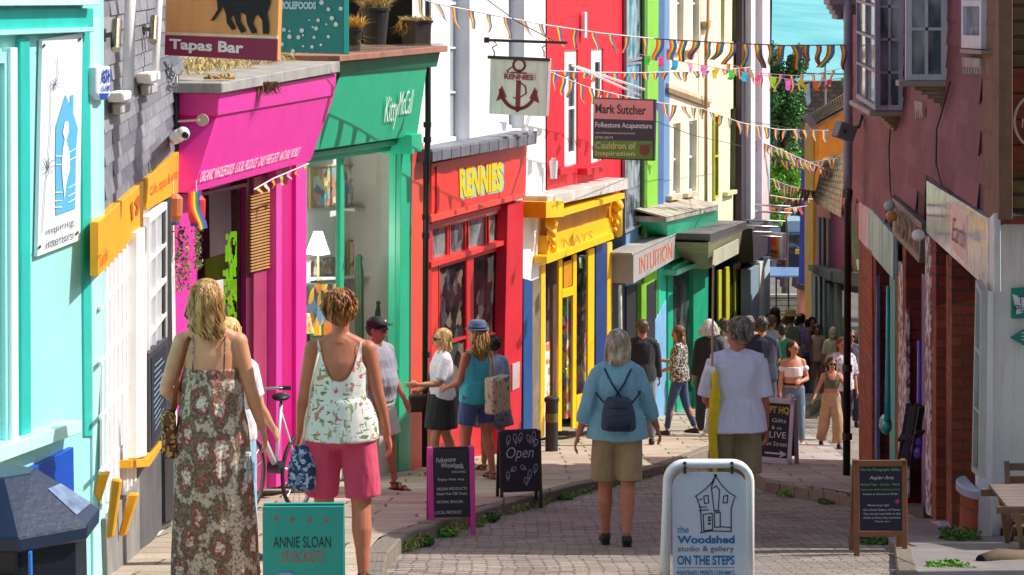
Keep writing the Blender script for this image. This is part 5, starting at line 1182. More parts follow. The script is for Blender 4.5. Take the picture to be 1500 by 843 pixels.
if BB.n.y > 0: BB.n = -BB.n
slab('wall', BB, [(1179, 228), (1190, 230), (1188, 424), (1174, 422)], P('#1c3fa8', .6, .08, .1), bb_, 0, .3)
slab('base_wall', BB, [(1172, 424), (1190, 424), (1190, 520), (1172, 520)], P('#d68a72', .7, .1, .2), bb_, .02, .3)
slab('cornice', BB, [(1170, 416), (1190, 420), (1190, 428), (1170, 424)], P('#2b2f3c', .6), bb_, .2, .4)
gb_ = thing('brick_building', 'brown brick building with a gable window behind the ochre roof', 'building', at(1210, 300, 120))
GB_ = far(1170, 130, 1260, 128)
if GB_.n.y > 0: GB_.n = -GB_.n
slab('wall', GB_, [(1172, 120), (1246, 118), (1246, 420), (1168, 420)], brickmat('far_brick', '#957f6c', '#75614f', '#5e5148', .5, .25, .03), gb_, 0, 1)
slab('window', GB_, [(1176, 126), (1185, 122), (1187, 150), (1182, 156)], P('#cfe0ea', .3), gb_, .1, .1)
slab('railing', GB_, [(1170, 107), (1246, 108), (1246, 110), (1170, 109)], P('#7c8086', .4, metal=.5), gb_, .1, .1)
tag(MB().tube([at(1209, 190, 118), at(1209, 84, 118)], .05, 8).tube([at(1203, 92, 118), at(1215, 92, 118)], .03, 6).build('mast', P('#9ca0a6', .4), None), 'thin grey mast above the brown brick building', 'mast')
# quay buildings low behind the trees
qb = thing('grey_roof_building', 'low building with a dark grey roof between the two trees', 'building', at(1160, 220, 112))
slab('roof', far(1120, 112, 1190, 112.2), [(1130, 205), (1176, 203), (1190, 216), (1120, 220)], P('#5a626c', .7, .2), qb, 0, .6)
slab('wall', far(1120, 114, 1190, 114.2), [(1112, 216), (1200, 214), (1200, 420), (1112, 420)], P('#6d5a56', .8, .2), qb, 0, 4)
# trees
def tree(name, base, crown_c, rx, ry, rz_, n, mats, label, seed, leaf=.16, trunk_r=.16):
    rr = random.Random(seed); t = thing(name, label, 'tree', base)
    mb = MB(); b0 = Vector(base); c = Vector(crown_c); mb.tube([b0, b0.lerp(c, .5) + Vector((.1, 0, 0)), c], [trunk_r, trunk_r * .7, trunk_r * .3], 8)
    cl = []
    for i in range(26):
        d = Vector((rr.gauss(0, 1), rr.gauss(0, 1), rr.gauss(0, 1))).normalized() * rr.uniform(.25, .95); p = c + Vector((d.x * rx, d.y * ry, d.z * rz_)); cl.append((p, rr.uniform(.22, .42)))
        if i < 9: mb.tube([b0.lerp(c, .45 + .04 * i), (b0.lerp(c, .6 + .03 * i)).lerp(p, .5), p], [trunk_r * .4, trunk_r * .25, .02], 6)
    mb.build('trunk', P('#4a3c30', .9), t)
    mb = MB()
    for i in range(n):
        p, s_ = cl[rr.randrange(len(cl))]; d = Vector((rr.gauss(0, 1), rr.gauss(0, 1), rr.gauss(0, 1))).normalized() * rr.random() ** .4 * s_
        q = p + Vector((d.x * rx, d.y * ry, d.z * rz_)) * 1.0; u = Vector((rr.gauss(0, 1), rr.gauss(0, 1), rr.gauss(0, .7))).normalized() * leaf * rr.uniform(.6, 1.2); w_ = u.cross(Vector((rr.gauss(0, 1), rr.gauss(0, 1), rr.gauss(0, 1))))
        w_ = w_.normalized() * leaf * .5; mb.mi = 0 if rr.random() < .6 else 1
        mb.add([q - u, q + w_, q + u, q - w_], [(0, 1, 2, 3)])
    mb.build('crown', mats, t, merge=False)
LA, LB_ = P('#4c7842', .6, .3, 0), P('#74aa54', .6, .3, 0); LC, LD = P('#6fae2c', .6, .25, 0), P('#93cc3c', .6, .25, 0)
Yt = 104; tree('tall_tree', at(1150, 430, Yt), at(1148, 155, Yt), 1.25, 1.6, 2.5, 15000, [LA, LB_], 'tall dark green tree in front of the sea', 11, .1)
tree('bushy_tree', at(1148, 420, 92), at(1146, 268, 92), 1.0, 1.3, 1.35, 9000, [LC, LD], 'bright green bushy tree below the tall dark one', 12, .08)
tree('dark_tree', at(1165, 420, 100), at(1172, 240, 100), .7, 1.2, 1.0, 3000, [LA, LB_], 'small dark tree behind the blue building edge', 13, .1)
# van / bus, shelter, sign boards
VN = far(1110, 98, 1200, 98.2)
if VN.n.y > 0: VN.n = -VN.n
t = thing('parked_van', 'pale blue and white van parked across the far end of the street', 'van', at(1150, 400, 98))
VB = P('#a6c4dc', .35, .04, .1); mb = MB(); mb.poly(VN, [(1122, 330), (1130, 322), (1182, 322), (1184, 396), (1120, 396)], 0, 1.6); mb.build('body', VB, t, bevel=.06)
slab('windscreen', VN, [(1148, 344), (1174, 344), (1174, 366), (1146, 366)], PANE, t, .03, .04); slab('side_window', VN, [(1124, 346), (1143, 346), (1142, 366), (1123, 366)], PANE, t, .03, .04); slab('stripe', VN, [(1121, 340), (1183, 340), (1183, 343), (1121, 343)], P('#3f78b4', .4), t, .025, .03)
for x in (1130, 1172): MB().tube([VN.pt(x, 392, .05), VN.pt(x, 392, -.2)], .26, 18).tube([VN.pt(x, 392, .06), VN.pt(x, 392, .0)], .13, 14).build('wheel', P('#1a1a1c', .6), t)
slab('bumper', VN, [(1120, 384), (1184, 384), (1184, 391), (1120, 391)], P('#2b2f36', .5), t, .06, .1)
t = thing('parked_car', 'dark blue car standing in front of the pale van', 'car', at(1160, 405, 95)); CN = far(1110, 95, 1200, 95.1)
if CN.n.y > 0: CN.n = -CN.n
MB().poly(CN, [(1137, 400), (1138, 384), (1146, 372), (1152, 362), (1170, 361), (1176, 374), (1178, 400)], 0, 1.4).build('body', P('#1c2c48', .3), t, bevel=.05)
slab('rear_window', CN, [(1154, 364), (1168, 364), (1172, 373), (1150, 373)], PANE, t, .03, .03)
for x in (1142, 1173): MB().tube([CN.pt(x, 402, .03), CN.pt(x, 402, -.25)], .22, 16).build('wheel', P('#161618', .6), t)
for x in (1141, 1172): MB().box(CN.pt(x, 385, .03), .12, .05, .07).build('tail_light', P('#c02a26', .3), t)
SH = far(1110, 88, 1200, 88.1)
if SH.n.y > 0: SH.n = -SH.n
t = thing('glass_shelter', 'street shelter with a sloping blue roof and dark glazing bars', 'shelter', at(1150, 495, 88))
mb = MB(); A, B, C, D = at(1122, 391, 90), at(1173, 392, 90), at(1120, 404, 87), at(1175, 404, 87); mb.prism([A, B, D, C], Vector((0, 0, -.06))); mb.build('roof', P('#7d9cc8', .3, .06, .1), t)
mb = MB()
for x in (1121, 1137, 1155, 1172): mb.beam(SH.pt(x, 402, 0), SH.pt(x, 500, 0), .055)
for y in (405, 437, 470): mb.beam(SH.pt(1120, y, 0), SH.pt(1174, y, 0), .045)
mb.build('frame', P('#23262c', .5), t)
pm = MB(); pm.add([SH.pt(1121, 405, .0), SH.pt(1172, 405, 0), SH.pt(1172, 500, 0), SH.pt(1121, 500, 0)], [(0, 1, 2, 3)]); pm.build('glazing', glassmat('clear_glass', '#e6f0f4', .08), t)
LT = far(1106, 96, 1186, 96.1)
t = thing('quay_wall', 'pale sunlit low wall with railings behind the shelter', 'wall', at(1150, 480, 92))
Q2 = far(1106, 91.5, 1190, 91.6)
if Q2.n.y > 0: Q2.n = -Q2.n
slab('wall', Q2, [(1112, 432), (1186, 432), (1186, 500), (1112, 500)], P('#d8c7a4', .8, .15, .2), t, 0, .3)
mb = MB()
for y in (440, 448, 456): mb.beam(Q2.pt(1112, y, .1), Q2.pt(1186, y, .1), .03)
mb.build('railing', P('#5b6066', .4), t)
t, pl = blade('hanging_sign', 'orange and yellow film shop sign reading Kodak in a white frame', 'sign', 1121, 1146, 53, None, None, yr=52.4)
MB().poly(pl, [(1120, 339), (1147, 342), (1146, 382), (1121, 379)], 0, .1).build('frame', P('#e4dcd8', .5), t, bevel=.01)
MB().poly(pl, [(1123, 343), (1141, 345), (1141, 378), (1123, 377)], .006, .01).build('face', P('#ee8a1c', .5, .06, .05), t)
mb = MB(); fillpoly(mb, [(1126, 346), (1138, 347), (1136, 362), (1131, 358), (1126, 366)], lambda a, b_: pl.pt(a, b_, .01)); mb.build('red_motif', P('#e2401c', .5), t)
mb = MB(); letters(mb, 'Kodak', qmap(pl, [(1120, 364), (1139, 366), (1139, 372), (1120, 370)], .014), bold=.03); letters(mb, 'EXPRESS', qmap(pl, [(1123, 373), (1138, 374), (1138, 377), (1123, 376)], .014)); mb.build('lettering', P('#8c2014', .5), t)
t, pl = blade('hanging_sign', 'blue and white projecting sign beside the orange film sign', 'sign', 1108, 1124, 52, None, None, yr=51.6)
MB().poly(pl, [(1112, 347), (1122, 345), (1122, 376), (1108, 374)], 0, .1).build('panel', P('#1c72b8', .5, .06, .05), t, bevel=.01); slab('white_edge', pl, [(1107, 374), (1122, 376), (1122, 379), (1107, 377)], P('#e6eef4', .5), t, .01, .12)
t = tag(MB().tube([at(1115, 378, 53), at(1111, 500, 53)], .05, 8).build('blue_post', P('#2f7cc0', .4), None, smooth=True), 'bright blue pipe rising beneath the blue sign', 'post')
tag(MB().tube([at(1096, 440, 50), at(1097, 385, 50)], .04, 8).build('flag_pole_bracket', P('#4b4a50', .5), None), 'short dark bracket pole on the end house', 'pole')
tag(MB().box(at(1169, 369, 90), .2, .08, .18).build('yellow_plate', P('#f0c418', .4), None, bevel=.01), 'small bright yellow plate on the blue building edge', 'sign')

# unseen building added outside the frame to shade the foreground road
nb = thing('added_shade_building', 'plain brick building across the courtyard from the white wall', 'building', (5.4, 6, gz(6)))
mb = MB(); zg = gz(16) - .5; mb.prism([Vector((5.4, 5.0, zg)), Vector((9.5, 5.0, zg)), Vector((9.5, 15.6, zg)), Vector((5.4, 15.6, zg))], Vector((0, 0, 1.5 - zg)), None); mb.build('wall', GBRK, nb)
NBP = PL((5.4, 5.0), (5.4, 15.6), -1)
for yy_ in (6.5, 9.2, 12.2):
    mb = MB(); mb.box((5.38, yy_, -.6), .05, 1.0, 1.4); f_ = mb.build('window', WHITE, nb, bevel=.01); MB().box((5.35, yy_, -.6), .02, .86, 1.26).build('pane', PANE, f_)
mb = MB(); mb.box((7.4, 10.3, 1.56), 4.5, 11, .12); mb.build('roof', SLATE, nb)
# ================================================================ STREET FURNITURE
def road_pt(px, py, side=False): return gnd(px, py, 0 if side else -KERB)
def aboard(name, label, px0, px1, yt, yb, lean=.17, road=True, fmat=None, yaw=0.0, legs=True, panel_q=(.08, .03, .92, .78), fw=.07, label2=None, back=True, pan=None, Y=None):
    """folding A board; returns thing, plane and mapping across its face"""
    c = gnd((px0 + px1) / 2, yb, -KERB if road else 0)
    if Y: c = at((px0 + px1) / 2, yb, Y)
    s_ = F / c.y; W = (px1 - px0) / s_; H = (yb - yt) / s_ / math.cos(lean) * 1.0
    U = Vector((math.cos(yaw), math.sin(yaw), 0)); nrm = Vector((U.y, -U.x, 0)); V = (Vector((0, 0, 1)) * math.cos(lean) - nrm * math.sin(lean)).normalized()
    Nn = U.cross(V); Nn = -Nn if Nn.y > 0 else Nn
    V2 = (Vector((0, 0, 1)) * math.cos(lean) + nrm * math.sin(lean)).normalized()
    t = thing(name, label, 'A board', c)
    o = c - U * W / 2
    def fm(a, b_, off=0.0): return o + U * (a * W) + V * ((1 - b_) * H) + Nn * off
    def fmb(a, b_, off=0.0):
        top = V * H; return o + top + U * (a * W) - V2 * (b_ * H) - nrm * (.06 - off)
    def rail(f, a0, b0, a1, b1, name_, m_, th=.025, off=.012):
        P4 = [f(a0, b0, off), f(a1, b0, off), f(a1, b1, off), f(a0, b1, off)]; n_ = (P4[1] - P4[0]).cross(P4[3] - P4[0]).normalized(); n_ = -n_ if n_.dot(-Nn) < 0 else n_
        mb = MB(); mb.prism(P4, n_ * th); return mb.build(name_, m_, t, bevel=.003)
    if legs:
        rail(fm, 0, 0, fw, 1, 'leg', fmat); rail(fm, 1 - fw, 0, 1, 1, 'leg', fmat)
        if back: rail(fmb, 0, .01, fw, 1, 'back_leg', fmat); rail(fmb, 1 - fw, .01, 1, 1, 'back_leg', fmat)
    a0, b0, a1, b1 = panel_q
    rail(fm, a0, b0, a1, b1, 'board', pan or CHALKB, .02, .006)
    if back: rail(fmb, a0, b0, a1, b1, 'back_board', pan or CHALKB, .02, -.006)
    return t, (lambda a, b_, off=.009: fm(a0 + (a1 - a0) * a, b0 + (b1 - b0) * b_, off)), rail, fm
CHALKB = P('#2b2a33', .7, .15, .15); CHALK = P('#d8d4dc', .8, .05, 0)
PKF = P('#d8409c', .45, .06, .1)
t, fm, rail, fr = aboard('pavement_board', 'pink framed chalkboard standing by the kerb with rows of small writing', 628, 698, 655, 784, .17, True, PKF, .12, fw=.11, panel_q=(.11, .02, .89, .8))
mb = MB()
letters(mb, 'Folkestone', lambda a, b_: fm(a, b_ + (1 - a) * .03), (.08, .1, .62, .17), shear=.2); letters(mb, 'Wholefoods', fm, (.22, .2, .82, .27), shear=.2); letters(mb, 'LOCAL', fm, (.6, .25, .85, .29)); letters(mb, 'ORGANIC', fm, (.5, .32, .9, .35))
letters(mb, 'Enjoy free way', fm, (.12, .42, .85, .47)); letters(mb, 'VEGAN PRODUCTS', fm, (.08, .56, .92, .6)); letters(mb, 'Gluten Free CBD Snacks', fm, (.08, .63, .92, .67)); letters(mb, 'NATURAL SKINCARE', fm, (.08, .75, .8, .79)); letters(mb, 'LOCAL PRODUCE', fm, (.03, .9, .75, .945))
mb.build('chalk_writing', CHALK, t)
BKF = P('#3a2c2c', .5, .15, .1)
t, fm, rail, fr = aboard('pavement_board', 'black chalkboard with chalk leaves and the word Open on the kerb', 732, 796, 630, 746, .12, True, BKF, .2, fw=.07, panel_q=(.06, .0, .96, .78))
mb = MB(); letters(mb, 'Open', fm, (.12, .26, .84, .5), shear=.25, bold=-.005)
for cx_, cy_, an, L in ((.18, .14, .3, .12), (.36, .12, -.2, .13), (.5, .1, .3, .12), (.72, .13, -.5, .12), (.85, .1, .2, .14), (.9, .2, .6, .1), (.55, .6, -1.2, .1), (.3, .62, 1.2, .1), (.72, .72, .2, .13), (.88, .62, .3, .12), (.62, .82, -.3, .1), (.15, .72, .1, .1)):
    c_, s_ = math.cos(an), math.sin(an); pts = []
    for k in range(13):
        q_ = k / 12 * 2 * PI; x = .035 * math.sin(q_); y = L * math.cos(q_); pts.append((cx_ + x * c_ * 1.4 - y * s_ * .7, cy_ + x * s_ + y * c_ * .6))
    strokes(mb, [pts, [(cx_, cy_), (cx_ - L * s_ * .9, cy_ + L * c_ * .9)]], fm, .012)
mb.build('chalk_drawing', P('#b9bcd4', .8, .05, 0), t)
t, fm, rail, fr = aboard('pavement_board', 'white framed slanting chalkboard behind the man in the white shirt with HQ in yellow', 1098, 1160, 582, 692, .14, True, P('#cfc4d4', .5, .05, .15), -.45, fw=.1, panel_q=(.08, .05, .92, .82))
rail(fr, .0, 0, 1, .07, 'top_rail', P('#cfc4d4', .5, .05, .15)); rail(fr, .0, .8, 1, .88, 'bottom_rail', P('#cfc4d4', .5, .05, .15))
mb = MB(); letters(mb, 'GIFT HQ', fm, (.15, .08, .95, .22), bold=.04); mb.build('yellow_name', P('#c8b028', .6), t)
mb = MB(); letters(mb, 'Gifts', fm, (.45, .29, .88, .36)); letters(mb, '& us', fm, (.45, .42, .75, .48)); letters(mb, 'LIVE', fm, (.4, .52, .9, .63)); letters(mb, 'on Street', fm, (.3, .69, .95, .77)); strokes(mb, [[(.3, .9), (.9, .9)], [(.75, .86), (.92, .9), (.75, .95)]], fm, .03)
mb.build('chalk_writing', CHALK, t)
WDB = P('#8a5a3c', .6, .12, .2)
t, fm, rail, fr = aboard('pavement_board', 'brown wooden framed chalkboard with green and white writing by the right wall', 1250, 1330, 672, 816, .12, True, WDB, .03, fw=.1, panel_q=(.09, .06, .91, .74), pan=P('#23263c', .7, .12, .1))
rail(fr, 0, 0, 1, .065, 'top_rail', WDB); rail(fr, .09, .73, .91, .79, 'bottom_rail', WDB)
mb = MB(); letters(mb, 'Fine Art Photographic Gallery', fm, (.04, .03, .96, .09), shear=.2); letters(mb, 'Animal Tiger - Acrylic - Metal', fm, (.04, .26, .93, .31)); letters(mb, 'Canvas you desire canvas you Love', fm, (.04, .34, .93, .38)); mb.build('green_writing', P('#8cc87c', .8), t)
mb = MB(); letters(mb, 'Aspler Arts', fm, (.24, .15, .8, .22), shear=.3); letters(mb, 'Posters or Interiors to Order', fm, (.1, .41, .9, .44)); letters(mb, 'Please keep right', fm, (.2, .58, .7, .62)); letters(mb, 'On a Small Gallery off Mount', fm, (.1, .65, .95, .69)); letters(mb, 'You can just say hello to the', fm, (.1, .71, .95, .75)); letters(mb, 'Artist in Every day one here', fm, (.1, .77, .95, .81)); letters(mb, 'Thank you', fm, (.35, .83, .7, .86)); mb.build('white_writing', CHALK, t)
mb = MB(); fillpoly(mb, circ(.88, .54, .05, .035, 14), fm); mb.build('red_heart', P('#c03050', .6), t)
# Annie Sloan board
t, fm, rail, fr = aboard('pavement_board', 'teal board reading Annie Sloan stockists in front of the pink shorts', 384, 506, 738, 905, .1, False, P('#1c8c80', .5, .06, .1), .03, legs=False, panel_q=(0, 0, 1, 1), pan=P('#27a294', .5, .05, .1), Y=12.3)
mb = MB(); letters(mb, 'ANNIE SLOAN', fm, (.13, .27, .84, .37), bold=.0); mb.build('dark_lettering', P('#15282c', .5), t)
mb = MB(); letters(mb, 'STOCKISTS', fm, (.22, .4, .76, .5), shear=.15)
for x in (.17, .37, .58, .78): fillpoly(mb, circ(x, .1 + x * .04, .022, .018, 14), fm)
mb.build('red_lettering', P('#c84838', .5), t)
mb = MB(); fillpoly(mb, circ(.28, .64, .17, .075, 26) + [(.44, .95), (.12, .95)], fm); mb.build('paint_tin', P('#3b4f9c', .5), t)
mb = MB(); fillpoly(mb, circ(.28, .64, .135, .05, 26), lambda a, b_: fm(a, b_, .012)); mb.build('tin_rim', P('#8fa0d8', .5), t)
# Woodshed sign : white tubular frame, hanging panel
c = at(1037, 842, 15.2); c.z = road_z(15.2)
t = thing('swing_sign', 'white tubular framed swing sign reading the Woodshed studio and gallery', 'A board', c)
PLW = TP(at(1037, 760, 15.2), (1, 0, 0), (0, .08, 1))
WH = P('#ffffff', .3, .02, .05)
def rrect(x0, y0, x1, y1, r_, n=6):
    pts = []
    for cx_, cy_, a0 in ((x0 + r_, y0 + r_, PI), (x1 - r_, y0 + r_, 1.5 * PI), ): 
        for k in range(n + 1): a = a0 + PI / 2 * k / n; pts.append((cx_ + r_ * math.cos(a), cy_ + r_ * math.sin(a)))
    return pts
pts = [(974, 915)] + rrect(978, 680, 1099, 900, 26) + [(1099, 915)]
pp = [PLW.pt(x, y, 0) for x, y in pts]
MB().tube(pp, .026, 12).build('frame', WH, t, smooth=True)
pb_ = [p + Vector((0, .045 + .3 * (1 - (p.z - pp[0].z) / (pp[6].z - pp[0].z)), 0)) for p in pp]
MB().tube(pb_, .024, 10).build('rear_frame', WH, t, smooth=True)
MB().tube([PLW.pt(974, 890, 0), PLW.pt(974, 890, 0) + Vector((0, .3, 0))], .015, 8).tube([PLW.pt(1099, 890, 0), PLW.pt(1099, 890, 0) + Vector((0, .3, 0))], .015, 8).build('brace', WH, t)
outl = rrect(985, 692, 1094, 880, 22); outl = outl + [(1092, 880), (986, 880)]
MB().poly(PLW, outl, .0, .012).build('panel', P('#f6f8ff', .25, .02, .04), t)
for x in (1003, 1072):
    MB().tube([PLW.pt(x, 679, .0), PLW.pt(x, 679, .035)], .012, 10).box(PLW.pt(x, 688, .012), .018, .03, .05).build('hook', P('#5a5450', .4, metal=.5), t)
f0 = lambda a, b_: PLW.pt(a, b_, .004)
ink = P('#2a2b30', .5, .03, 0); mb = MB()
L_ = [[(1018, 728), (1024, 724), (1034, 716), (1042, 708), (1048, 698)], [(1048, 698), (1058, 712), (1068, 722), (1078, 728)], [(1020, 728), (1026, 745), (1028, 778), (1027, 781)], [(1076, 729), (1071, 745), (1071, 779)], [(1026, 781), (1040, 778), (1072, 779)],
      [(1048, 698), (1042, 714), (1046, 748), (1052, 749), (1054, 718), (1049, 712), (1043, 716)], [(1046, 749), (1054, 749)], [(1046, 752), (1055, 751), (1055, 772), (1047, 773), (1046, 752)], [(1030, 754), (1043, 752), (1044, 776), (1031, 778), (1030, 754)],
      [(1031, 727), (1037, 726), (1038, 737), (1032, 738), (1031, 727)], [(1060, 727), (1066, 726), (1065, 737), (1059, 737), (1060, 727)], [(1038, 712), (1045, 706)], [(1022, 733), (1029, 731)], [(1024, 743), (1035, 743)], [(1024, 748), (1038, 747)], [(1056, 772), (1070, 773)]]
strokes(mb, L_, f0, 1.5); fillpoly(mb, circ(1048, 697, 2.4, 2.4, 12), f0)
for y in (757, 761, 766): fillpoly(mb, [(1037, y), (1041, y), (1041, y + 3), (1037, y + 3)], f0)
mb.build('house_drawing', ink, t)
def lt(mb, s, x0, y0, x1, y1, **k): return letters(mb, s, lambda a, b_: f0(x0 + a * (x1 - x0), y0 + b_ * (y1 - y0)), **k)
BLU = P('#1f86b8', .5, .03, 0)
mb = MB(); lt(mb, 'the', 992, 771, 1009, 781); lt(mb, 'Woodshed', 992, 785, 1076, 796.5, bold=.035); lt(mb, 'ON THE STEPS', 992, 814, 1076, 828, bold=.03); lt(mb, 'PAINTINGS | PRINTS | CERAMICS', 992, 836, 1076, 844, bold=.02); strokes(mb, [[(992, 832), (1076, 832)]], f0, .8); mb.build('blue_lettering', BLU, t)
mb = MB(); lt(mb, 'studio & gallery', 993, 800, 1075, 810.5); mb.build('grey_lettering', P('#55565c', .5), t)
# litter bin bottom left
bc = at(-6, 740, 8.2); bz = gz(8.2)
NV = P('#131a28', .35, .12, .1); NVT = P('#20304a', .35, .15, .15)
t = thing('litter_bin', 'dark navy eight sided litter bin with a hipped lid at the bottom left corner', 'bin', (bc.x, bc.y, bz))
def octo(cx_, cy_, z, rx, ry, rot=PI / 8): return [Vector((cx_ + rx * math.cos(rot + k * PI / 4), cy_ + ry * math.sin(rot + k * PI / 4), z)) for k in range(8)]
zt_ = at(0, 690, 8.2).z; ze = at(140, 788, 7.9).z
mb = MB(); R0 = octo(bc.x, bc.y, ze - .05, .355, .33); R1 = octo(bc.x, bc.y, ze, .36, .335); R2 = octo(bc.x, bc.y, zt_, .14, .12); vs = R0 + R1 + R2
mb.add(vs, [(k, (k + 1) % 8, (k + 1) % 8 + 8, k + 8) for k in range(8)] + [(k + 8, (k + 1) % 8 + 8, (k + 1) % 8 + 16, k + 16) for k in range(8)] + [tuple(range(16, 24)), tuple(reversed(range(8)))])
mb.build('lid', NVT, t, bevel=.006)
mb = MB(); A0 = octo(bc.x, bc.y, bz, .31, .29); A1 = octo(bc.x, bc.y, ze - .05, .31, .29); mb.add(A0 + A1, [(k, (k + 1) % 8, (k + 1) % 8 + 8, k + 8) for k in range(8)]); mb.build('body', NV, t, bevel=.006)
p = Vector((bc.x + .12, bc.y - .292, ze - .1)); mb = MB(); mb.box(p + Vector((-.06, .0, -.1)), .16, .02, .12); mb.build('slot', P('#0c0d10', .8), t)
mb = MB(); mb.box(p + Vector((.05, .004, -.1)), .008, .03, .3); mb.build('blue_line', P('#2a7fe0', .4), t)
mb = MB(); mb.box(p + Vector((-.13, -.004, -.14)), .14, .03, .02); mb.build('brass_plate', P('#a08a50', .4, metal=.6), t)
lp = [R1[0].lerp(R2[0], .15), R1[7].lerp(R2[7], .2), R1[7].lerp(R2[7], .7), R1[0].lerp(R2[0], .62)]
cc = (R1[7] + R1[0] + R2[0] + R2[7]) / 4; nrm_ = (R1[0] - R1[7]).cross(R2[7] - R1[7]).normalized(); nrm_ = nrm_ if nrm_.z > 0 else -nrm_
mb = MB(); mb.add([p_ + nrm_ * .003 for p_ in lp], [(0, 1, 2, 3)]); mb.build('worn_sticker', P('#7d90b0', .5, .4, .5, sc=12), t)
# bollard
b0 = gnd(808, 661); t = thing('bollard', 'short black bollard on the pavement by the yellow shop', 'bollard', b0)
MB().tube([b0, b0 + Vector((0, 0, .66)), b0 + Vector((0, 0, .68)), b0 + Vector((0, 0, .72)), b0 + Vector((0, 0, .74))], [.085, .085, .1, .1, .07], 16).build('post', P('#26262a', .5, .15, .2), t); MB().tube([b0 + Vector((0, 0, .4)), b0 + Vector((0, 0, .52))], .088, 16).build('yellow_band', P('#7a702c', .6, .2), t)
# table and chair at the right edge
WD = P('#7d6250', .7, .2, .2); WDG = P('#7a6c66', .75, .2, .2)
zc = road_z(18)
t = thing('folding_table', 'small weathered wooden slatted table cut off by the right edge', 'table', at(1520, 840, 17.6))
mb = MB(); A, B = at(1462, 714, 17.9), at(1482, 738, 17.3)
for k in range(7):
    y = 17.25 + k * .11; z = A.z; x0 = 3.53 + k * .003; mb.box((x0 + .42, y, z), .84 + .0, .1, .022)
mb.build('tabletop', WDG, t, bevel=.004)
zc = A.z
for x0, x1, y in ((3.62, 3.74, 17.3), (4.25, 4.08, 17.3), (3.62, 3.74, 17.9), (4.25, 4.08, 17.9)): MB().beam((x0, y, zc - .02), (x1, y, zc - .74), .035).build('leg', P('#8c6a4c', .7, .2), t, bevel=.004)
MB().box((3.83, 17.3, zc - .04), .7, .03, .05).box((3.83, 17.9, zc - .04), .7, .03, .05).build('apron', WD, t)
t = thing('slatted_chair', 'slatted wooden folding chair behind the small table', 'chair', at(1510, 830, 18.4)); zc = at(1475, 676, 18.35)
mb = MB(); x0 = zc.x
for k in range(4): mb.box((x0 + .24, 18.36, zc.z - .045 - k * .1), .44, .02, .055)
mb.build('backrest', WD, t, bevel=.004)
for x in (x0, x0 + .48): MB().beam((x, 18.36, zc.z), (x + .02, 18.2, zc.z - .88), .035).build('leg', WD, t, bevel=.005)
for x in (x0, x0 + .48): MB().beam((x, 18.0, zc.z - .42), (x, 18.42, zc.z - .88), .03).build('leg', WD, t, bevel=.005)
mb = MB()
for k in range(5): mb.box((x0 + .24, 17.98 + k * .08, zc.z - .42), .44, .065, .02)
mb.build('seat', WD, t, bevel=.004)
p = gnd(1440, 832, -KERB); t = thing('drain_pipe', 'clay coloured drain pipe end lying by the white wall foot', 'pipe', p)
MB().tube([p + Vector((-.02, -.05, .06)), p + Vector((.12, .1, .05)), p + Vector((.3, .16, .02))], [.045, .06, .06], 14).build('pipe_body', P('#6e5c4a', .8, .25, .4), t, smooth=True); MB().tube([p + Vector((-.03, -.06, .06)), p + Vector((-.02, -.05, .06))], .04, 14).build('pipe_mouth', P('#0b0a09', .9), t)
# bicycle leaning in front of the pink shop
bk = gnd(362, 752); Yb = bk.y
def bp(px, py, dy=0.0): return at(px, py, Yb + dy)
t = thing('bicycle', 'white and pink bicycle half hidden between the two women', 'bicycle', bk)
def wheel(c, r_, ax):
    ax = ax.normalized(); x = ax.orthogonal().normalized(); x = (Vector((0, 0, 1)) - ax * ax.z).normalized(); y = ax.cross(x)
    ring = [c + x * r_ * math.cos(2 * PI * k / 28) + y * r_ * math.sin(2 * PI * k / 28) for k in range(29)]
    w_ = MB().tube(ring, .019, 8, cap=False).build('wheel', P('#24242a', .7), t, smooth=True)
    MB().tube([c + (p_ - c) * .94 for p_ in ring], .008, 6, cap=False).build('rim', P('#9a9ca2', .3, metal=.7), w_)
    mb = MB()
    for k in range(0, 28, 2): mb.tube([c, c + (ring[k] - c) * .93], .0022, 4)
    mb.build('spoke', P('#a8aab0', .3, metal=.7), w_)
sc_ = Yb / F; Rw = .33; AX = Vector((.93, -.36, 0)); D_ = Vector((.36, .93, 0)).normalized()
w1 = Vector((bp(361, 700).x, Yb, gz(Yb) + Rw)); w2 = w1 + D_ * 1.02; w2.z = gz(w2.y) + Rw
wheel(w1, Rw, AX); wheel(w2, Rw, AX)
FR = P('#dcdde2', .3, .05, .05); hb = w1 + D_ * .18 + Vector((0, 0, .62)); bbk = w1 + D_ * .56 + Vector((0, 0, -.03)); st_ = w1 + D_ * .68 + Vector((0, 0, .52))
mb = MB(); mb.tube([w1, w1 + D_ * .06 + Vector((0, 0, .3)), hb], .016, 8).tube([hb - Vector((0, 0, .12)), bbk.lerp(hb, .45) - Vector((0, 0, .07)), bbk], .026, 8).tube([bbk, st_], .018, 8).tube([w2, bbk], .012, 7).tube([w2, st_ - Vector((0, 0, .08))], .011, 7).build('frame', FR, t, smooth=True)
mb = MB(); hz = hb + Vector((0, 0, .12)); mb.tube([hb, hz], .014, 8).tube([hz - AX * .3 + D_ * .1, hz - AX * .1, hz + AX * .1, hz + AX * .3 + D_ * .1], .013, 8); mb.build('handlebar', P('#a8a9ae', .3, metal=.6), t, smooth=True)
mb = MB(); 
for s_ in (-1, 1): mb.tube([hz + AX * .2 * s_ + D_ * .06, hz + AX * .3 * s_ + D_ * .1], .019, 8)
mb.build('grip', P('#1c1c20', .7), t)
MB().ell(st_ + Vector((0, 0, .06)), (.08, .13, .035)).tube([st_, st_ + Vector((0, 0, .06))], .012, 6).build('saddle', P('#22222a', .5), t, smooth=True)
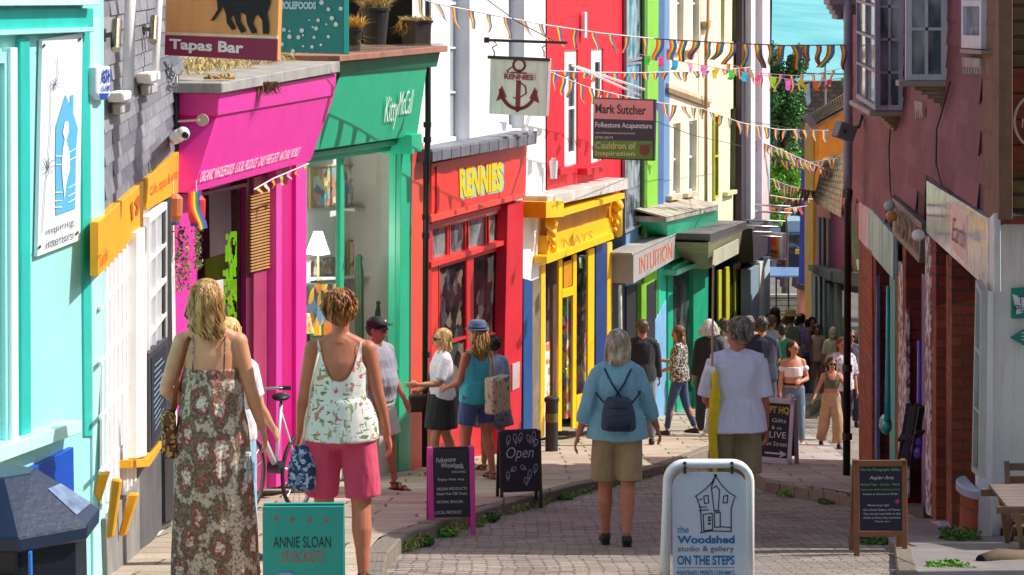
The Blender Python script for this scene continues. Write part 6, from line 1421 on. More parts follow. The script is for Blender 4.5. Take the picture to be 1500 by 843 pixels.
mb = MB(); mb.tube([bbk - AX * .06, bbk + AX * .06], .06, 12).tube([bbk + AX * .07, bbk + AX * .08 + Vector((0, 0, -.17))], .01, 6).box(bbk + AX * .12 + Vector((0, 0, -.17)), .09, .07, .02).build('crank', P('#4a4a50', .4, metal=.5), t)
mb = MB(); mb.tube([w1 + D_ * .02 + Vector((0, 0, .35)) - D_ * .33, w1 + Vector((0, 0, .38)), w1 + D_ * .28 + Vector((0, 0, .22))], .02, 6); mb.build('mudguard', P('#d83f9c', .4), t, smooth=True)
# lanterns and trailing plants at the pink shop corner
for i, (x, y0, y1, c_, c2, lb) in enumerate(((254, 284, 330, '#d87a4c', '#5468a8', 'orange paper lantern with a blue base hanging at the corner'), (288, 286, 332, '#d83a3c', '#3a4fa0', 'red and blue paper lantern under the rainbow scarf'))):
    a, c = K_.pt(x, y0, .32), K_.pt(x, y1, .32); t = thing('paper_lantern', lb, 'lantern', c, 'paper lanterns at the pink shop corner')
    MB().tube([a, a.lerp(c, .15), a.lerp(c, .7), a.lerp(c, .9)], [.04, .075, .07, .05], 12).build('body', P(c_, .6), t); MB().tube([a.lerp(c, .9), c], [.055, .05], 12).build('base', P(c2, .6), t); MB().tube([a + Vector((0, 0, .12)), a], .004, 5).build('string', WHITE, t)
RNB = None
m, nt, b, out = newmat('rainbow'); tc = coords(nt, 'UV'); sx = N(nt, 'ShaderNodeSeparateXYZ'); nt.links.new(tc, sx.inputs[0])
r = ramp(nt, [(0, '#e0242c'), (.17, '#f07a1c'), (.34, '#f5d21e'), (.5, '#3a9c4a'), (.67, '#2f5fc0'), (.84, '#7a3f9c')], 'CONSTANT'); nt.links.new(sx.outputs[0], r.inputs[0]); nt.links.new(r.outputs[0], b.inputs['Base Color']); b.inputs['Roughness'].default_value = .7
tr_ = N(nt, 'ShaderNodeBsdfTranslucent'); nt.links.new(r.outputs[0], tr_.inputs[0]); mx = N(nt, 'ShaderNodeMixShader'); mx.inputs[0].default_value = .35; nt.links.new(b.outputs[0], mx.inputs[1]); nt.links.new(tr_.outputs[0], mx.inputs[2]); nt.links.new(mx.outputs[0], out.inputs[0])
RNB = m
def cloth(name, a, b_, drop, mat_, parent, seed, tip=1.0, sway=(0, 0, 0), nu=5, nv=6, amp=.02):
    """small wavy flag hanging from cord points a-b"""
    rr = random.Random(seed); ph = rr.uniform(0, 6); vs = []; uv = []; tw = rr.uniform(-1.5, 1.5); mid = a.lerp(b_, .5); skw = rr.gauss(0, .22)
    for j in range(nv + 1):
        f = j / nv; w_ = 1 - (1 - tip) * f
        for i in range(nu + 1):
            g = .5 + (i / nu - .5) * w_; p = a.lerp(b_, g) + Vector((0, 0, -drop * f)) + Vector(sway) * f * f
            th = tw * f; dx = p.x - mid.x; p = Vector((mid.x + dx * math.cos(th) + skw * drop * f, p.y + dx * math.sin(th), p.z)); p += Vector((0, 1, 0)) * amp * math.sin(ph + g * 7 + f * 3) * f + Vector((1, 0, 0)) * amp * .7 * math.sin(ph * 2 + f * 5) * f; vs.append(p); uv.append((i / nu * .98 + .01, f))
    fs = [(j * (nu + 1) + i, j * (nu + 1) + i + 1, (j + 1) * (nu + 1) + i + 1, (j + 1) * (nu + 1) + i) for j in range(nv) for i in range(nu)]
    return MB().add(vs, fs, uv).build(name, mat_, parent, smooth=True)
def bunting(label, pts, Y0, Y1, flags, w_, drop, mats=None, tip=1.0, cord='#e6e2e0', sway=(0, 0, 0), seed=0, start=0.0, r_=.007, amp=.03, jw=.25):
    L = [0]; 
    for (x0, y0), (x1, y1) in zip(pts, pts[1:]): L.append(L[-1] + math.hypot(x1 - x0, y1 - y0))
    def pos(f):
        d = f * L[-1]
        for k in range(len(pts) - 1):
            if d <= L[k + 1] + 1e-6:
                g = (d - L[k]) / (L[k + 1] - L[k]); return at(pts[k][0] + (pts[k+1][0] - pts[k][0]) * g, pts[k][1] + (pts[k+1][1] - pts[k][1]) * g, Y0 + (Y1 - Y0) * f)
    t = thing('bunting', label, 'bunting', pos(0)); rr = random.Random(seed)
    MB().tube([pos(k / 40) for k in range(41)], r_, 5).build('cord', P(cord, .6), t)
    tot = sum((pos((k + 1) / 20) - pos(k / 20)).length for k in range(20))
    for k in range(flags):
        f = start + (1 - start) * (k + .5) / flags; ww_ = w_ * rr.uniform(1 - jw, 1); df = ww_ / tot / 2
        if f - df < 0 or f + df > 1: continue
        sw = Vector(sway) * rr.uniform(.2, 1.3) + Vector((rr.gauss(0, .02), rr.gauss(0, .03), 0)); mt = RNB if not mats else mats[k % len(mats)]
        cloth('flag', pos(f - df), pos(f + df), drop * rr.uniform(.75, 1.05), mt, t, seed * 100 + k, tip, sw, amp=amp)
    return t
def tl(hexc):
    k = 'flag_' + hexc.strip('#')
    if k in MATS: return MATS[k]
    m, nt, b, out = newmat(k); b.inputs['Base Color'].default_value = lin(hexc); b.inputs['Roughness'].default_value = .6
    t_ = N(nt, 'ShaderNodeBsdfTranslucent'); t_.inputs[0].default_value = lin(hexc); mx = N(nt, 'ShaderNodeMixShader'); mx.inputs[0].default_value = .4; nt.links.new(b.outputs[0], mx.inputs[1]); nt.links.new(t_.outputs[0], mx.inputs[2]); nt.links.new(mx.outputs[0], out.inputs[0]); return m
bunting('rainbow bunting sagging in front of the white and scarlet houses at the top', [(596, -8), (640, 6), (720, 22), (800, 37), (880, 49), (958, 57)], 24, 31, 14, .19, .26, tip=.6, sway=(.03, 0, .02), seed=1, start=.02, r_=.008)
bunting('dark cord of large rainbow flags crossing above the street at the top', [(958, 57), (1060, 63), (1150, 67), (1244, 66)], 31, 27.5, 16, .17, .27, cord='#3a3438', sway=(-.05, 0, 0), seed=2, amp=.05, jw=.4)
CO = [tl(c_) for c_ in ('#1fb84a', '#f03f8c', '#22b4d8', '#e89ac8', '#d878c0', '#f0c828', '#38c84a', '#28b8d8', '#f0589c', '#6fd02c', '#e070d8', '#f0e030', '#f08020', '#e02030', '#20b050')]
bunting('multicoloured plain pennant bunting from lime wall to right bay', [(938, 80), (985, 88), (1040, 98), (1100, 108), (1160, 117), (1200, 119), (1246, 113)], 35, 28, 15, .24, .14, CO, .8, cord='#e9c8d8', seed=3, r_=.005)
bunting('pale rainbow bunting running level across the scarlet house', [(806, 104), (860, 106), (930, 107), (1010, 105), (1100, 99)], 32, 40, 20, .36, .18, tip=.4, sway=(-.06, 0, .05), seed=4)
bunting('rainbow bunting dipping past the acupuncture sign to the pale house', [(806, 106), (860, 128), (910, 140), (960, 150), (1030, 160), (1085, 180), (1140, 190), (1214, 191)], 31, 44, 30, .3, .24, tip=.65, sway=(.04, 0, .02), seed=5)
bunting('small rainbow bunting sloping down to the ochre wall', [(1084, 198), (1130, 214), (1180, 236), (1226, 256)], 50, 56, 20, .38, .26, tip=.5, sway=(.1, 0, .03), seed=6, r_=.012)
bunting('lowest orange rainbow bunting by the bright green tree', [(1128, 262), (1160, 274), (1190, 280), (1228, 284)], 55, 60, 20, .34, .28, tip=.5, seed=7, r_=.01)
bunting('red and orange bunting behind the lowest string at the street end', [(1126, 286), (1160, 292), (1196, 292)], 62, 66, 9, .25, .14, [tl('#d84a2c'), tl('#e88a2c'), tl('#c83a4c')], .4, seed=8, r_=.012)
t = bunting('short colourful bunting hanging at the end of the pink canted fascia', [(372, 278), (400, 262), (452, 240)], 21.2, 23.4, 7, .16, .09, [tl('#f0c850'), tl('#f0e0b8'), tl('#e8a03c')], .5, seed=9, sway=(.05, 0, 0))
for j, (a, c) in enumerate((((846, 98), (945, 132)), ((838, 96), (938, 140)))): tag(MB().tube([at(*a, 33.4), at(*c, 31.6)], .016, 6).build('white_rope', WHITE, None), ('upper' if j == 0 else 'lower') + ' white rope stay from the scarlet wall to the hanging sign', 'rope', 'white stays of the hanging sign')
o = cloth('rainbow_scarf', K_.pt(276, 282, .36), K_.pt(296, 280, .36), .3, RNB, None, 77, .7, (.03, 0, 0), amp=.04); tag(o, 'rainbow scarf draped over the red paper lantern', 'scarf')
MB_ = MB(); rr = random.Random(4)
for i in range(420):
    s_ = rr.choice([262, 266, 274, 288, 291]); y = rr.uniform(332, 425 if s_ < 280 else 395); p = K_.pt(s_ + rr.gauss(0, 2.5), y, .2 + rr.gauss(0, .02)); u = Vector((rr.gauss(0, 1), rr.gauss(0, 1), rr.gauss(0, 1))).normalized() * .018; w_ = u.orthogonal().normalized() * .01; MB_.mi = 0 if rr.random() < .6 else 1; MB_.add([p - u, p + w_, p + u, p - w_], [(0, 1, 2, 3)])
tag(MB_.build('trailing_plant', [P('#5c4a3a', .8, .3), P('#7c9a4a', .7, .3)], None, merge=False), 'trailing brown and green plant hanging below the lanterns', 'plant')
# overhead wires
for a, c, Y0, Y1, lb in (((700, -10), (815, 62), 27, 27, 'thin diagonal stay wire above the anchor sign'), ((940, 170), (1090, 215), 33, 46, 'thin dark wire sagging across the cream house'), ((1096, 178), (1246, 190), 46, 29, 'thin wire across the street end')):
    m_ = at((a[0] + c[0]) / 2, (a[1] + c[1]) / 2 + 6, (Y0 + Y1) / 2); tag(MB().tube([at(*a, Y0), m_, at(*c, Y1)], .006, 5).build('wire', P('#3a3638', .6), None), lb, 'wire')

bunting('extra string of small rainbow flags crossing behind the ochre wall', [(1120, 226), (1150, 236), (1190, 238), (1226, 232)], 58, 54, 14, .3, .24, tip=.5, seed=21, r_=.01)
bunting('second string of small flags just below the large rainbow row', [(1060, 92), (1120, 108), (1180, 112), (1244, 98)], 36, 29, 12, .22, .22, tip=.8, seed=22, r_=.005, sway=(-.04, 0, 0))
bunting('short string of mixed pennants over the steel poles', [(1118, 300), (1150, 306), (1182, 302)], 60, 62, 9, .3, .22, [tl('#e8e0d8'), tl('#e0503c'), tl('#f0b040')], .4, seed=23, r_=.01)
# ================================================================ PEOPLE
def rx(a): return Matrix.Rotation(a, 3, 'X')
def ry(a): return Matrix.Rotation(a, 3, 'Y')
def rzm(a): return Matrix.Rotation(a, 3, 'Z')
D2R = PI / 180
def finish(ob, voxel, smooth_it=4, wrinkle=0.0, seed=0, freq=(9, 9, 3)):
    """weld overlapping volumes into one skin, relax it and add cloth folds"""
    m = ob.modifiers.new('r', 'REMESH'); m.mode = 'VOXEL'; m.voxel_size = voxel; m.adaptivity = 0
    if smooth_it: s = ob.modifiers.new('s', 'SMOOTH'); s.iterations = smooth_it; s.factor = .5
    dg = bpy.context.evaluated_depsgraph_get(); me = bpy.data.meshes.new_from_object(ob.evaluated_get(dg))
    ob.modifiers.clear(); mats = list(ob.data.materials); old = ob.data; ob.data = me; me.name = ob.name; me.materials.clear()
    for mt in mats: me.materials.append(mt)
    bpy.data.meshes.remove(old)
    if wrinkle:
        me.update(); ns = [v.normal.copy() for v in me.vertices]
        for v, n_ in zip(me.vertices, ns):
            p = v.co; q = Vector((p.x * freq[0] + seed, p.y * freq[1], p.z * freq[2])); d = noise.noise(q) + .5 * noise.noise(q * 2.3)
            v.co = p + n_ * d * wrinkle * 1.5
    for p_ in me.polygons: p_.use_smooth = True
    return ob
def skinmat(hexc):
    k = 'skin_' + hexc.strip('#')
    if k in MATS: return MATS[k]
    m, nt, b, out = newmat(k); c = lin(hexc); n1 = N(nt, 'ShaderNodeTexNoise', i_Scale=7.0, i_Detail=5.0); nt.links.new(coords(nt), n1.inputs['Vector'])
    r = ramp(nt, [(.35, (c[0] * .86, c[1] * .78, c[2] * .74, 1)), (.65, (min(1, c[0] * 1.06), c[1] * 1.05, c[2] * 1.05, 1))]); nt.links.new(n1.outputs[0], r.inputs[0]); nt.links.new(r.outputs[0], b.inputs['Base Color'])
    b.inputs['Roughness'].default_value = .52; b.inputs['Subsurface Weight'].default_value = .08; b.inputs['Subsurface Radius'].default_value = (.03, .012, .006); return m
def fab(hexc, var=.1, sc=2.0, rough=.85):
    k = 'fabric_%s_%g' % (hexc.strip('#'), var)
    if k in MATS: return MATS[k]
    m, nt, b, out = newmat(k); c = lin(hexc); v = coords(nt); n1 = N(nt, 'ShaderNodeTexNoise', i_Scale=sc * 3, i_Detail=5.0); nt.links.new(v, n1.inputs['Vector'])
    r = ramp(nt, [(.3, tuple(x * (1 - var * 1.6) for x in c[:3]) + (1,)), (.7, tuple(min(1, x * (1 + var)) for x in c[:3]) + (1,))]); nt.links.new(n1.outputs[0], r.inputs[0]); nt.links.new(r.outputs[0], b.inputs['Base Color'])
    b.inputs['Roughness'].default_value = rough; b.inputs['Sheen Weight'].default_value = .15
    n2 = N(nt, 'ShaderNodeTexNoise', i_Scale=5.0, i_Detail=3.0); nt.links.new(coords(nt, 'Object', (2.2, 2.2, .8)), n2.inputs['Vector'])
    n3 = N(nt, 'ShaderNodeTexNoise', i_Scale=260.0); nt.links.new(v, n3.inputs['Vector']); ma = N(nt, 'ShaderNodeMath', operation='MULTIPLY_ADD'); ma.inputs[1].default_value = .06; nt.links.new(n3.outputs[0], ma.inputs[0]); nt.links.new(n2.outputs[0], ma.inputs[2])
    bump(nt, b, ma.outputs[0], .9, .04); return m
def patterned(name, base, layers, sc=6.0, stretch=(1, 1, 1), rough=.8):
    """base cloth with printed shapes: layers = (colour, scale, threshold, seed offset, stretch, rotation)"""
    m, nt, b, out = newmat(name); col = lin(base)
    tc = N(nt, 'ShaderNodeTexCoord')
    for i, (c_, s_, th, sd, st, rot) in enumerate(layers):
        mp = N(nt, 'ShaderNodeMapping'); mp.inputs['Location'].default_value = (sd, sd * 1.7, sd * .6); mp.inputs['Scale'].default_value = tuple(s_ * x for x in st); mp.inputs['Rotation'].default_value = (0, rot, 0)
        nt.links.new(tc.outputs['Object'], mp.inputs[0]); n1 = N(nt, 'ShaderNodeTexNoise', i_Scale=1.0, i_Detail=1.5, i_Distortion=.4); nt.links.new(mp.outputs[0], n1.inputs['Vector'])
        r = ramp(nt, [(th, (0, 0, 0, 1)), (th + .025, (1, 1, 1, 1))]); nt.links.new(n1.outputs[0], r.inputs[0]); col = mixc(nt, r.outputs[0], col, lin(c_))
    nt.links.new(col, b.inputs['Base Color']); b.inputs['Roughness'].default_value = rough; return m
def hairmat(c1, c2, sc=1.0):
    k = 'hair_' + c1.strip('#') + c2.strip('#')
    if k in MATS: return MATS[k]
    m, nt, b, out = newmat(k); n1 = N(nt, 'ShaderNodeTexNoise', i_Scale=30.0 * sc, i_Detail=4.0); nt.links.new(coords(nt, 'Object', (1, 1, .25)), n1.inputs['Vector'])
    r = ramp(nt, [(.35, c1), (.65, c2)]); nt.links.new(n1.outputs[0], r.inputs[0]); nt.links.new(r.outputs[0], b.inputs['Base Color']); b.inputs['Roughness'].default_value = .45; b.inputs['Specular IOR Level'].default_value = .4; return m
SHOEB = P('#1c1c1f', .5)
def arm_chain(sh, s, A):
    """s side (+1 figure's own left = +x when facing -y). A: (fwd, out, elbow bend, inward twist) in degrees"""
    fwd, out, bend, tw = [a * D2R for a in A]
    up = rx(-fwd) @ Vector((0, 0, -1)); up = ry(-s * out) @ up
    el = sh + up * .285
    # elbow bends forward (-y) then turned about upper arm
    axis = (ry(-s * out) @ Vector((1, 0, 0)))
    R = Matrix.Rotation(s * tw, 3, up) @ Matrix.Rotation(-bend, 3, axis)
    fo = (R @ up).normalized(); wr = el + fo * .245
    palm_n = (Matrix.Rotation(s * tw, 3, up) @ Vector((-s, 0, 0)))
    palm_n = (palm_n - fo * palm_n.dot(fo)).normalized()
    return el, wr, fo, palm_n
def hand(mb, wr, fo, pn, s, curl=25, k=1.0):
    """palm, four unequal fingers and a thumb; pn points out of the palm"""
    side = fo.cross(pn).normalized()
    fwd_ = side if side.y < 0 else -side           # thumb side faces forward

    for j, (o_, L) in enumerate(((.03, .07), (.0105, .078), (-.0095, .073), (-.028, .058))):
        base = wr + fwd_ * o_ * .55 + fo * .01; kn = wr + fwd_ * o_ + fo * (.086 - abs(o_) * .25)
        mb.tube([base, kn], [.014 * k, .0115 * k], 8)
        p = kn; pts = [kn]; rad = [.0095 * k]; d = fo
        for t_, seg in enumerate((.45, .32, .26)):
            a = curl * D2R * (.7 + .25 * t_); d = (d * math.cos(a) + pn * math.sin(a)).normalized(); p = p + d * L * seg; pts.append(p); rad.append((.0088 - .001 * t_) * k)
            pn2 = pn
        mb.tube(pts, rad, 8); mb.ell(pts[-1], (.0072 * k,) * 3, None, 8, 5)
    tb = wr + fwd_ * .022 + fo * .02; t1 = tb + (fo * .6 + fwd_ * .55 + pn * .35).normalized() * .04; t2 = t1 + (fo * .9 + fwd_ * .2 + pn * .3).normalized() * .03; mb.tube([wr + fo * .005, tb, t1, t2], [.015 * k, .014 * k, .0115 * k, .009 * k], 8)
def leg_chain(hp, s, L):
    fwd, out, bend = [a * D2R for a in L]
    d = ry(-s * out) @ (rx(-fwd) @ Vector((0, 0, -1))); kn = hp + d * .43
    d2 = ry(-s * out) @ (rx(-fwd + bend) @ Vector((0, 0, -1))); an = kn + d2 * .40
    return kn, an
def person(label, foot, H, yaw, skin='#c98f6e', hair=('#5a3c28', '#8a6444'), hs='short', top=None, bottom=None, fat=1.0, chest=1.0, LL=(0, 3, 3), LR=(0, 3, 3), AL=(0, 8, 10, 0), AR=(0, 8, 10, 0),
           head=(0, 0), vox=.012, shoes=SHOEB, shoe_kind='shoe', group=None, male=False, near=False, hat=None, glasses=False, lean=0, seed=1, curl=25, belly=0.0, face=True, sway=0.0):
    """head = (turn, nod) degrees; LL/LR (forward, outward, knee); arms (forward, outward, elbow, twist); local frame faces -y"""
    K = H / 1.70; Lz = {}
    t = thing('person', label, 'person', foot, group, yaw); org = Vector(foot)
    M0 = rzm(yaw)
    def W(p): return p                       # everything is built local, already metre scale
    def B(mb, name, mat_, smooth=False, par=None, **k): 
        mb.v = [p * K for p in mb.v]; return mb.build(name, mat_, par or t, smooth=smooth, local=True, merge=k.get('merge', True))
    sw = .175 if male else .155; hw_ = (.088 if male else .092) * fat ** .7
    kL, aL = leg_chain(Vector((hw_, 0, .875)), 1, LL); kR, aR = leg_chain(Vector((-hw_, 0, .875)), -1, LR)
    dz = .075 - min(aL.z, aR.z); off = Vector((0, 0, dz))
    hipL, hipR = Vector((hw_, 0, .875)) + off, Vector((-hw_, 0, .875)) + off; kL += off; kR += off; aL += off; aR += off
    T = rx(lean * D2R); piv = Vector((0, 0, .9)) + off
    def tr(p): return piv + T @ (Vector(p) + off - piv)
    f = fat; fr = 1 if male else 0
    ringsT = [(.80, .09 * f, .07 * f, 0, .005), (.84, .155 * f, .11 * f, 0, .008), (.90, (.168 if male else .18) * f, .118 * f, 0, .012), (.97, (.16 if male else .168) * f, .11 * f + belly * .5, 0, .004 - belly * .4), (1.05, (.152 if male else .14) * f, (.105 + belly) * f, 0, -.004 - belly * .7), (1.13, (.155 if male else .135) * f, (.105 + belly * .9) * f, 0, -.004 - belly * .6),
              (1.22, (.168 if male else .145) * (f * .5 + .5), .11 * chest * (f * .4 + .6), 0, -.004), (1.30, (.178 if male else .155) * (f * .4 + .6), .108 * chest, 0, -.003), (1.37, (.172 if male else .148), .085, 0, .005), (1.41, .12, .065, 0, .012), (1.44, .07, .056, 0, .014)]
    def torso(mb, g=0.0, z0=.80, z1=1.44, n=24):
        rs = [r for r in ringsT if z0 - .03 <= r[0] <= z1 + .001]
        vs = []
        sub = MB(); sub.rings([(r[0], r[1] + g, r[2] + g, r[3], r[4]) for r in rs], n); mb.add([tr(p) for p in sub.v], sub.f)
    shL, shR = Vector((sw, .008, 1.365)), Vector((-sw, .008, 1.365))
    eL, wL, fL, pL = arm_chain(shL, 1, AL); eR, wR, fR, pR = arm_chain(shR, -1, AR)
    shL, shR, eL, eR, wL, wR = [tr(p) for p in (shL, shR, eL, eR, wL, wR)]; fL, fR, pL, pR = T @ fL, T @ fR, T @ pL, T @ pR
    Hd = rzm(head[0] * D2R) @ rx(head[1] * D2R); hc = tr((0, -.012, 1.50)) 
    def hp_(p): return hc + T @ (Hd @ (Vector(p) - Vector((0, -.012, 1.50))))
    # ---- body
    mb = MB(); torso(mb)
    for a0 in (shL, shR): mb.tube([tr((0, .02, 1.455)), tr((0, .02, 1.44)).lerp(a0, .45) + Vector((0, 0, .006)), a0], [.034, .042, .044], 10)
    mb.tube([tr((0, .018, 1.40)), tr((0, .006, 1.46)), hp_((0, -.002, 1.545))], [.066, .052 + .006 * fr, .052 + .006 * fr], 14)
    hdm = T @ Hd
    mb.ell(hp_((0, .004, 1.61)), (.074, .094, .098), hdm, 20, 14); mb.ell(hp_((0, -.026, 1.555)), (.056 + .005 * fr, .066, .07), hdm, 16, 10); mb.ell(hp_((0, -.062, 1.512)), (.026, .026, .02), hdm, 10, 8)
    mb.tube([hp_((0, -.088, 1.612)), hp_((0, -.108, 1.572)), hp_((0, -.094, 1.562))], [.009, .013, .013], 8)
    for s in (-1, 1): mb.ell(hp_((s * .076, .008, 1.588)), (.011, .02, .031), hdm, 8, 8); mb.tube([hp_((0, -.09, 1.622)), hp_((s * .045, -.078, 1.62))], [.009, .008], 6)
    if face: mb.ell(hp_((0, -.09, 1.537)), (.024, .01, .006), hdm, 10, 6)
    for s, h_, k_, a_ in ((1, hipL, kL, aL), (-1, hipR, kR, aR)):
        m1 = h_.lerp(k_, .5); c1 = k_.lerp(a_, .32); back = Vector((0, .012, 0))
        mb.tube([h_ + Vector((0, .01, .02)), h_.lerp(k_, .25), m1, k_.lerp(h_, .08), k_], [.086 * f, .084 * f, .07 * f, .054 * f, .051 * f], 14)
        mb.tube([k_, c1 + back, k_.lerp(a_, .6) + back * .6, a_ + Vector((0, 0, .02))], [.051 * f, .055 * (f * .7 + .3), .043, .033], 14)
        mb.ell(a_ + Vector((0, .015, -.02)), (.031, .037, .04)); 
        mb.tube([a_ + Vector((0, .03, -.045)), a_ + Vector((s * .006, -.04, -.045)), a_ + Vector((s * .012, -.12, -.055)), a_ + Vector((s * .01, -.16, -.06))], [(.027, .027), (.033, .028), (.038, .018), (.026, .012)], 10)
    for s, a0, e_, w_, fo, pn in ((1, shL, eL, wL, fL, pL), (-1, shR, eR, wR, fR, pR)):
        af = (f * .6 + .4) * (1.06 if male else 1)
        mb.ell(a0, (.052 * af, .05 * af, .052 * af)); mb.tube([a0, a0.lerp(e_, .35), e_.lerp(a0, .1), e_, e_.lerp(w_, .3), w_.lerp(e_, .15), w_], [.05 * af, .046 * af, .037 * af, .036 * af, .037 * af, .026, .024], 14)
        hand(mb, w_, fo, pn, s, curl)
    body = B(mb, 'body', skinmat(skin)); finish(body, vox if not near else .0062, 2 if not near else 3)
    if hs != 'none':
        build_hair(B, t, hp_, hdm, tr, hair, hs, seed, near, K)
    if face:
        mb = MB()
        for s in (-1, 1): mb.ell(hp_((s * .031, -.083, 1.594)), (.0115, .009, .0075), hdm, 8, 6)
        if not glasses: B(mb, 'eyes', P('#2a211c', .3), True)
        mb = MB(); mb.ell(hp_((0, -.0965, 1.537)), (.022, .006, .005), hdm, 10, 6); B(mb, 'mouth', P('#9c4a44', .5), True)
        if not male or True:
            mb = MB()
            for s in (-1, 1): mb.tube([hp_((s * .014, -.096, 1.615)), hp_((s * .034, -.092, 1.62)), hp_((s * .05, -.078, 1.614))], [.003, .0035, .002], 5)
            B(mb, 'eyebrows', hairmat(hair[0], hair[0]))
    if glasses:
        mb = MB()
        for s in (-1, 1): mb.ell(hp_((s * .033, -.094, 1.594)), (.029, .009, .022), hdm, 14, 8); mb.tube([hp_((s * .058, -.08, 1.6)), hp_((s * .078, .0, 1.597))], .004, 5)
        mb.tube([hp_((-.015, -.1, 1.6)), hp_((.015, -.1, 1.6))], .004, 5); B(mb, 'sunglasses', glasses if not isinstance(glasses, bool) else P('#0f1013', .12), True)
    if shoe_kind:
        for s, a_ in ((1, aL), (-1, aR)):
            mb = MB(); o_ = Vector((0, 0, 0)); e = .006
            if shoe_kind == 'shoe':
                mb.tube([a_ + Vector((0, .055, -.035)), a_ + Vector((s * .004, .01, -.03)), a_ + Vector((s * .008, -.07, -.038)), a_ + Vector((s * .012, -.14, -.048)), a_ + Vector((s * .01, -.175, -.055))], [(.03, .032), (.04, .042), (.042, .034), (.042, .024), (.03, .016)], 12)
                mb.tube([a_ + Vector((0, .01, -.03)), a_ + Vector((0, .01, .015))], [.042, .04], 12); sh_ = B(mb, 'shoe', shoes); finish(sh_, .008, 2)
                mb = MB(); mb.tube([a_ + Vector((0, .062, -.067)), a_ + Vector((s * .006, -.06, -.067)), a_ + Vector((s * .012, -.14, -.067)), a_ + Vector((s * .01, -.185, -.067))], [(.034, .01), (.041, .01), (.045, .01), (.03, .008)], 12); B(mb, 'sole', P('#2b2a2a', .7) if shoes != WHSHOE else WHSHOE, par=sh_)
            else:
                mb.tube([a_ + Vector((0, .06, -.07)), a_ + Vector((s * .006, -.05, -.07)), a_ + Vector((s * .012, -.13, -.07)), a_ + Vector((s * .01, -.18, -.07))], [(.036, .009), (.04, .009), (.048, .009), (.03, .008)], 12)
                for yy_, zz in ((-.11, -.032), (-.05, -.012)): mb.tube([a_ + Vector((s * .008 + .044 * math.cos(q_), yy_, -.068 + (zz + .068) * math.sin(q_) * 1.1)) for q_ in [PI * i / 8 for i in range(9)]], .007, 6)
                mb.tube([a_ + Vector((.036 * math.cos(q_), .045 * math.sin(q_) + .01, -.01)) for q_ in [2 * PI * i / 14 for i in range(15)]], .006, 6); B(mb, 'sandal', shoes)
    J = dict(t=t, B=B, tr=tr, hp=hp_, hdm=hdm, hip=(hipL, hipR), kn=(kL, kR), an=(aL, aR), sh=(shL, shR), el=(eL, eR), wr=(wL, wR), fo=(fL, fR), torso=torso, K=K, f=f, vox=vox, near=near, off=off, seed=seed, T=T, male=male)
    if top: garment_top(J, **top)
    if bottom: garment_bottom(J, **bottom)
    if hat: hat(J)
    return J
WHSHOE = P('#d9d6d2', .5)
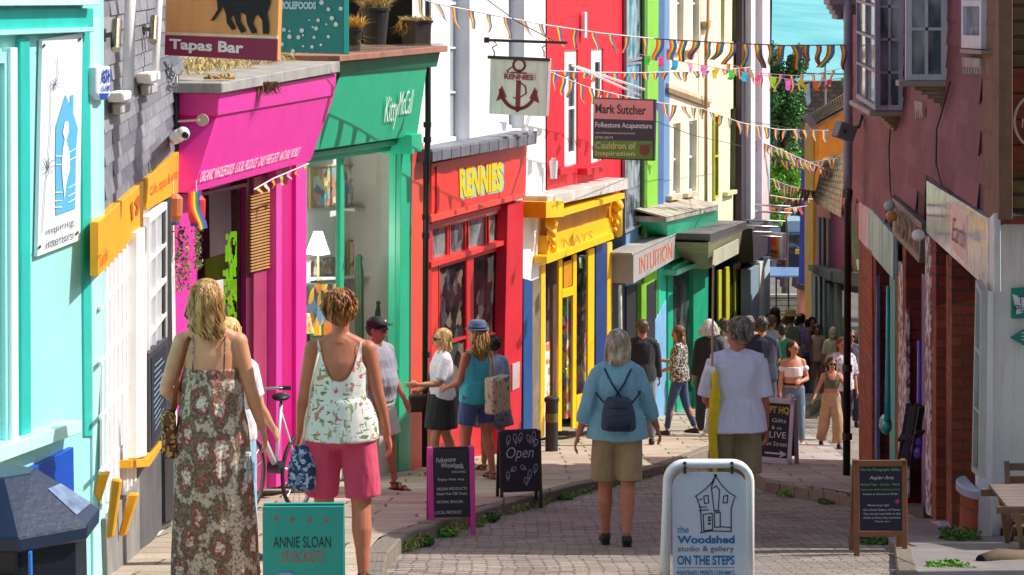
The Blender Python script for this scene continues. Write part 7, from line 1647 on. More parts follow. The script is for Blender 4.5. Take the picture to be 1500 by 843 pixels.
def build_hair(B, t, hp_, hdm, tr, hair, hs, seed, near, K):
    rr = random.Random(seed * 7 + 1); mb = MB(); m_ = hairmat(*hair)
    if hs in ('short', 'crop', 'bun'):
        g = .004 if hs == 'crop' else .016
        mb.ell(hp_((0, .018, 1.632)), (.074 + g, .088 + g, .082 + g), hdm, 20, 12); mb.ell(hp_((0, .045, 1.58)), (.062 + g * .8, .058 + g, .07), hdm, 16, 10)
        n = (260 if near else 60) if hs != 'crop' else 30
        for i in range(n):
            th = rr.uniform(0, 2 * PI); ph = math.asin(rr.uniform(-.5, 1)); d = Vector((math.cos(ph) * math.cos(th), math.cos(ph) * math.sin(th), math.sin(ph)))
            if d.y < -.35 and ph < .55: continue
            c = Vector((0, .02, 1.625)); p = c + Vector((d.x * (.078 + g), d.y * (.088 + g), d.z * (.084 + g)))
            dn = Vector((rr.gauss(0, .2), .45 + rr.gauss(0, .2), -1)); dn = (dn - d * dn.dot(d) * .93).normalized() * rr.uniform(.03, .055)
            mb.tube([hp_(p - d * .008), hp_(p + d * .007 + dn * .5), hp_(p + dn * 1.1)], [.006, .006, .0015], 5)
        if hs == 'bun': mb.ell(hp_((0, .1, 1.66)), (.04, .035, .04), hdm)
    else:
        L, wide, wave = {'long': (.36, .088, .014), 'mid': (.215, .108, .03), 'bob': (.17, .098, .01), 'curly': (.25, .112, .03), 'fluffy': (.12, .115, .035), 'pony': (.3, .05, .01)}[hs]
        mb.ell(hp_((0, .02, 1.632)), (.084, .097, .09), hdm, 20, 12); mb.ell(hp_((0, .05, 1.57)), (wide * .85, .058, .09), hdm, 16, 10)
        zb = 1.60 - L; q0 = hp_((0, .05, 1.56)); q1 = q0 + Vector((0, .035, -(1.56 - zb) * .55)); q2 = q0 + Vector((0, .045, -(1.56 - zb) * .92))

        sub = MB(); sub.rings([(0, wide * .85, .055, 0, 0), (-(1.56 - zb) * .45, wide * .75, .04, 0, .03), (-(1.56 - zb) * .72, wide * .35, .02, 0, .035)], 16); mb.add([q0 + p for p in sub.v], sub.f)
        n = 420 if near else 90
        for i in range(n):
            th = rr.uniform(-.45, PI + .45); ph = rr.uniform(-.1, 1.35); d = Vector((math.cos(ph) * math.cos(th), math.cos(ph) * math.sin(th), math.sin(ph))); c = Vector((0, .02, 1.625))
            p = c + Vector((d.x * .088, d.y * .1, d.z * .094)); e = hp_(p); out = Vector((d.x, max(d.y, -.1), 0)); pts = [hp_(p - d * .01), e]; s_ = Vector((out.x * wide * 1.05, .03 + max(0, out.y) * .075, 0)); base = hp_((0, 0, 1.60)); ln = L * rr.uniform(.75, 1.08); f0 = rr.uniform(0, 6)
            shx = rr.gauss(0, .008)
            side = Vector((hdm @ Vector((s_.x, s_.y, 0))))
            for j in range(1, 8):
                g = j / 7; sp = 1 - .25 * g; q = base + side * (sp if hs not in ('curly', 'fluffy') else 1 + .25 * math.sin(g * 3)) + Vector((shx, 0, -g * ln)); q = e.lerp(q, min(1, g * 1.6)); q += Vector((math.sin(f0 + g * (7 if hs not in ('curly', 'mid') else 13)), math.cos(f0 + g * 8), 0)) * wave * g; pts.append(q)
            mb.tube(pts, [.006] * 3 + [.0075] * 4 + [.005, .0015], 5)
    B(mb, 'hair', m_, True, merge=False)
def carve(o, K, cut):
    bm = bmesh.new(); bm.from_mesh(o.data); dead = [f for f in bm.faces if cut(f.calc_center_median() / K)]
    bmesh.ops.delete(bm, geom=dead, context='FACES')
    bv = [v for v in bm.verts if v.is_boundary]
    for _ in range(14):
        new = {}
        for v in bv:
            nb_ = [e.other_vert(v).co for e in v.link_edges if e.is_boundary]
            if len(nb_) == 2: new[v] = v.co * .4 + (nb_[0] + nb_[1]) * .3
        for v, c_ in new.items(): v.co = c_
    bm.to_mesh(o.data); bm.free()
def vest_cut(back=1.24, front=1.24, wid=.115, arm=.132, zo=0.0):
    def f(p):
        lo = back if p.y > 0 else front; z = p.z - zo
        return z > 1.15 and (z > lo + (1.44 - lo) * (abs(p.x) / wid) ** 2.6 or (abs(p.x) > arm + .05 * max(0, (1.33 - z) / .1) and z > 1.22))
    return f
def garment_top(J, mat, sleeve=.5, hem=.86, loose=.014, neck=1.42, wrinkle=.004, name='shirt', flare=.0, straps=False, low_back=False, open_=False, zt=None, sl_loose=.012, collar=False, cut=None):
    tr, B = J['tr'], J['B']; mb = MB(); f = J['f']
    J['torso'](mb, loose, max(hem, .84), neck)
    if hem < .98:
        sub = MB(); r0 = .178 * f + loose; sub.rings([(1.08, r0 * .86, .112 * f + loose, 0, -.0), (.98, r0 * .97 + flare * .5, .122 * f + loose, 0, .004), (hem, r0 + flare, .13 * f + loose + flare * .6, 0, .006)], 24); mb.add([tr(p) for p in sub.v], sub.f)
    if neck > 1.39:
        for a0 in J['sh']: mb.tube([tr((0, .018, 1.425)), tr((0, .018, 1.435)).lerp(a0, .5) + Vector((0, 0, .004)), a0 + Vector((0, 0, -.004))], [.052 + loose * .4, .053 + loose * .6, .06 + loose * .6], 12)
    if sleeve > 0:
        for a0, e_, w_ in zip(J['sh'], J['el'], J['wr']):
            tot = .285; L = sleeve * .53; pts = [a0 + (Vector((0, 0, .0))), a0.lerp(e_, min(1, L / .285) * .5), a0.lerp(e_, min(1, L / .285))]; rd = [.06 * f ** .5 + .004, .054 * f ** .5 + sl_loose * .7, .05 * f ** .5 + sl_loose]
            if L > .285: g = (L - .285) / .245; pts += [e_.lerp(w_, g * .5), e_.lerp(w_, g)]; rd[-1] = .042 + sl_loose; rd += [.04 + sl_loose, .036 + sl_loose]
            inner = J['sh'][0].lerp(J['sh'][1], .5); mb.tube([a0.lerp(inner, .3)] + pts, [.05] + rd, 14)
    if collar: mb.tube([tr((0, .012, 1.41)), tr((0, .008, 1.455))], [.072, .064], 14)
    o = B(mb, name, mat); finish(o, J['vox'] if not J['near'] else .009, 5, wrinkle, J['seed'])
    if cut: carve(o, J['K'], cut)
    if straps:
        for s in (-1, 1):
            mb = MB(); mb.tube([tr((s * .085, .115 * f ** .5, neck - .03)), tr((s * .09, .085, 1.38)), tr((s * .092, .02, 1.432)), tr((s * .085, -.07, 1.385)), tr((s * .075, -.115, neck - .05))], straps, 6)
            B(mb, 'shoulder_strap', mat, True)
    return o
def garment_bottom(J, mat, kind='shorts', hem=.5, loose=.018, name=None, wrinkle=.004, waist=1.0):
    B, tr, f = J['B'], J['tr'], J['f']; off = J['off']; mb = MB()
    if kind in ('shorts', 'trousers'):
        J['torso'](mb, .008 + loose * .3, .82, waist + .03)
        for h_, k_, a_ in zip(J['hip'], J['kn'], J['an']):
            sx = Vector((math.copysign(.014, h_.x), 0, 0))
            if kind == 'shorts': e = h_.lerp(k_, hem) + sx; mb.tube([h_ + Vector((0, .01, .03)), h_.lerp(e, .5), e], [.092 * f, .086 * f + loose * .5, .074 * f + loose], 16)
            else:
                fl = loose; mb.tube([h_ + Vector((0, .01, .03)), h_.lerp(k_, .5), k_, k_.lerp(a_, .5), k_.lerp(a_, hem)], [.093 * f, .082 * f + fl * .5, .06 * f + fl, .054 * f + fl * 1.1, .046 + fl * 1.3], 16)
    else:
        z0 = waist; zh = hem; w1 = .185 * f; kx_ = (J['kn'][0] + J['kn'][1]) / 2
        rs = []; n = 7
        for j in range(n + 1):
            g = j / n; z = z0 + (zh - z0) * g; r_ = .14 * f + loose * .3 + (w1 - .14 * f) * min(1, g * 3.2) + loose * g * 3; sh_ = kx_.y * max(0, g - .3); rs.append((z + off.z, r_, r_ * .72 + .02, kx_.x * g, sh_))
        mb.rings(rs, 30)
    o = B(mb, name or kind, mat); finish(o, J['vox'] if not J['near'] else .009, 5 if kind != 'skirt' else 3, wrinkle, J['seed'] + 3, (9, 9, 3) if kind != 'dress' else (16, 16, 1.2)); return o
def brim_hat(mat, w=.15, h=.09, band=None):
    def f(J):
        mb = MB(); M = J['hdm']; c = J['hp']((0, .012, 1.665)); sub = MB(); sub.rings([(0, w, w, 0, 0), (.008, w * .98, w * .98, 0, 0), (.01, .1, .108, 0, 0), (h * .6, .094, .1, 0, 0), (h, .08, .088, 0, 0), (h + .006, .05, .05, 0, 0)], 26); mb.add([c + M @ p for p in sub.v], sub.f); o = J['B'](mb, 'hat', mat, True)
        if band: mb = MB(); sub = MB(); sub.rings([(.011, .102, .11, 0, 0), (.035, .0995, .107, 0, 0)], 26); mb.add([c + M @ p for p in sub.v], sub.f); J['B'](mb, 'hat_band', band, True, par=o)
    return f
def cap_hat(mat):
    def f(J):
        M = J['hdm']; c = J['hp']((0, .008, 1.64)); mb = MB(); mb.ell(c, (.088, .104, .085), M, 20, 10); sub = MB(); sub.rings([(0, .07, .075, 0, -.1), (.008, .068, .073, 0, -.1)], 18); mb.add([c + M @ p for p in sub.v], sub.f); o = J['B'](mb, 'cap', mat, True)
        mb = MB(); mb.ell(J['hp']((0, -.09, 1.675)), (.016, .01, .016), M, 8, 6); J['B'](mb, 'cap_badge', P('#e6e6e6', .6), True, par=o)
    return f
def wp(J, p):
    """local figure point -> world"""
    o, rz = ORG[J['t'].name]; return o + rzm(rz) @ (Vector(p) * J['K'])
RB = PI
def FT(px, py, side=False): return gnd(px, py, 0 if side else -KERB)
def hgt(foot, px, ytop, K=1.0): return (at(px, ytop, foot.y).z - foot.z)
# ---- 1 woman in the long patterned dress
m, nt, b, out = newmat('paisley_dress'); tc = N(nt, 'ShaderNodeTexCoord'); 
mp = N(nt, 'ShaderNodeMapping'); mp.inputs['Scale'].default_value = (8.5, 8.5, 5); nt.links.new(tc.outputs['Object'], mp.inputs[0])
vo = N(nt, 'ShaderNodeTexVoronoi', feature='F1', i_Scale=1.0); vo.inputs['Randomness'].default_value = .6; nt.links.new(mp.outputs[0], vo.inputs['Vector'])
n1 = N(nt, 'ShaderNodeTexNoise', i_Scale=38.0, i_Detail=3.0); nt.links.new(tc.outputs['Object'], n1.inputs['Vector'])
ma = N(nt, 'ShaderNodeMath', operation='MULTIPLY_ADD'); ma.inputs[1].default_value = .55; nt.links.new(n1.outputs[0], ma.inputs[0]); nt.links.new(vo.outputs['Distance'], ma.inputs[2])
r = ramp(nt, [(.42, '#eadccd'), (.53, '#dcc4b4'), (.58, '#b86058'), (.64, '#7c443c'), (.7, '#93836a'), (.78, '#5f473a'), (.88, '#cdb9a6')], 'LINEAR'); nt.links.new(ma.outputs[0], r.inputs[0])
n2 = N(nt, 'ShaderNodeTexNoise', i_Scale=60.0, i_Detail=2.0); nt.links.new(tc.outputs['Object'], n2.inputs['Vector']); r2 = ramp(nt, [(.5, (0, 0, 0, 1)), (.6, (.7, .7, .7, 1))]); nt.links.new(n2.outputs[0], r2.inputs[0])
nt.links.new(mixc(nt, r2.outputs[0], r.outputs[0], lin('#6d4038')), b.inputs['Base Color']); b.inputs['Roughness'].default_value = .8; PAIS = m
f1 = at(314, 853, 13.45); f1.z = gz(f1.y)
H1 = hgt(f1, 318, 420) 
J = person('woman seen from behind in a long brown paisley maxi dress with wavy blonde hair', f1, H1, RB, '#dba07c', ('#84582f', '#d8ac6c'), 'mid', None, None, 1.05, 1.02, (4, 2, 8), (-5, 3, 6), (-6, 20, 75, 60), (2, 13, 16, 0), (-30, 0), near=True, seed=11, face=False, shoe_kind='sandal')
garment_top(J, PAIS, 0, 1.0, .01, 1.24, .003, 'dress_bodice', straps=.005)
garment_bottom(J, PAIS, 'dress', .03, .017, 'dress_skirt', .014, 1.16)
# head clip
mb = MB(); mb.tube([J['hp']((.03, .09, 1.69)), J['hp']((.06, .07, 1.67))], .012, 8); J['B'](mb, 'hair_clip', P('#d8501c', .4))
def strap(label, pts, mat_, w_=.014, flat=.004, cat='bag', name='bag_strap'): return None
BRL = P('#8a4a26', .5, .15, .1); LEO = patterned('mottled_leather', '#6a3c22', [('#c89858', 30, .52, 3, (1, 1, 1), 0), ('#2e1a10', 36, .55, 9, (1, 1, 1), 0)])
def bag(label, J, pts, body_c, size, matb, mats, kind='box', rz=0.0, name='handbag', w_=.012):
    """pts in the figure's local metres (before scale); a bag hanging from its strap"""
    c = wp(J, body_c); t = thing(name, label, 'bag', c - Vector((0, 0, size[2] / 2)))
    mb = MB(); mb.tube([wp(J, p) for p in pts], [(w_, .004)] * len(pts), 6); mb.build('strap', mats, t, smooth=True)
    mb = MB(); rz = rz + ORG[J['t'].name][1]
    if kind == 'box': mb.box(c, size[0], size[1], size[2], rz)
    else: 
        R = rzm(rz); sub = MB(); sub.rings([(-.5, .8, .8, 0, 0), (-.42, 1, 1, 0, 0), (0, .98, .98, 0, 0), (.35, .7, .7, 0, 0), (.45, .4, .42, 0, 0), (.5, .5, .5, 0, 0)], 20); mb.add([c + R @ Vector((p.x * size[0] / 2, p.y * size[1] / 2, p.z * size[2])) for p in sub.v], sub.f)
    o = mb.build('bag_body', matb, t, bevel=.02 if kind == 'box' else 0, smooth=kind != 'box'); finish(o, .008, 3, .004, 2); return t
tb = bag('brown mottled leather shoulder bag at the left hip of the paisley dress', J, [(.205, .08, 1.0), (.17, .14, 1.2), (.115, .09, 1.41), (.1, .0, 1.44), (.13, -.1, 1.3), (.215, -.02, 1.0)], (.235, .05, .88), (.08, .17, .26), LEO, BRL, rz=.2, w_=.014)
# bottle in her right hand
hnd = wp(J, J['wr'][1] + J['fo'][1] * .08); 
# ---- 2 woman in the floral top
FLOR = patterned('floral_top', '#efeee6', [('#9fb083', 17, .6, 2, (2.2, 2.2, .8), .7), ('#6f8a5a', 20, .63, 8, (.8, .8, 2.4), .6), ('#d98a6a', 16, .64, 5, (1.6, 1.6, 1), .4), ('#d8607c', 20, .66, 12, (1, 1, 1), 0), ('#e8a23c', 24, .68, 20, (2.4, 2.4, .8), -.8)])
PINKS = fab('#d84468', .1)
f2 = at(502, 868, 13.5); f2.z = gz(f2.y) ; H2 = hgt(f2, 492, 434)
J2 = person('auburn haired woman from behind in a white floral vest and pink shorts', f2, H2, RB, '#c27a5c', ('#6a3a1e', '#b8763c'), 'short', dict(mat=FLOR, sleeve=0, hem=.84, loose=.012, neck=1.44, wrinkle=.004, flare=.012, name='vest_top', cut=vest_cut(1.22, 1.24, .118, .128)), dict(mat=PINKS, kind='shorts', hem=.86, loose=.02), 1.12, 1.05, (6, 1, 10), (-4, 2, 6), (4, 12, 18, 10), (2, 12, 14, 0), (0, -4), near=True, seed=12, face=False)
DENB = patterned('blue_patchwork', '#2c3f66', [('#b8c4dc', 42, .54, 2, (1, 1, 1), 0), ('#7c8cb4', 30, .58, 7, (1, 1, 1), 0)])
bag('blue and white patterned drawstring bag hanging on a cream rope at her left hip', J2, [(.215, .06, .83), (.16, .12, 1.2), (.115, .08, 1.4), (.1, .0, 1.44), (.14, -.1, 1.25), (.225, .0, .83)], (.225, .06, .71), (.17, .13, .25), DENB, P('#e8dfc8', .8), 'sack', w_=.008, name='drawstring_bag')
mb = MB(); p = wp(J2, J2['wr'][0]); 
# ---- 1b woman partly hidden ahead of the paisley dress
fb1 = at(341, 800, 15.2); fb1.z = gz(fb1.y); 
J = person('blonde woman in a white top mostly hidden in front of the paisley dress', fb1, hgt(fb1, 346, 474), RB - .3, '#d8a080', ('#b88a4c', '#e8cc8c'), 'bob', dict(mat=fab('#ece9ee'), sleeve=.4, hem=.86), dict(mat=fab('#9cc0dc'), kind='trousers', hem=.9, loose=.012), 1.0, 1, AL=(5, 8, 20, 0), AR=(10, 10, 30, 0), face=False, seed=13)
t = thing('water_bottle', 'clear plastic water bottle hanging by the hip of the paisley dress', 'bottle', at(364, 705, 13.3))
a, c = at(364, 706, 13.3), at(364, 668, 13.3); MB().tube([a, a.lerp(c, .7), a.lerp(c, .85), c], [.034, .034, .014, .014], 12).build('bottle_body', glassmat('bottle_plastic', '#dfe8ee', .25), t, smooth=True); MB().tube([c, c + Vector((0, 0, .02))], .016, 10).build('cap', P('#e8ecf0', .4), t)
# ---- 3 man in a black cap
f3 = at(554, 722, 24.6); f3.z = gz(f3.y)
J = person('man in a black cap and grey tee shirt standing side on by the green shop', f3, hgt(f3, 548, 470), .95, '#b8765a', ('#3a302a', '#5a4a40'), 'crop', dict(mat=fab('#9c9aa8'), sleeve=.42, hem=.88, loose=.02), dict(mat=fab('#d8d4cc'), kind='shorts', hem=.8, loose=.03), 1.12, 1.05, (8, 4, 4), (-4, 4, 4), (6, 10, 20, 0), (0, 8, 10, 0), (15, 0), male=True, hat=cap_hat(P('#1a1b20', .7)), glasses=P('#1c4a7c', .15), belly=.035, shoe_kind='sandal', seed=14, vox=.01)
# ---- 4, 5, 6 the trio at the red shop
WTOP = patterned('white_dotted', '#dcd8e2', [('#a8a4b8', 60, .62, 3, (1, 1, 1), 0)])
f4 = at(648, 700, 27.2); f4.z = gz(f4.y)
J = person('blonde woman in a white tied blouse and black skirt looking left by the red shop', f4, hgt(f4, 655, 484), -1.3, '#c89070', ('#a0743c', '#dcb880'), 'mid', dict(mat=WTOP, sleeve=.45, hem=.93, loose=.018), dict(mat=fab('#23232b'), kind='skirt', hem=.56, loose=.012, waist=1.04), 1.08, 1.05, (16, 5, 4), (-10, 3, 6), (20, 10, 70, 0), (5, 12, 50, 0), (-10, 0), shoe_kind='sandal', shoes=P('#7a4a30', .6), seed=15, vox=.01, glasses=True)
bag('dark brown handbag on a cross strap carried by the blonde in the black skirt', J, [(-.2, -.12, .95), (-.1, -.12, 1.2), (.1, .02, 1.43), (0, .12, 1.2), (-.1, .12, .96)], (-.1, -.24, .84), (.09, .26, .2), P('#3b2a26', .5), P('#3b2a26', .5), w_=.012)
f5 = at(698, 715, 26.4); f5.z = gz(f5.y)
J5 = person('curly haired woman in a blue trilby, turquoise top and denim shorts with a canvas bag', f5, hgt(f5, 698, 481), -2.45, '#c07a60', ('#9a7444', '#d4ac74'), 'curly', dict(mat=fab('#3fb0bc'), sleeve=0, hem=.86, loose=.016, neck=1.44, name='vest_top', cut=vest_cut(1.34, 1.3, .11, .14)), dict(mat=fab('#4a5a8c'), kind='shorts', hem=.62, loose=.02), 1.14, 1.08, (4, 4, 4), (-4, 4, 4), (12, 8, 55, 0), (0, 10, 30, 0), (20, 0), shoe_kind='sandal', hat=brim_hat(P('#5a6b8c', .8), .135, .095, P('#3b4560', .8)), seed=16, vox=.01, shoes=P('#6a4a34', .6))
CANV = patterned('printed_canvas', '#c4b294', [('#6a7a78', 14, .58, 4, (1, 1, 1), 0), ('#8c7a60', 22, .64, 9, (1, 1, 1), 0)])
bag('beige canvas shopping bag with a printed motif over the shoulder of the trilby woman', J5, [(-.05, .2, 1.12), (-.1, .13, 1.35), (-.12, .0, 1.44), (-.19, -.06, 1.3), (-.2, .1, 1.12)], (-.1, .25, .98), (.34, .14, .4), CANV, P('#c8b89c', .8), rz=.3, w_=.014, name='canvas_bag')
f6 = at(722, 704, 28.2); f6.z = gz(f6.y)
J = person('dark haired woman in a grey spotted skirt almost hidden behind the trilby woman', f6, hgt(f6, 722, 496), -2.7, '#b87a5c', ('#1c1614', '#33261f'), 'bun', dict(mat=fab('#8fa6c0'), sleeve=.4, hem=.9), dict(mat=patterned('spotted_grey', '#6d6a72', [('#3c3a44', 50, .54, 3, (1, 1, 1), 0)]), kind='skirt', hem=.55, loose=.03), shoe_kind='sandal', seed=17, vox=.013)
# ---- 7 woman in the blue blouse with the backpack
f7 = FT(903, 798); LB7 = fab('#7fb4cc', .08)
J7 = person('grey blonde woman walking away in a light blue blouse, khaki shorts and navy backpack', f7, hgt(f7, 900, 490), RB, '#c07c60', ('#8f8272', '#d0c4ae'), 'bob', dict(mat=LB7, sleeve=.78, hem=.84, loose=.024, flare=.03, wrinkle=.006, sl_loose=.02, name='blouse'), dict(mat=fab('#a8916e'), kind='shorts', hem=.88, loose=.02), 1.1, 1.03, (4, -1, 2), (-7, -2, 16), (-6, 17, 12, 0), (8, 20, 16, 0), (5, 0), near=True, seed=18, face=False)
tr7 = J7['tr']; NVB = P('#2a3c56', .6, .15, .1)
t = thing('backpack', 'small navy backpack on the back of the light blue blouse', 'bag', wp(J7, tr7((.0, .2, 1.0))))
mb = MB(); c = wp(J7, tr7((-.0, .21, 1.075))); sub = MB(); sub.rings([(-.13, .12, .055, 0, 0), (-.11, .135, .065, 0, 0), (.0, .128, .065, 0, 0), (.1, .1, .05, 0, 0), (.125, .075, .035, 0, 0)], 22); mb.add([c + p for p in sub.v], sub.f); o = mb.build('pack_body', NVB, t); finish(o, .009, 3, .005, 3)
mb = MB(); sub = MB(); sub.rings([(-.1, .09, .03, 0, 0), (-.02, .09, .03, 0, 0), (0, .07, .02, 0, 0)], 16); mb.add([c + Vector((0, -.055, -.01)) + p for p in sub.v], sub.f); mb.build('front_pocket', P('#223149', .6), t, smooth=True)
mb = MB(); mb.tube([c + Vector((-.07, -.066, .05)), c + Vector((0, -.07, .052)), c + Vector((.07, -.066, .05))], .004, 5); mb.build('zip', P('#141a26', .5), t)
for s in (-1, 1):
    pts = [wp(J7, tr7(p)) for p in ((s * .02, .165, 1.2), (-s * .05, .135, 1.3), (-s * .1, .085, 1.40), (-s * .105, .01, 1.44))]; mb = MB(); mb.tube(pts, [(.014, .006)] * 4, 6); pts = [wp(J7, tr7(p)) for p in ((s * .1, .17, 1.14), (s * .17, .1, 1.21), (s * .185, .0, 1.24))]; mb.tube(pts, [(.011, .005)] * 3, 6); mb.build('strap', P('#1d2a40', .6), t, smooth=True)
# ---- 8 man in the white shirt
f8 = FT(1078, 792) ; f8 = at(1076, 792, 19.0); f8.z = road_z(f8.y)
J8 = person('grey haired man walking away in a loose white shirt and khaki shorts', f8, hgt(f8, 1088, 474), RB + .12, '#b8745c', ('#5a4c44', '#9c8f86'), 'short', dict(mat=fab('#dcdcf4', .04), sleeve=.5, hem=.84, loose=.034, flare=.02, wrinkle=.007, sl_loose=.028, collar=True), dict(mat=fab('#8c7c60'), kind='shorts', hem=.86, loose=.03), 1.08, 1.03, (4, 0, 5), (-6, -2, 10), (0, 12, 62, 65), (0, 8, 12, 0), (35, 0), male=True, near=True, seed=19)
t = thing('furled_flag', 'furled yellow flag on a thin upright wooden pole held by the white shirted man', 'flag', at(1040, 700, 18.9))
MB().tube([at(1041, 700, 18.85), at(1045, 388, 18.85)], .009, 8).build('pole', P('#b08a6a', .6), t, smooth=True)
mb = MB(); rs = [at(1046 + 2 * math.sin(i), 545 + i * 19, 18.85) for i in range(9)]; mb.tube([at(1036, 542, 18.85)] + rs, [.03, .034, .03, .045, .04, .045, .035, .035, .03, .012], 10); o = mb.build('yellow_cloth', fab('#e8c81c'), t); finish(o, .008, 2, .008, 5, (14, 14, 2))
MB().tube([at(1034, 541, 18.85), at(1046, 544, 18.85)], [.034, .036], 10).build('white_collar', WHITE, t)
# ---- 9 man in the dark sweater
f9 = at(940, 664, 34); f9.z = gz(f9.y)
person('man in a black sweater and grey trousers seen behind the backpack woman', f9, hgt(f9, 930, 472), RB, '#b87c60', ('#4a342a', '#6d5040'), 'crop', dict(mat=fab('#1c1e26'), sleeve=.95, hem=.88, loose=.02), dict(mat=fab('#6d6d76'), kind='trousers', hem=.92, loose=.012), male=True, seed=20, face=False, AL=(-4, 8, 10, 0), AR=(10, 8, 20, 0))
# ---- 10 woman in jeans
f10 = at(994, 640, 36.6); f10.z = gz(f10.y)
person('woman in a black and white blouse and blue jeans looking at her phone', f10, hgt(f10, 1000, 480), -1.9, '#c08468', ('#4a2e20', '#8a5c3c'), 'long', dict(mat=patterned('dotted_blouse', '#3c3a38', [('#c8c2b4', 40, .52, 2, (1, 1, 1), 0)]), sleeve=.6, hem=.87, loose=.03, sl_loose=.03), dict(mat=fab('#3a4f74'), kind='trousers', hem=.88, loose=.0), 1, 1, (14, 2, 6), (-12, 2, 10), (10, 8, 60, 0), (25, 5, 70, 0), (10, 14), seed=21, shoes=P('#2c2422', .6))
# ---- crowd
def crowd(label, px, ytop, Y, **k):
    f_ = at(px, 400, Y); f_.z = (gz(Y) if px < 1040 else road_z(Y)); h_ = at(px, ytop, Y).z - f_.z
    k.setdefault('vox', .016); yaw = k.pop('yaw', RB); k.setdefault('face', abs(yaw) < 1.9)
    return person(label, f_, h_, yaw, **k)
crowd('person with a mop of fluffy white hair and dark clothes among the crowd', 1040, 472, 37.5, hs='fluffy', hair=('#c8c4bc', '#f0eeea'), top=dict(mat=fab('#22242c'), sleeve=.9, hem=.86), bottom=dict(mat=fab('#2c2c34'), kind='trousers', hem=.9), seed=31)
crowd('brown haired person in a dark jacket behind the white haired one', 1060, 470, 44, hs='short', hair=('#4a382c', '#6a5040'), top=dict(mat=fab('#3b3430'), sleeve=.9), bottom=dict(mat=fab('#2a2a30'), kind='trousers', hem=.9), seed=32)
crowd('grey haired person in a pale jacket deep in the crowd', 1030, 466, 47, hs='short', hair=('#77706a', '#a8a098'), top=dict(mat=fab('#8c8478'), sleeve=.9), bottom=dict(mat=fab('#3c3c44'), kind='trousers', hem=.9), seed=33)
crowd('man in a navy tee shirt with dark hair right of the white shirt', 1117, 469, 36.5, hs='short', hair=('#2c2826', '#5a5048'), male=True, top=dict(mat=fab('#1c2338'), sleeve=.45, loose=.03), bottom=dict(mat=fab('#3a3a40'), kind='shorts', hem=.85), fat=1.15, AR=(20, 12, 60, 0), seed=34)
crowd('person in a bright green tee shirt seen from behind', 1147, 478, 40.5, hs='crop', hair=('#2c221c', '#40342c'), top=dict(mat=fab('#12845c'), sleeve=.42), bottom=dict(mat=fab('#3a3a44'), kind='shorts', hem=.85), seed=35)
crowd('woman with very long dark hair at the back of the crowd', 1136, 453, 48, hs='long', hair=('#2a1a16', '#4c2f26'), top=dict(mat=fab('#6a4a3c'), sleeve=.8), bottom=dict(mat=fab('#4a3a34'), kind='skirt', hem=.4, loose=.03), seed=36)
crowd('person in a pale pink shirt turned sideways behind the green tee shirt', 1132, 466, 44, yaw=2.2, hs='short', hair=('#5c3a2c', '#7a5240'), top=dict(mat=fab('#d8b8c8'), sleeve=.5), bottom=dict(mat=fab('#55505c'), kind='trousers', hem=.9), seed=37)
crowd('person in a wide straw hat and grey green shirt', 1159, 461, 46, yaw=2.4, hs='short', hair=('#4a382c', '#6a5040'), hat=brim_hat(P('#a8845c', .85, .2), .2, .1), top=dict(mat=fab('#6d7468'), sleeve=.5), bottom=dict(mat=fab('#4c4a44'), kind='trousers', hem=.9), seed=38)
crowd('woman in a purple patterned top with short dark hair', 1175, 463, 50, yaw=2.5, hs='short', hair=('#241c1a', '#3a2e2a'), top=dict(mat=patterned('purple_print', '#7a6a94', [('#c8a8b8', 40, .55, 3, (1, 1, 1), 0)]), sleeve=.5), bottom=dict(mat=fab('#3a4468'), kind='trousers', hem=.9), seed=39)
crowd('dark haired woman in a maroon dress holding a cup', 1191, 467, 57, yaw=.25, hs='bob', hair=('#14100f', '#241c1a'), top=dict(mat=fab('#6c1228'), sleeve=.5, hem=.9, neck=1.38), bottom=dict(mat=fab('#6c1228'), kind='skirt', hem=.42, loose=.014, waist=1.1), AL=(15, 6, 80, 50), AR=(5, 8, 20, 0), face=False, seed=40)
crowd('person in a pale teal shirt with thin fair hair', 1213, 467, 60, hs='crop', hair=('#9c8468', '#c8b090'), male=True, top=dict(mat=fab('#5a9cac'), sleeve=.5, loose=.03), bottom=dict(mat=fab('#1e2028'), kind='trousers', hem=.9), seed=41)
crowd('person in a cream bucket hat near the downpipe', 1233, 470, 54, yaw=2.6, hs='short', hair=('#6a5a4c', '#8c7c6c'), hat=brim_hat(P('#cdb8a0', .85, .1), .15, .1), top=dict(mat=fab('#5c6470'), sleeve=.4), bottom=dict(mat=fab('#33333c'), kind='trousers', hem=.9), seed=42)
# ---- walkers coming up the hill
f11 = at(1160, 676, 35.6); f11.z = road_z(f11.y)
J = person('long haired woman walking uphill in a white off shoulder top and ripped jeans', f11, hgt(f11, 1160, 502), .15, '#c98c6c', ('#2c1612', '#55261e'), 'long', None, dict(mat=patterned('ripped_denim', '#5f7288', [('#a8b4c0', 9, .66, 3, (1, 1, 1), 0)]), kind='trousers', hem=.86, loose=.006, waist=1.0), 1.06, 1.05, (12, 2, 4), (-12, 2, 14), (8, 14, 90, 40), (4, 10, 20, 0), (30, -4), glasses=P('#6a3c30', .2), shoes=WHSHOE, seed=22, vox=.01)
garment_top(J, fab('#e8d8dc', .05), 0, 1.1, .014, 1.30, .004, 'crop_top')
mb = MB()
for a0, e_ in zip(J['sh'], J['el']): mb.ell(a0.lerp(e_, .38), (.075, .07, .06))
o = J['B'](mb, 'sleeve', fab('#e8d8dc', .05)); finish(o, .012, 2, .006, 4)
mb = MB(); sub = MB(); sub.rings([(1.0, .168, .128, 0, 0), (1.035, .163, .124, 0, 0)], 22); mb.add([J['tr'](p) for p in sub.v], sub.f); J['B'](mb, 'belt', P('#17161a', .5))
f12 = at(1216, 684, 35.0); f12.z = road_z(f12.y)
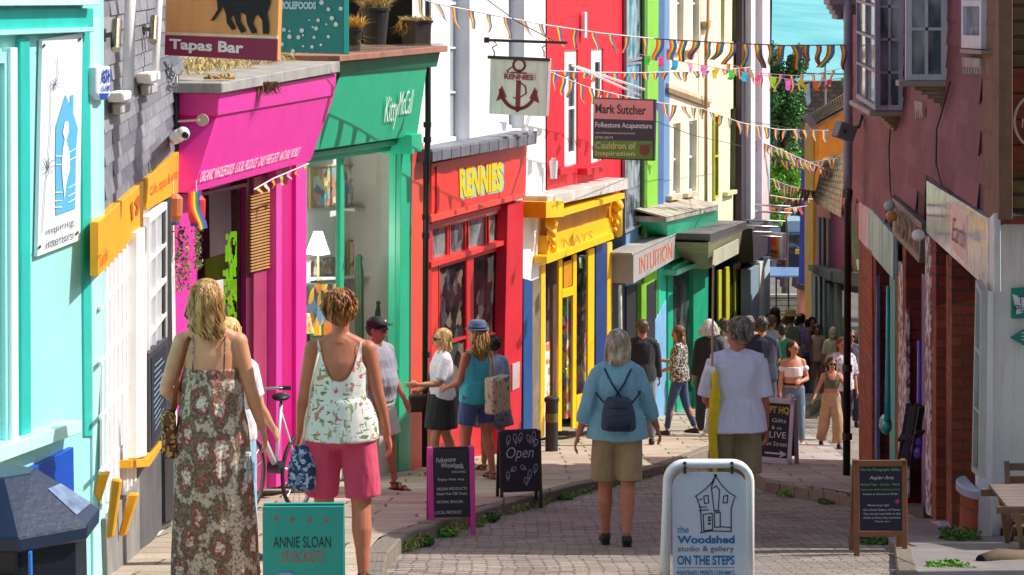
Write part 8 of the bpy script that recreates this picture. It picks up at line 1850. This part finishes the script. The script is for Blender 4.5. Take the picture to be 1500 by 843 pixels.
J = person('dark haired young woman in a khaki crop top and wide tan trousers with sunglasses', f12, hgt(f12, 1217, 526), .1, '#b87c5e', ('#1c1412', '#33231e'), 'long', None, dict(mat=fab('#b8926e'), kind='trousers', hem=.84, loose=.05, waist=1.06, wrinkle=.007), .96, 1.0, (10, 3, 4), (-10, 3, 10), (30, 22, 135, 10), (4, 22, 40, -20), (0, 5), glasses=True, shoes=P('#22222a', .6), seed=23, vox=.01)
garment_top(J, fab('#5c5646'), 0, 1.1, .01, 1.44, .003, 'crop_top', cut=vest_cut(1.3, 1.31, .1, .125))
mb = MB()
f13 = at(1231, 678, 36.6); f13.z = road_z(f13.y)
person('long red haired man in a white floral shirt behind the tan trousers', f13, hgt(f13, 1229, 498), .25, '#c07c64', ('#4a2418', '#7a3c26'), 'long', dict(mat=patterned('floral_shirt', '#cfc4cc', [('#8c5a64', 26, .6, 3, (1, 1, 1), 0), ('#6a6a74', 30, .62, 9, (1, 1, 1), 0)]), sleeve=.5, loose=.03, sl_loose=.03), dict(mat=fab('#2c2c34'), kind='shorts', hem=.85, loose=.02), 1.05, 1, (-6, 3, 4), (8, 3, 6), male=True, shoes=WHSHOE, seed=24, vox=.011)
f14 = at(1243, 670, 39.5); f14.z = road_z(f14.y)
person('person in black sunglasses peeping out beside the downpipe', f14, hgt(f14, 1243, 486), .1, '#a87458', ('#2c2220', '#4a3a34'), 'bob', dict(mat=fab('#3c4454'), sleeve=.5), dict(mat=fab('#2c2c34'), kind='trousers', hem=.9), glasses=True, seed=25)

crowd('bald man in a pale blue shirt far down the lane', 1203, 474, 66, hs='none', male=True, top=dict(mat=fab('#a8c0d8'), sleeve=.5), bottom=dict(mat=fab('#3a3c44'), kind='trousers', hem=.9), seed=43)
crowd('person in a red vest far down the lane by the shelter', 1168, 470, 64, hs='short', hair=('#3a2820', '#5a4030'), top=dict(mat=fab('#b83a3a'), sleeve=.4), bottom=dict(mat=fab('#4a5068'), kind='shorts', hem=.85), seed=44)
crowd('grey haired person in a beige top beside the green tee shirt', 1098, 467, 42, hs='short', hair=('#6a625c', '#9a928a'), top=dict(mat=fab('#b8a488'), sleeve=.5), bottom=dict(mat=fab('#4a4a50'), kind='trousers', hem=.9), seed=45)
crowd('woman in a white top with brown hair behind the olive shop front', 1083, 470, 49, hs='bob', hair=('#5a4030', '#8a6448'), top=dict(mat=fab('#dcd8d4'), sleeve=.5), bottom=dict(mat=fab('#3c4468'), kind='trousers', hem=.9), seed=46)
for i, (c_, h_, (x_, y_, Y_2), d_) in enumerate([('#d8c8b8', '#5a4434', (1066, 474, 41), 'cream top and brown hair behind the flag pole'), ('#c84a5c', '#2c221e', (1128, 463, 52), 'rose red top near the pale pink shirt'), ('#e6e2e4', '#8a6a48', (1152, 468, 55), 'white top and fair hair under the shelter'), ('#7aa8c8', '#3a2c24', (1183, 470, 62), 'sky blue top beyond the maroon dress'), ('#e8b8a8', '#6a4c34', (1198, 478, 50), 'peach top left of the teal shirt'), ('#f0e6d0', '#9c8c7c', (1222, 482, 47), 'ivory top and grey hair by the sun hat'), ('#5aa88c', '#241c1a', (1108, 472, 46), 'green grey top behind the navy tee shirt'), ('#d8a8c0', '#5c4030', (1142, 470, 60), 'mauve pink top far back by the shelter'), ('#b8c8d8', '#a89c90', (1207, 462, 70), 'pale blue top at the very end of the lane'), ('#e8d8a0', '#3c2c24', (1073, 466, 53), 'yellow top deep behind the flag pole')]):
    crowd('small figure in a ' + d_, x_, y_, Y_2, yaw=[RB, .2, 2.6, -2.5, .1][i % 5], hs=['short', 'bob', 'short', 'long'][i % 4], hair=(h_, c_ if i == 5 else h_), face=False, top=dict(mat=fab(c_), sleeve=.5), bottom=dict(mat=fab(['#4a5878', '#8a7c68', '#5c5c66'][i % 3]), kind=['trousers', 'shorts'][i % 2], hem=.88), seed=60 + i, vox=.018)
# ================================================================ LIGHT, SKY, CAMERA
w = bpy.data.worlds.new("World"); SC.world = w; w.use_nodes = True
nt = w.node_tree; nt.nodes.clear(); bg = nt.nodes.new('ShaderNodeBackground'); ow = nt.nodes.new('ShaderNodeOutputWorld'); sk = nt.nodes.new('ShaderNodeTexSky')
sk.sky_type = 'NISHITA'; sk.sun_disc = False
SUNV = Vector((1.0, .14, 1.0)).normalized()
el = math.asin(SUNV.z); az = math.atan2(SUNV.x, SUNV.y)
sk.sun_elevation = el; sk.sun_rotation = az; sk.air_density = 1.0; sk.dust_density = 2.2; sk.ozone_density = .6
nt.links.new(sk.outputs[0], bg.inputs[0]); bg.inputs[1].default_value = .15; nt.links.new(bg.outputs[0], ow.inputs[0])
sl_ = bpy.data.lights.new('sun', 'SUN'); sl_.energy = 5.0; sl_.angle = math.radians(.5); sl_.color = (1, .95, .87)
so = bpy.data.objects.new('sun', sl_); COL.objects.link(so); so.rotation_euler = (-SUNV).to_track_quat('-Z', 'Y').to_euler()
cam = bpy.data.cameras.new('camera'); co = bpy.data.objects.new('camera', cam); COL.objects.link(co)
cam.sensor_width = 36; cam.lens = F / 1500 * 36; cam.clip_start = .1; cam.clip_end = 20000
co.location = (0, 0, 0); co.rotation_euler = (PI / 2 - PITCH, 0, 0); SC.camera = co
SC.view_settings.view_transform = 'Standard'; SC.view_settings.look = 'None'; SC.view_settings.exposure = 0
SC.render.engine = 'CYCLES'
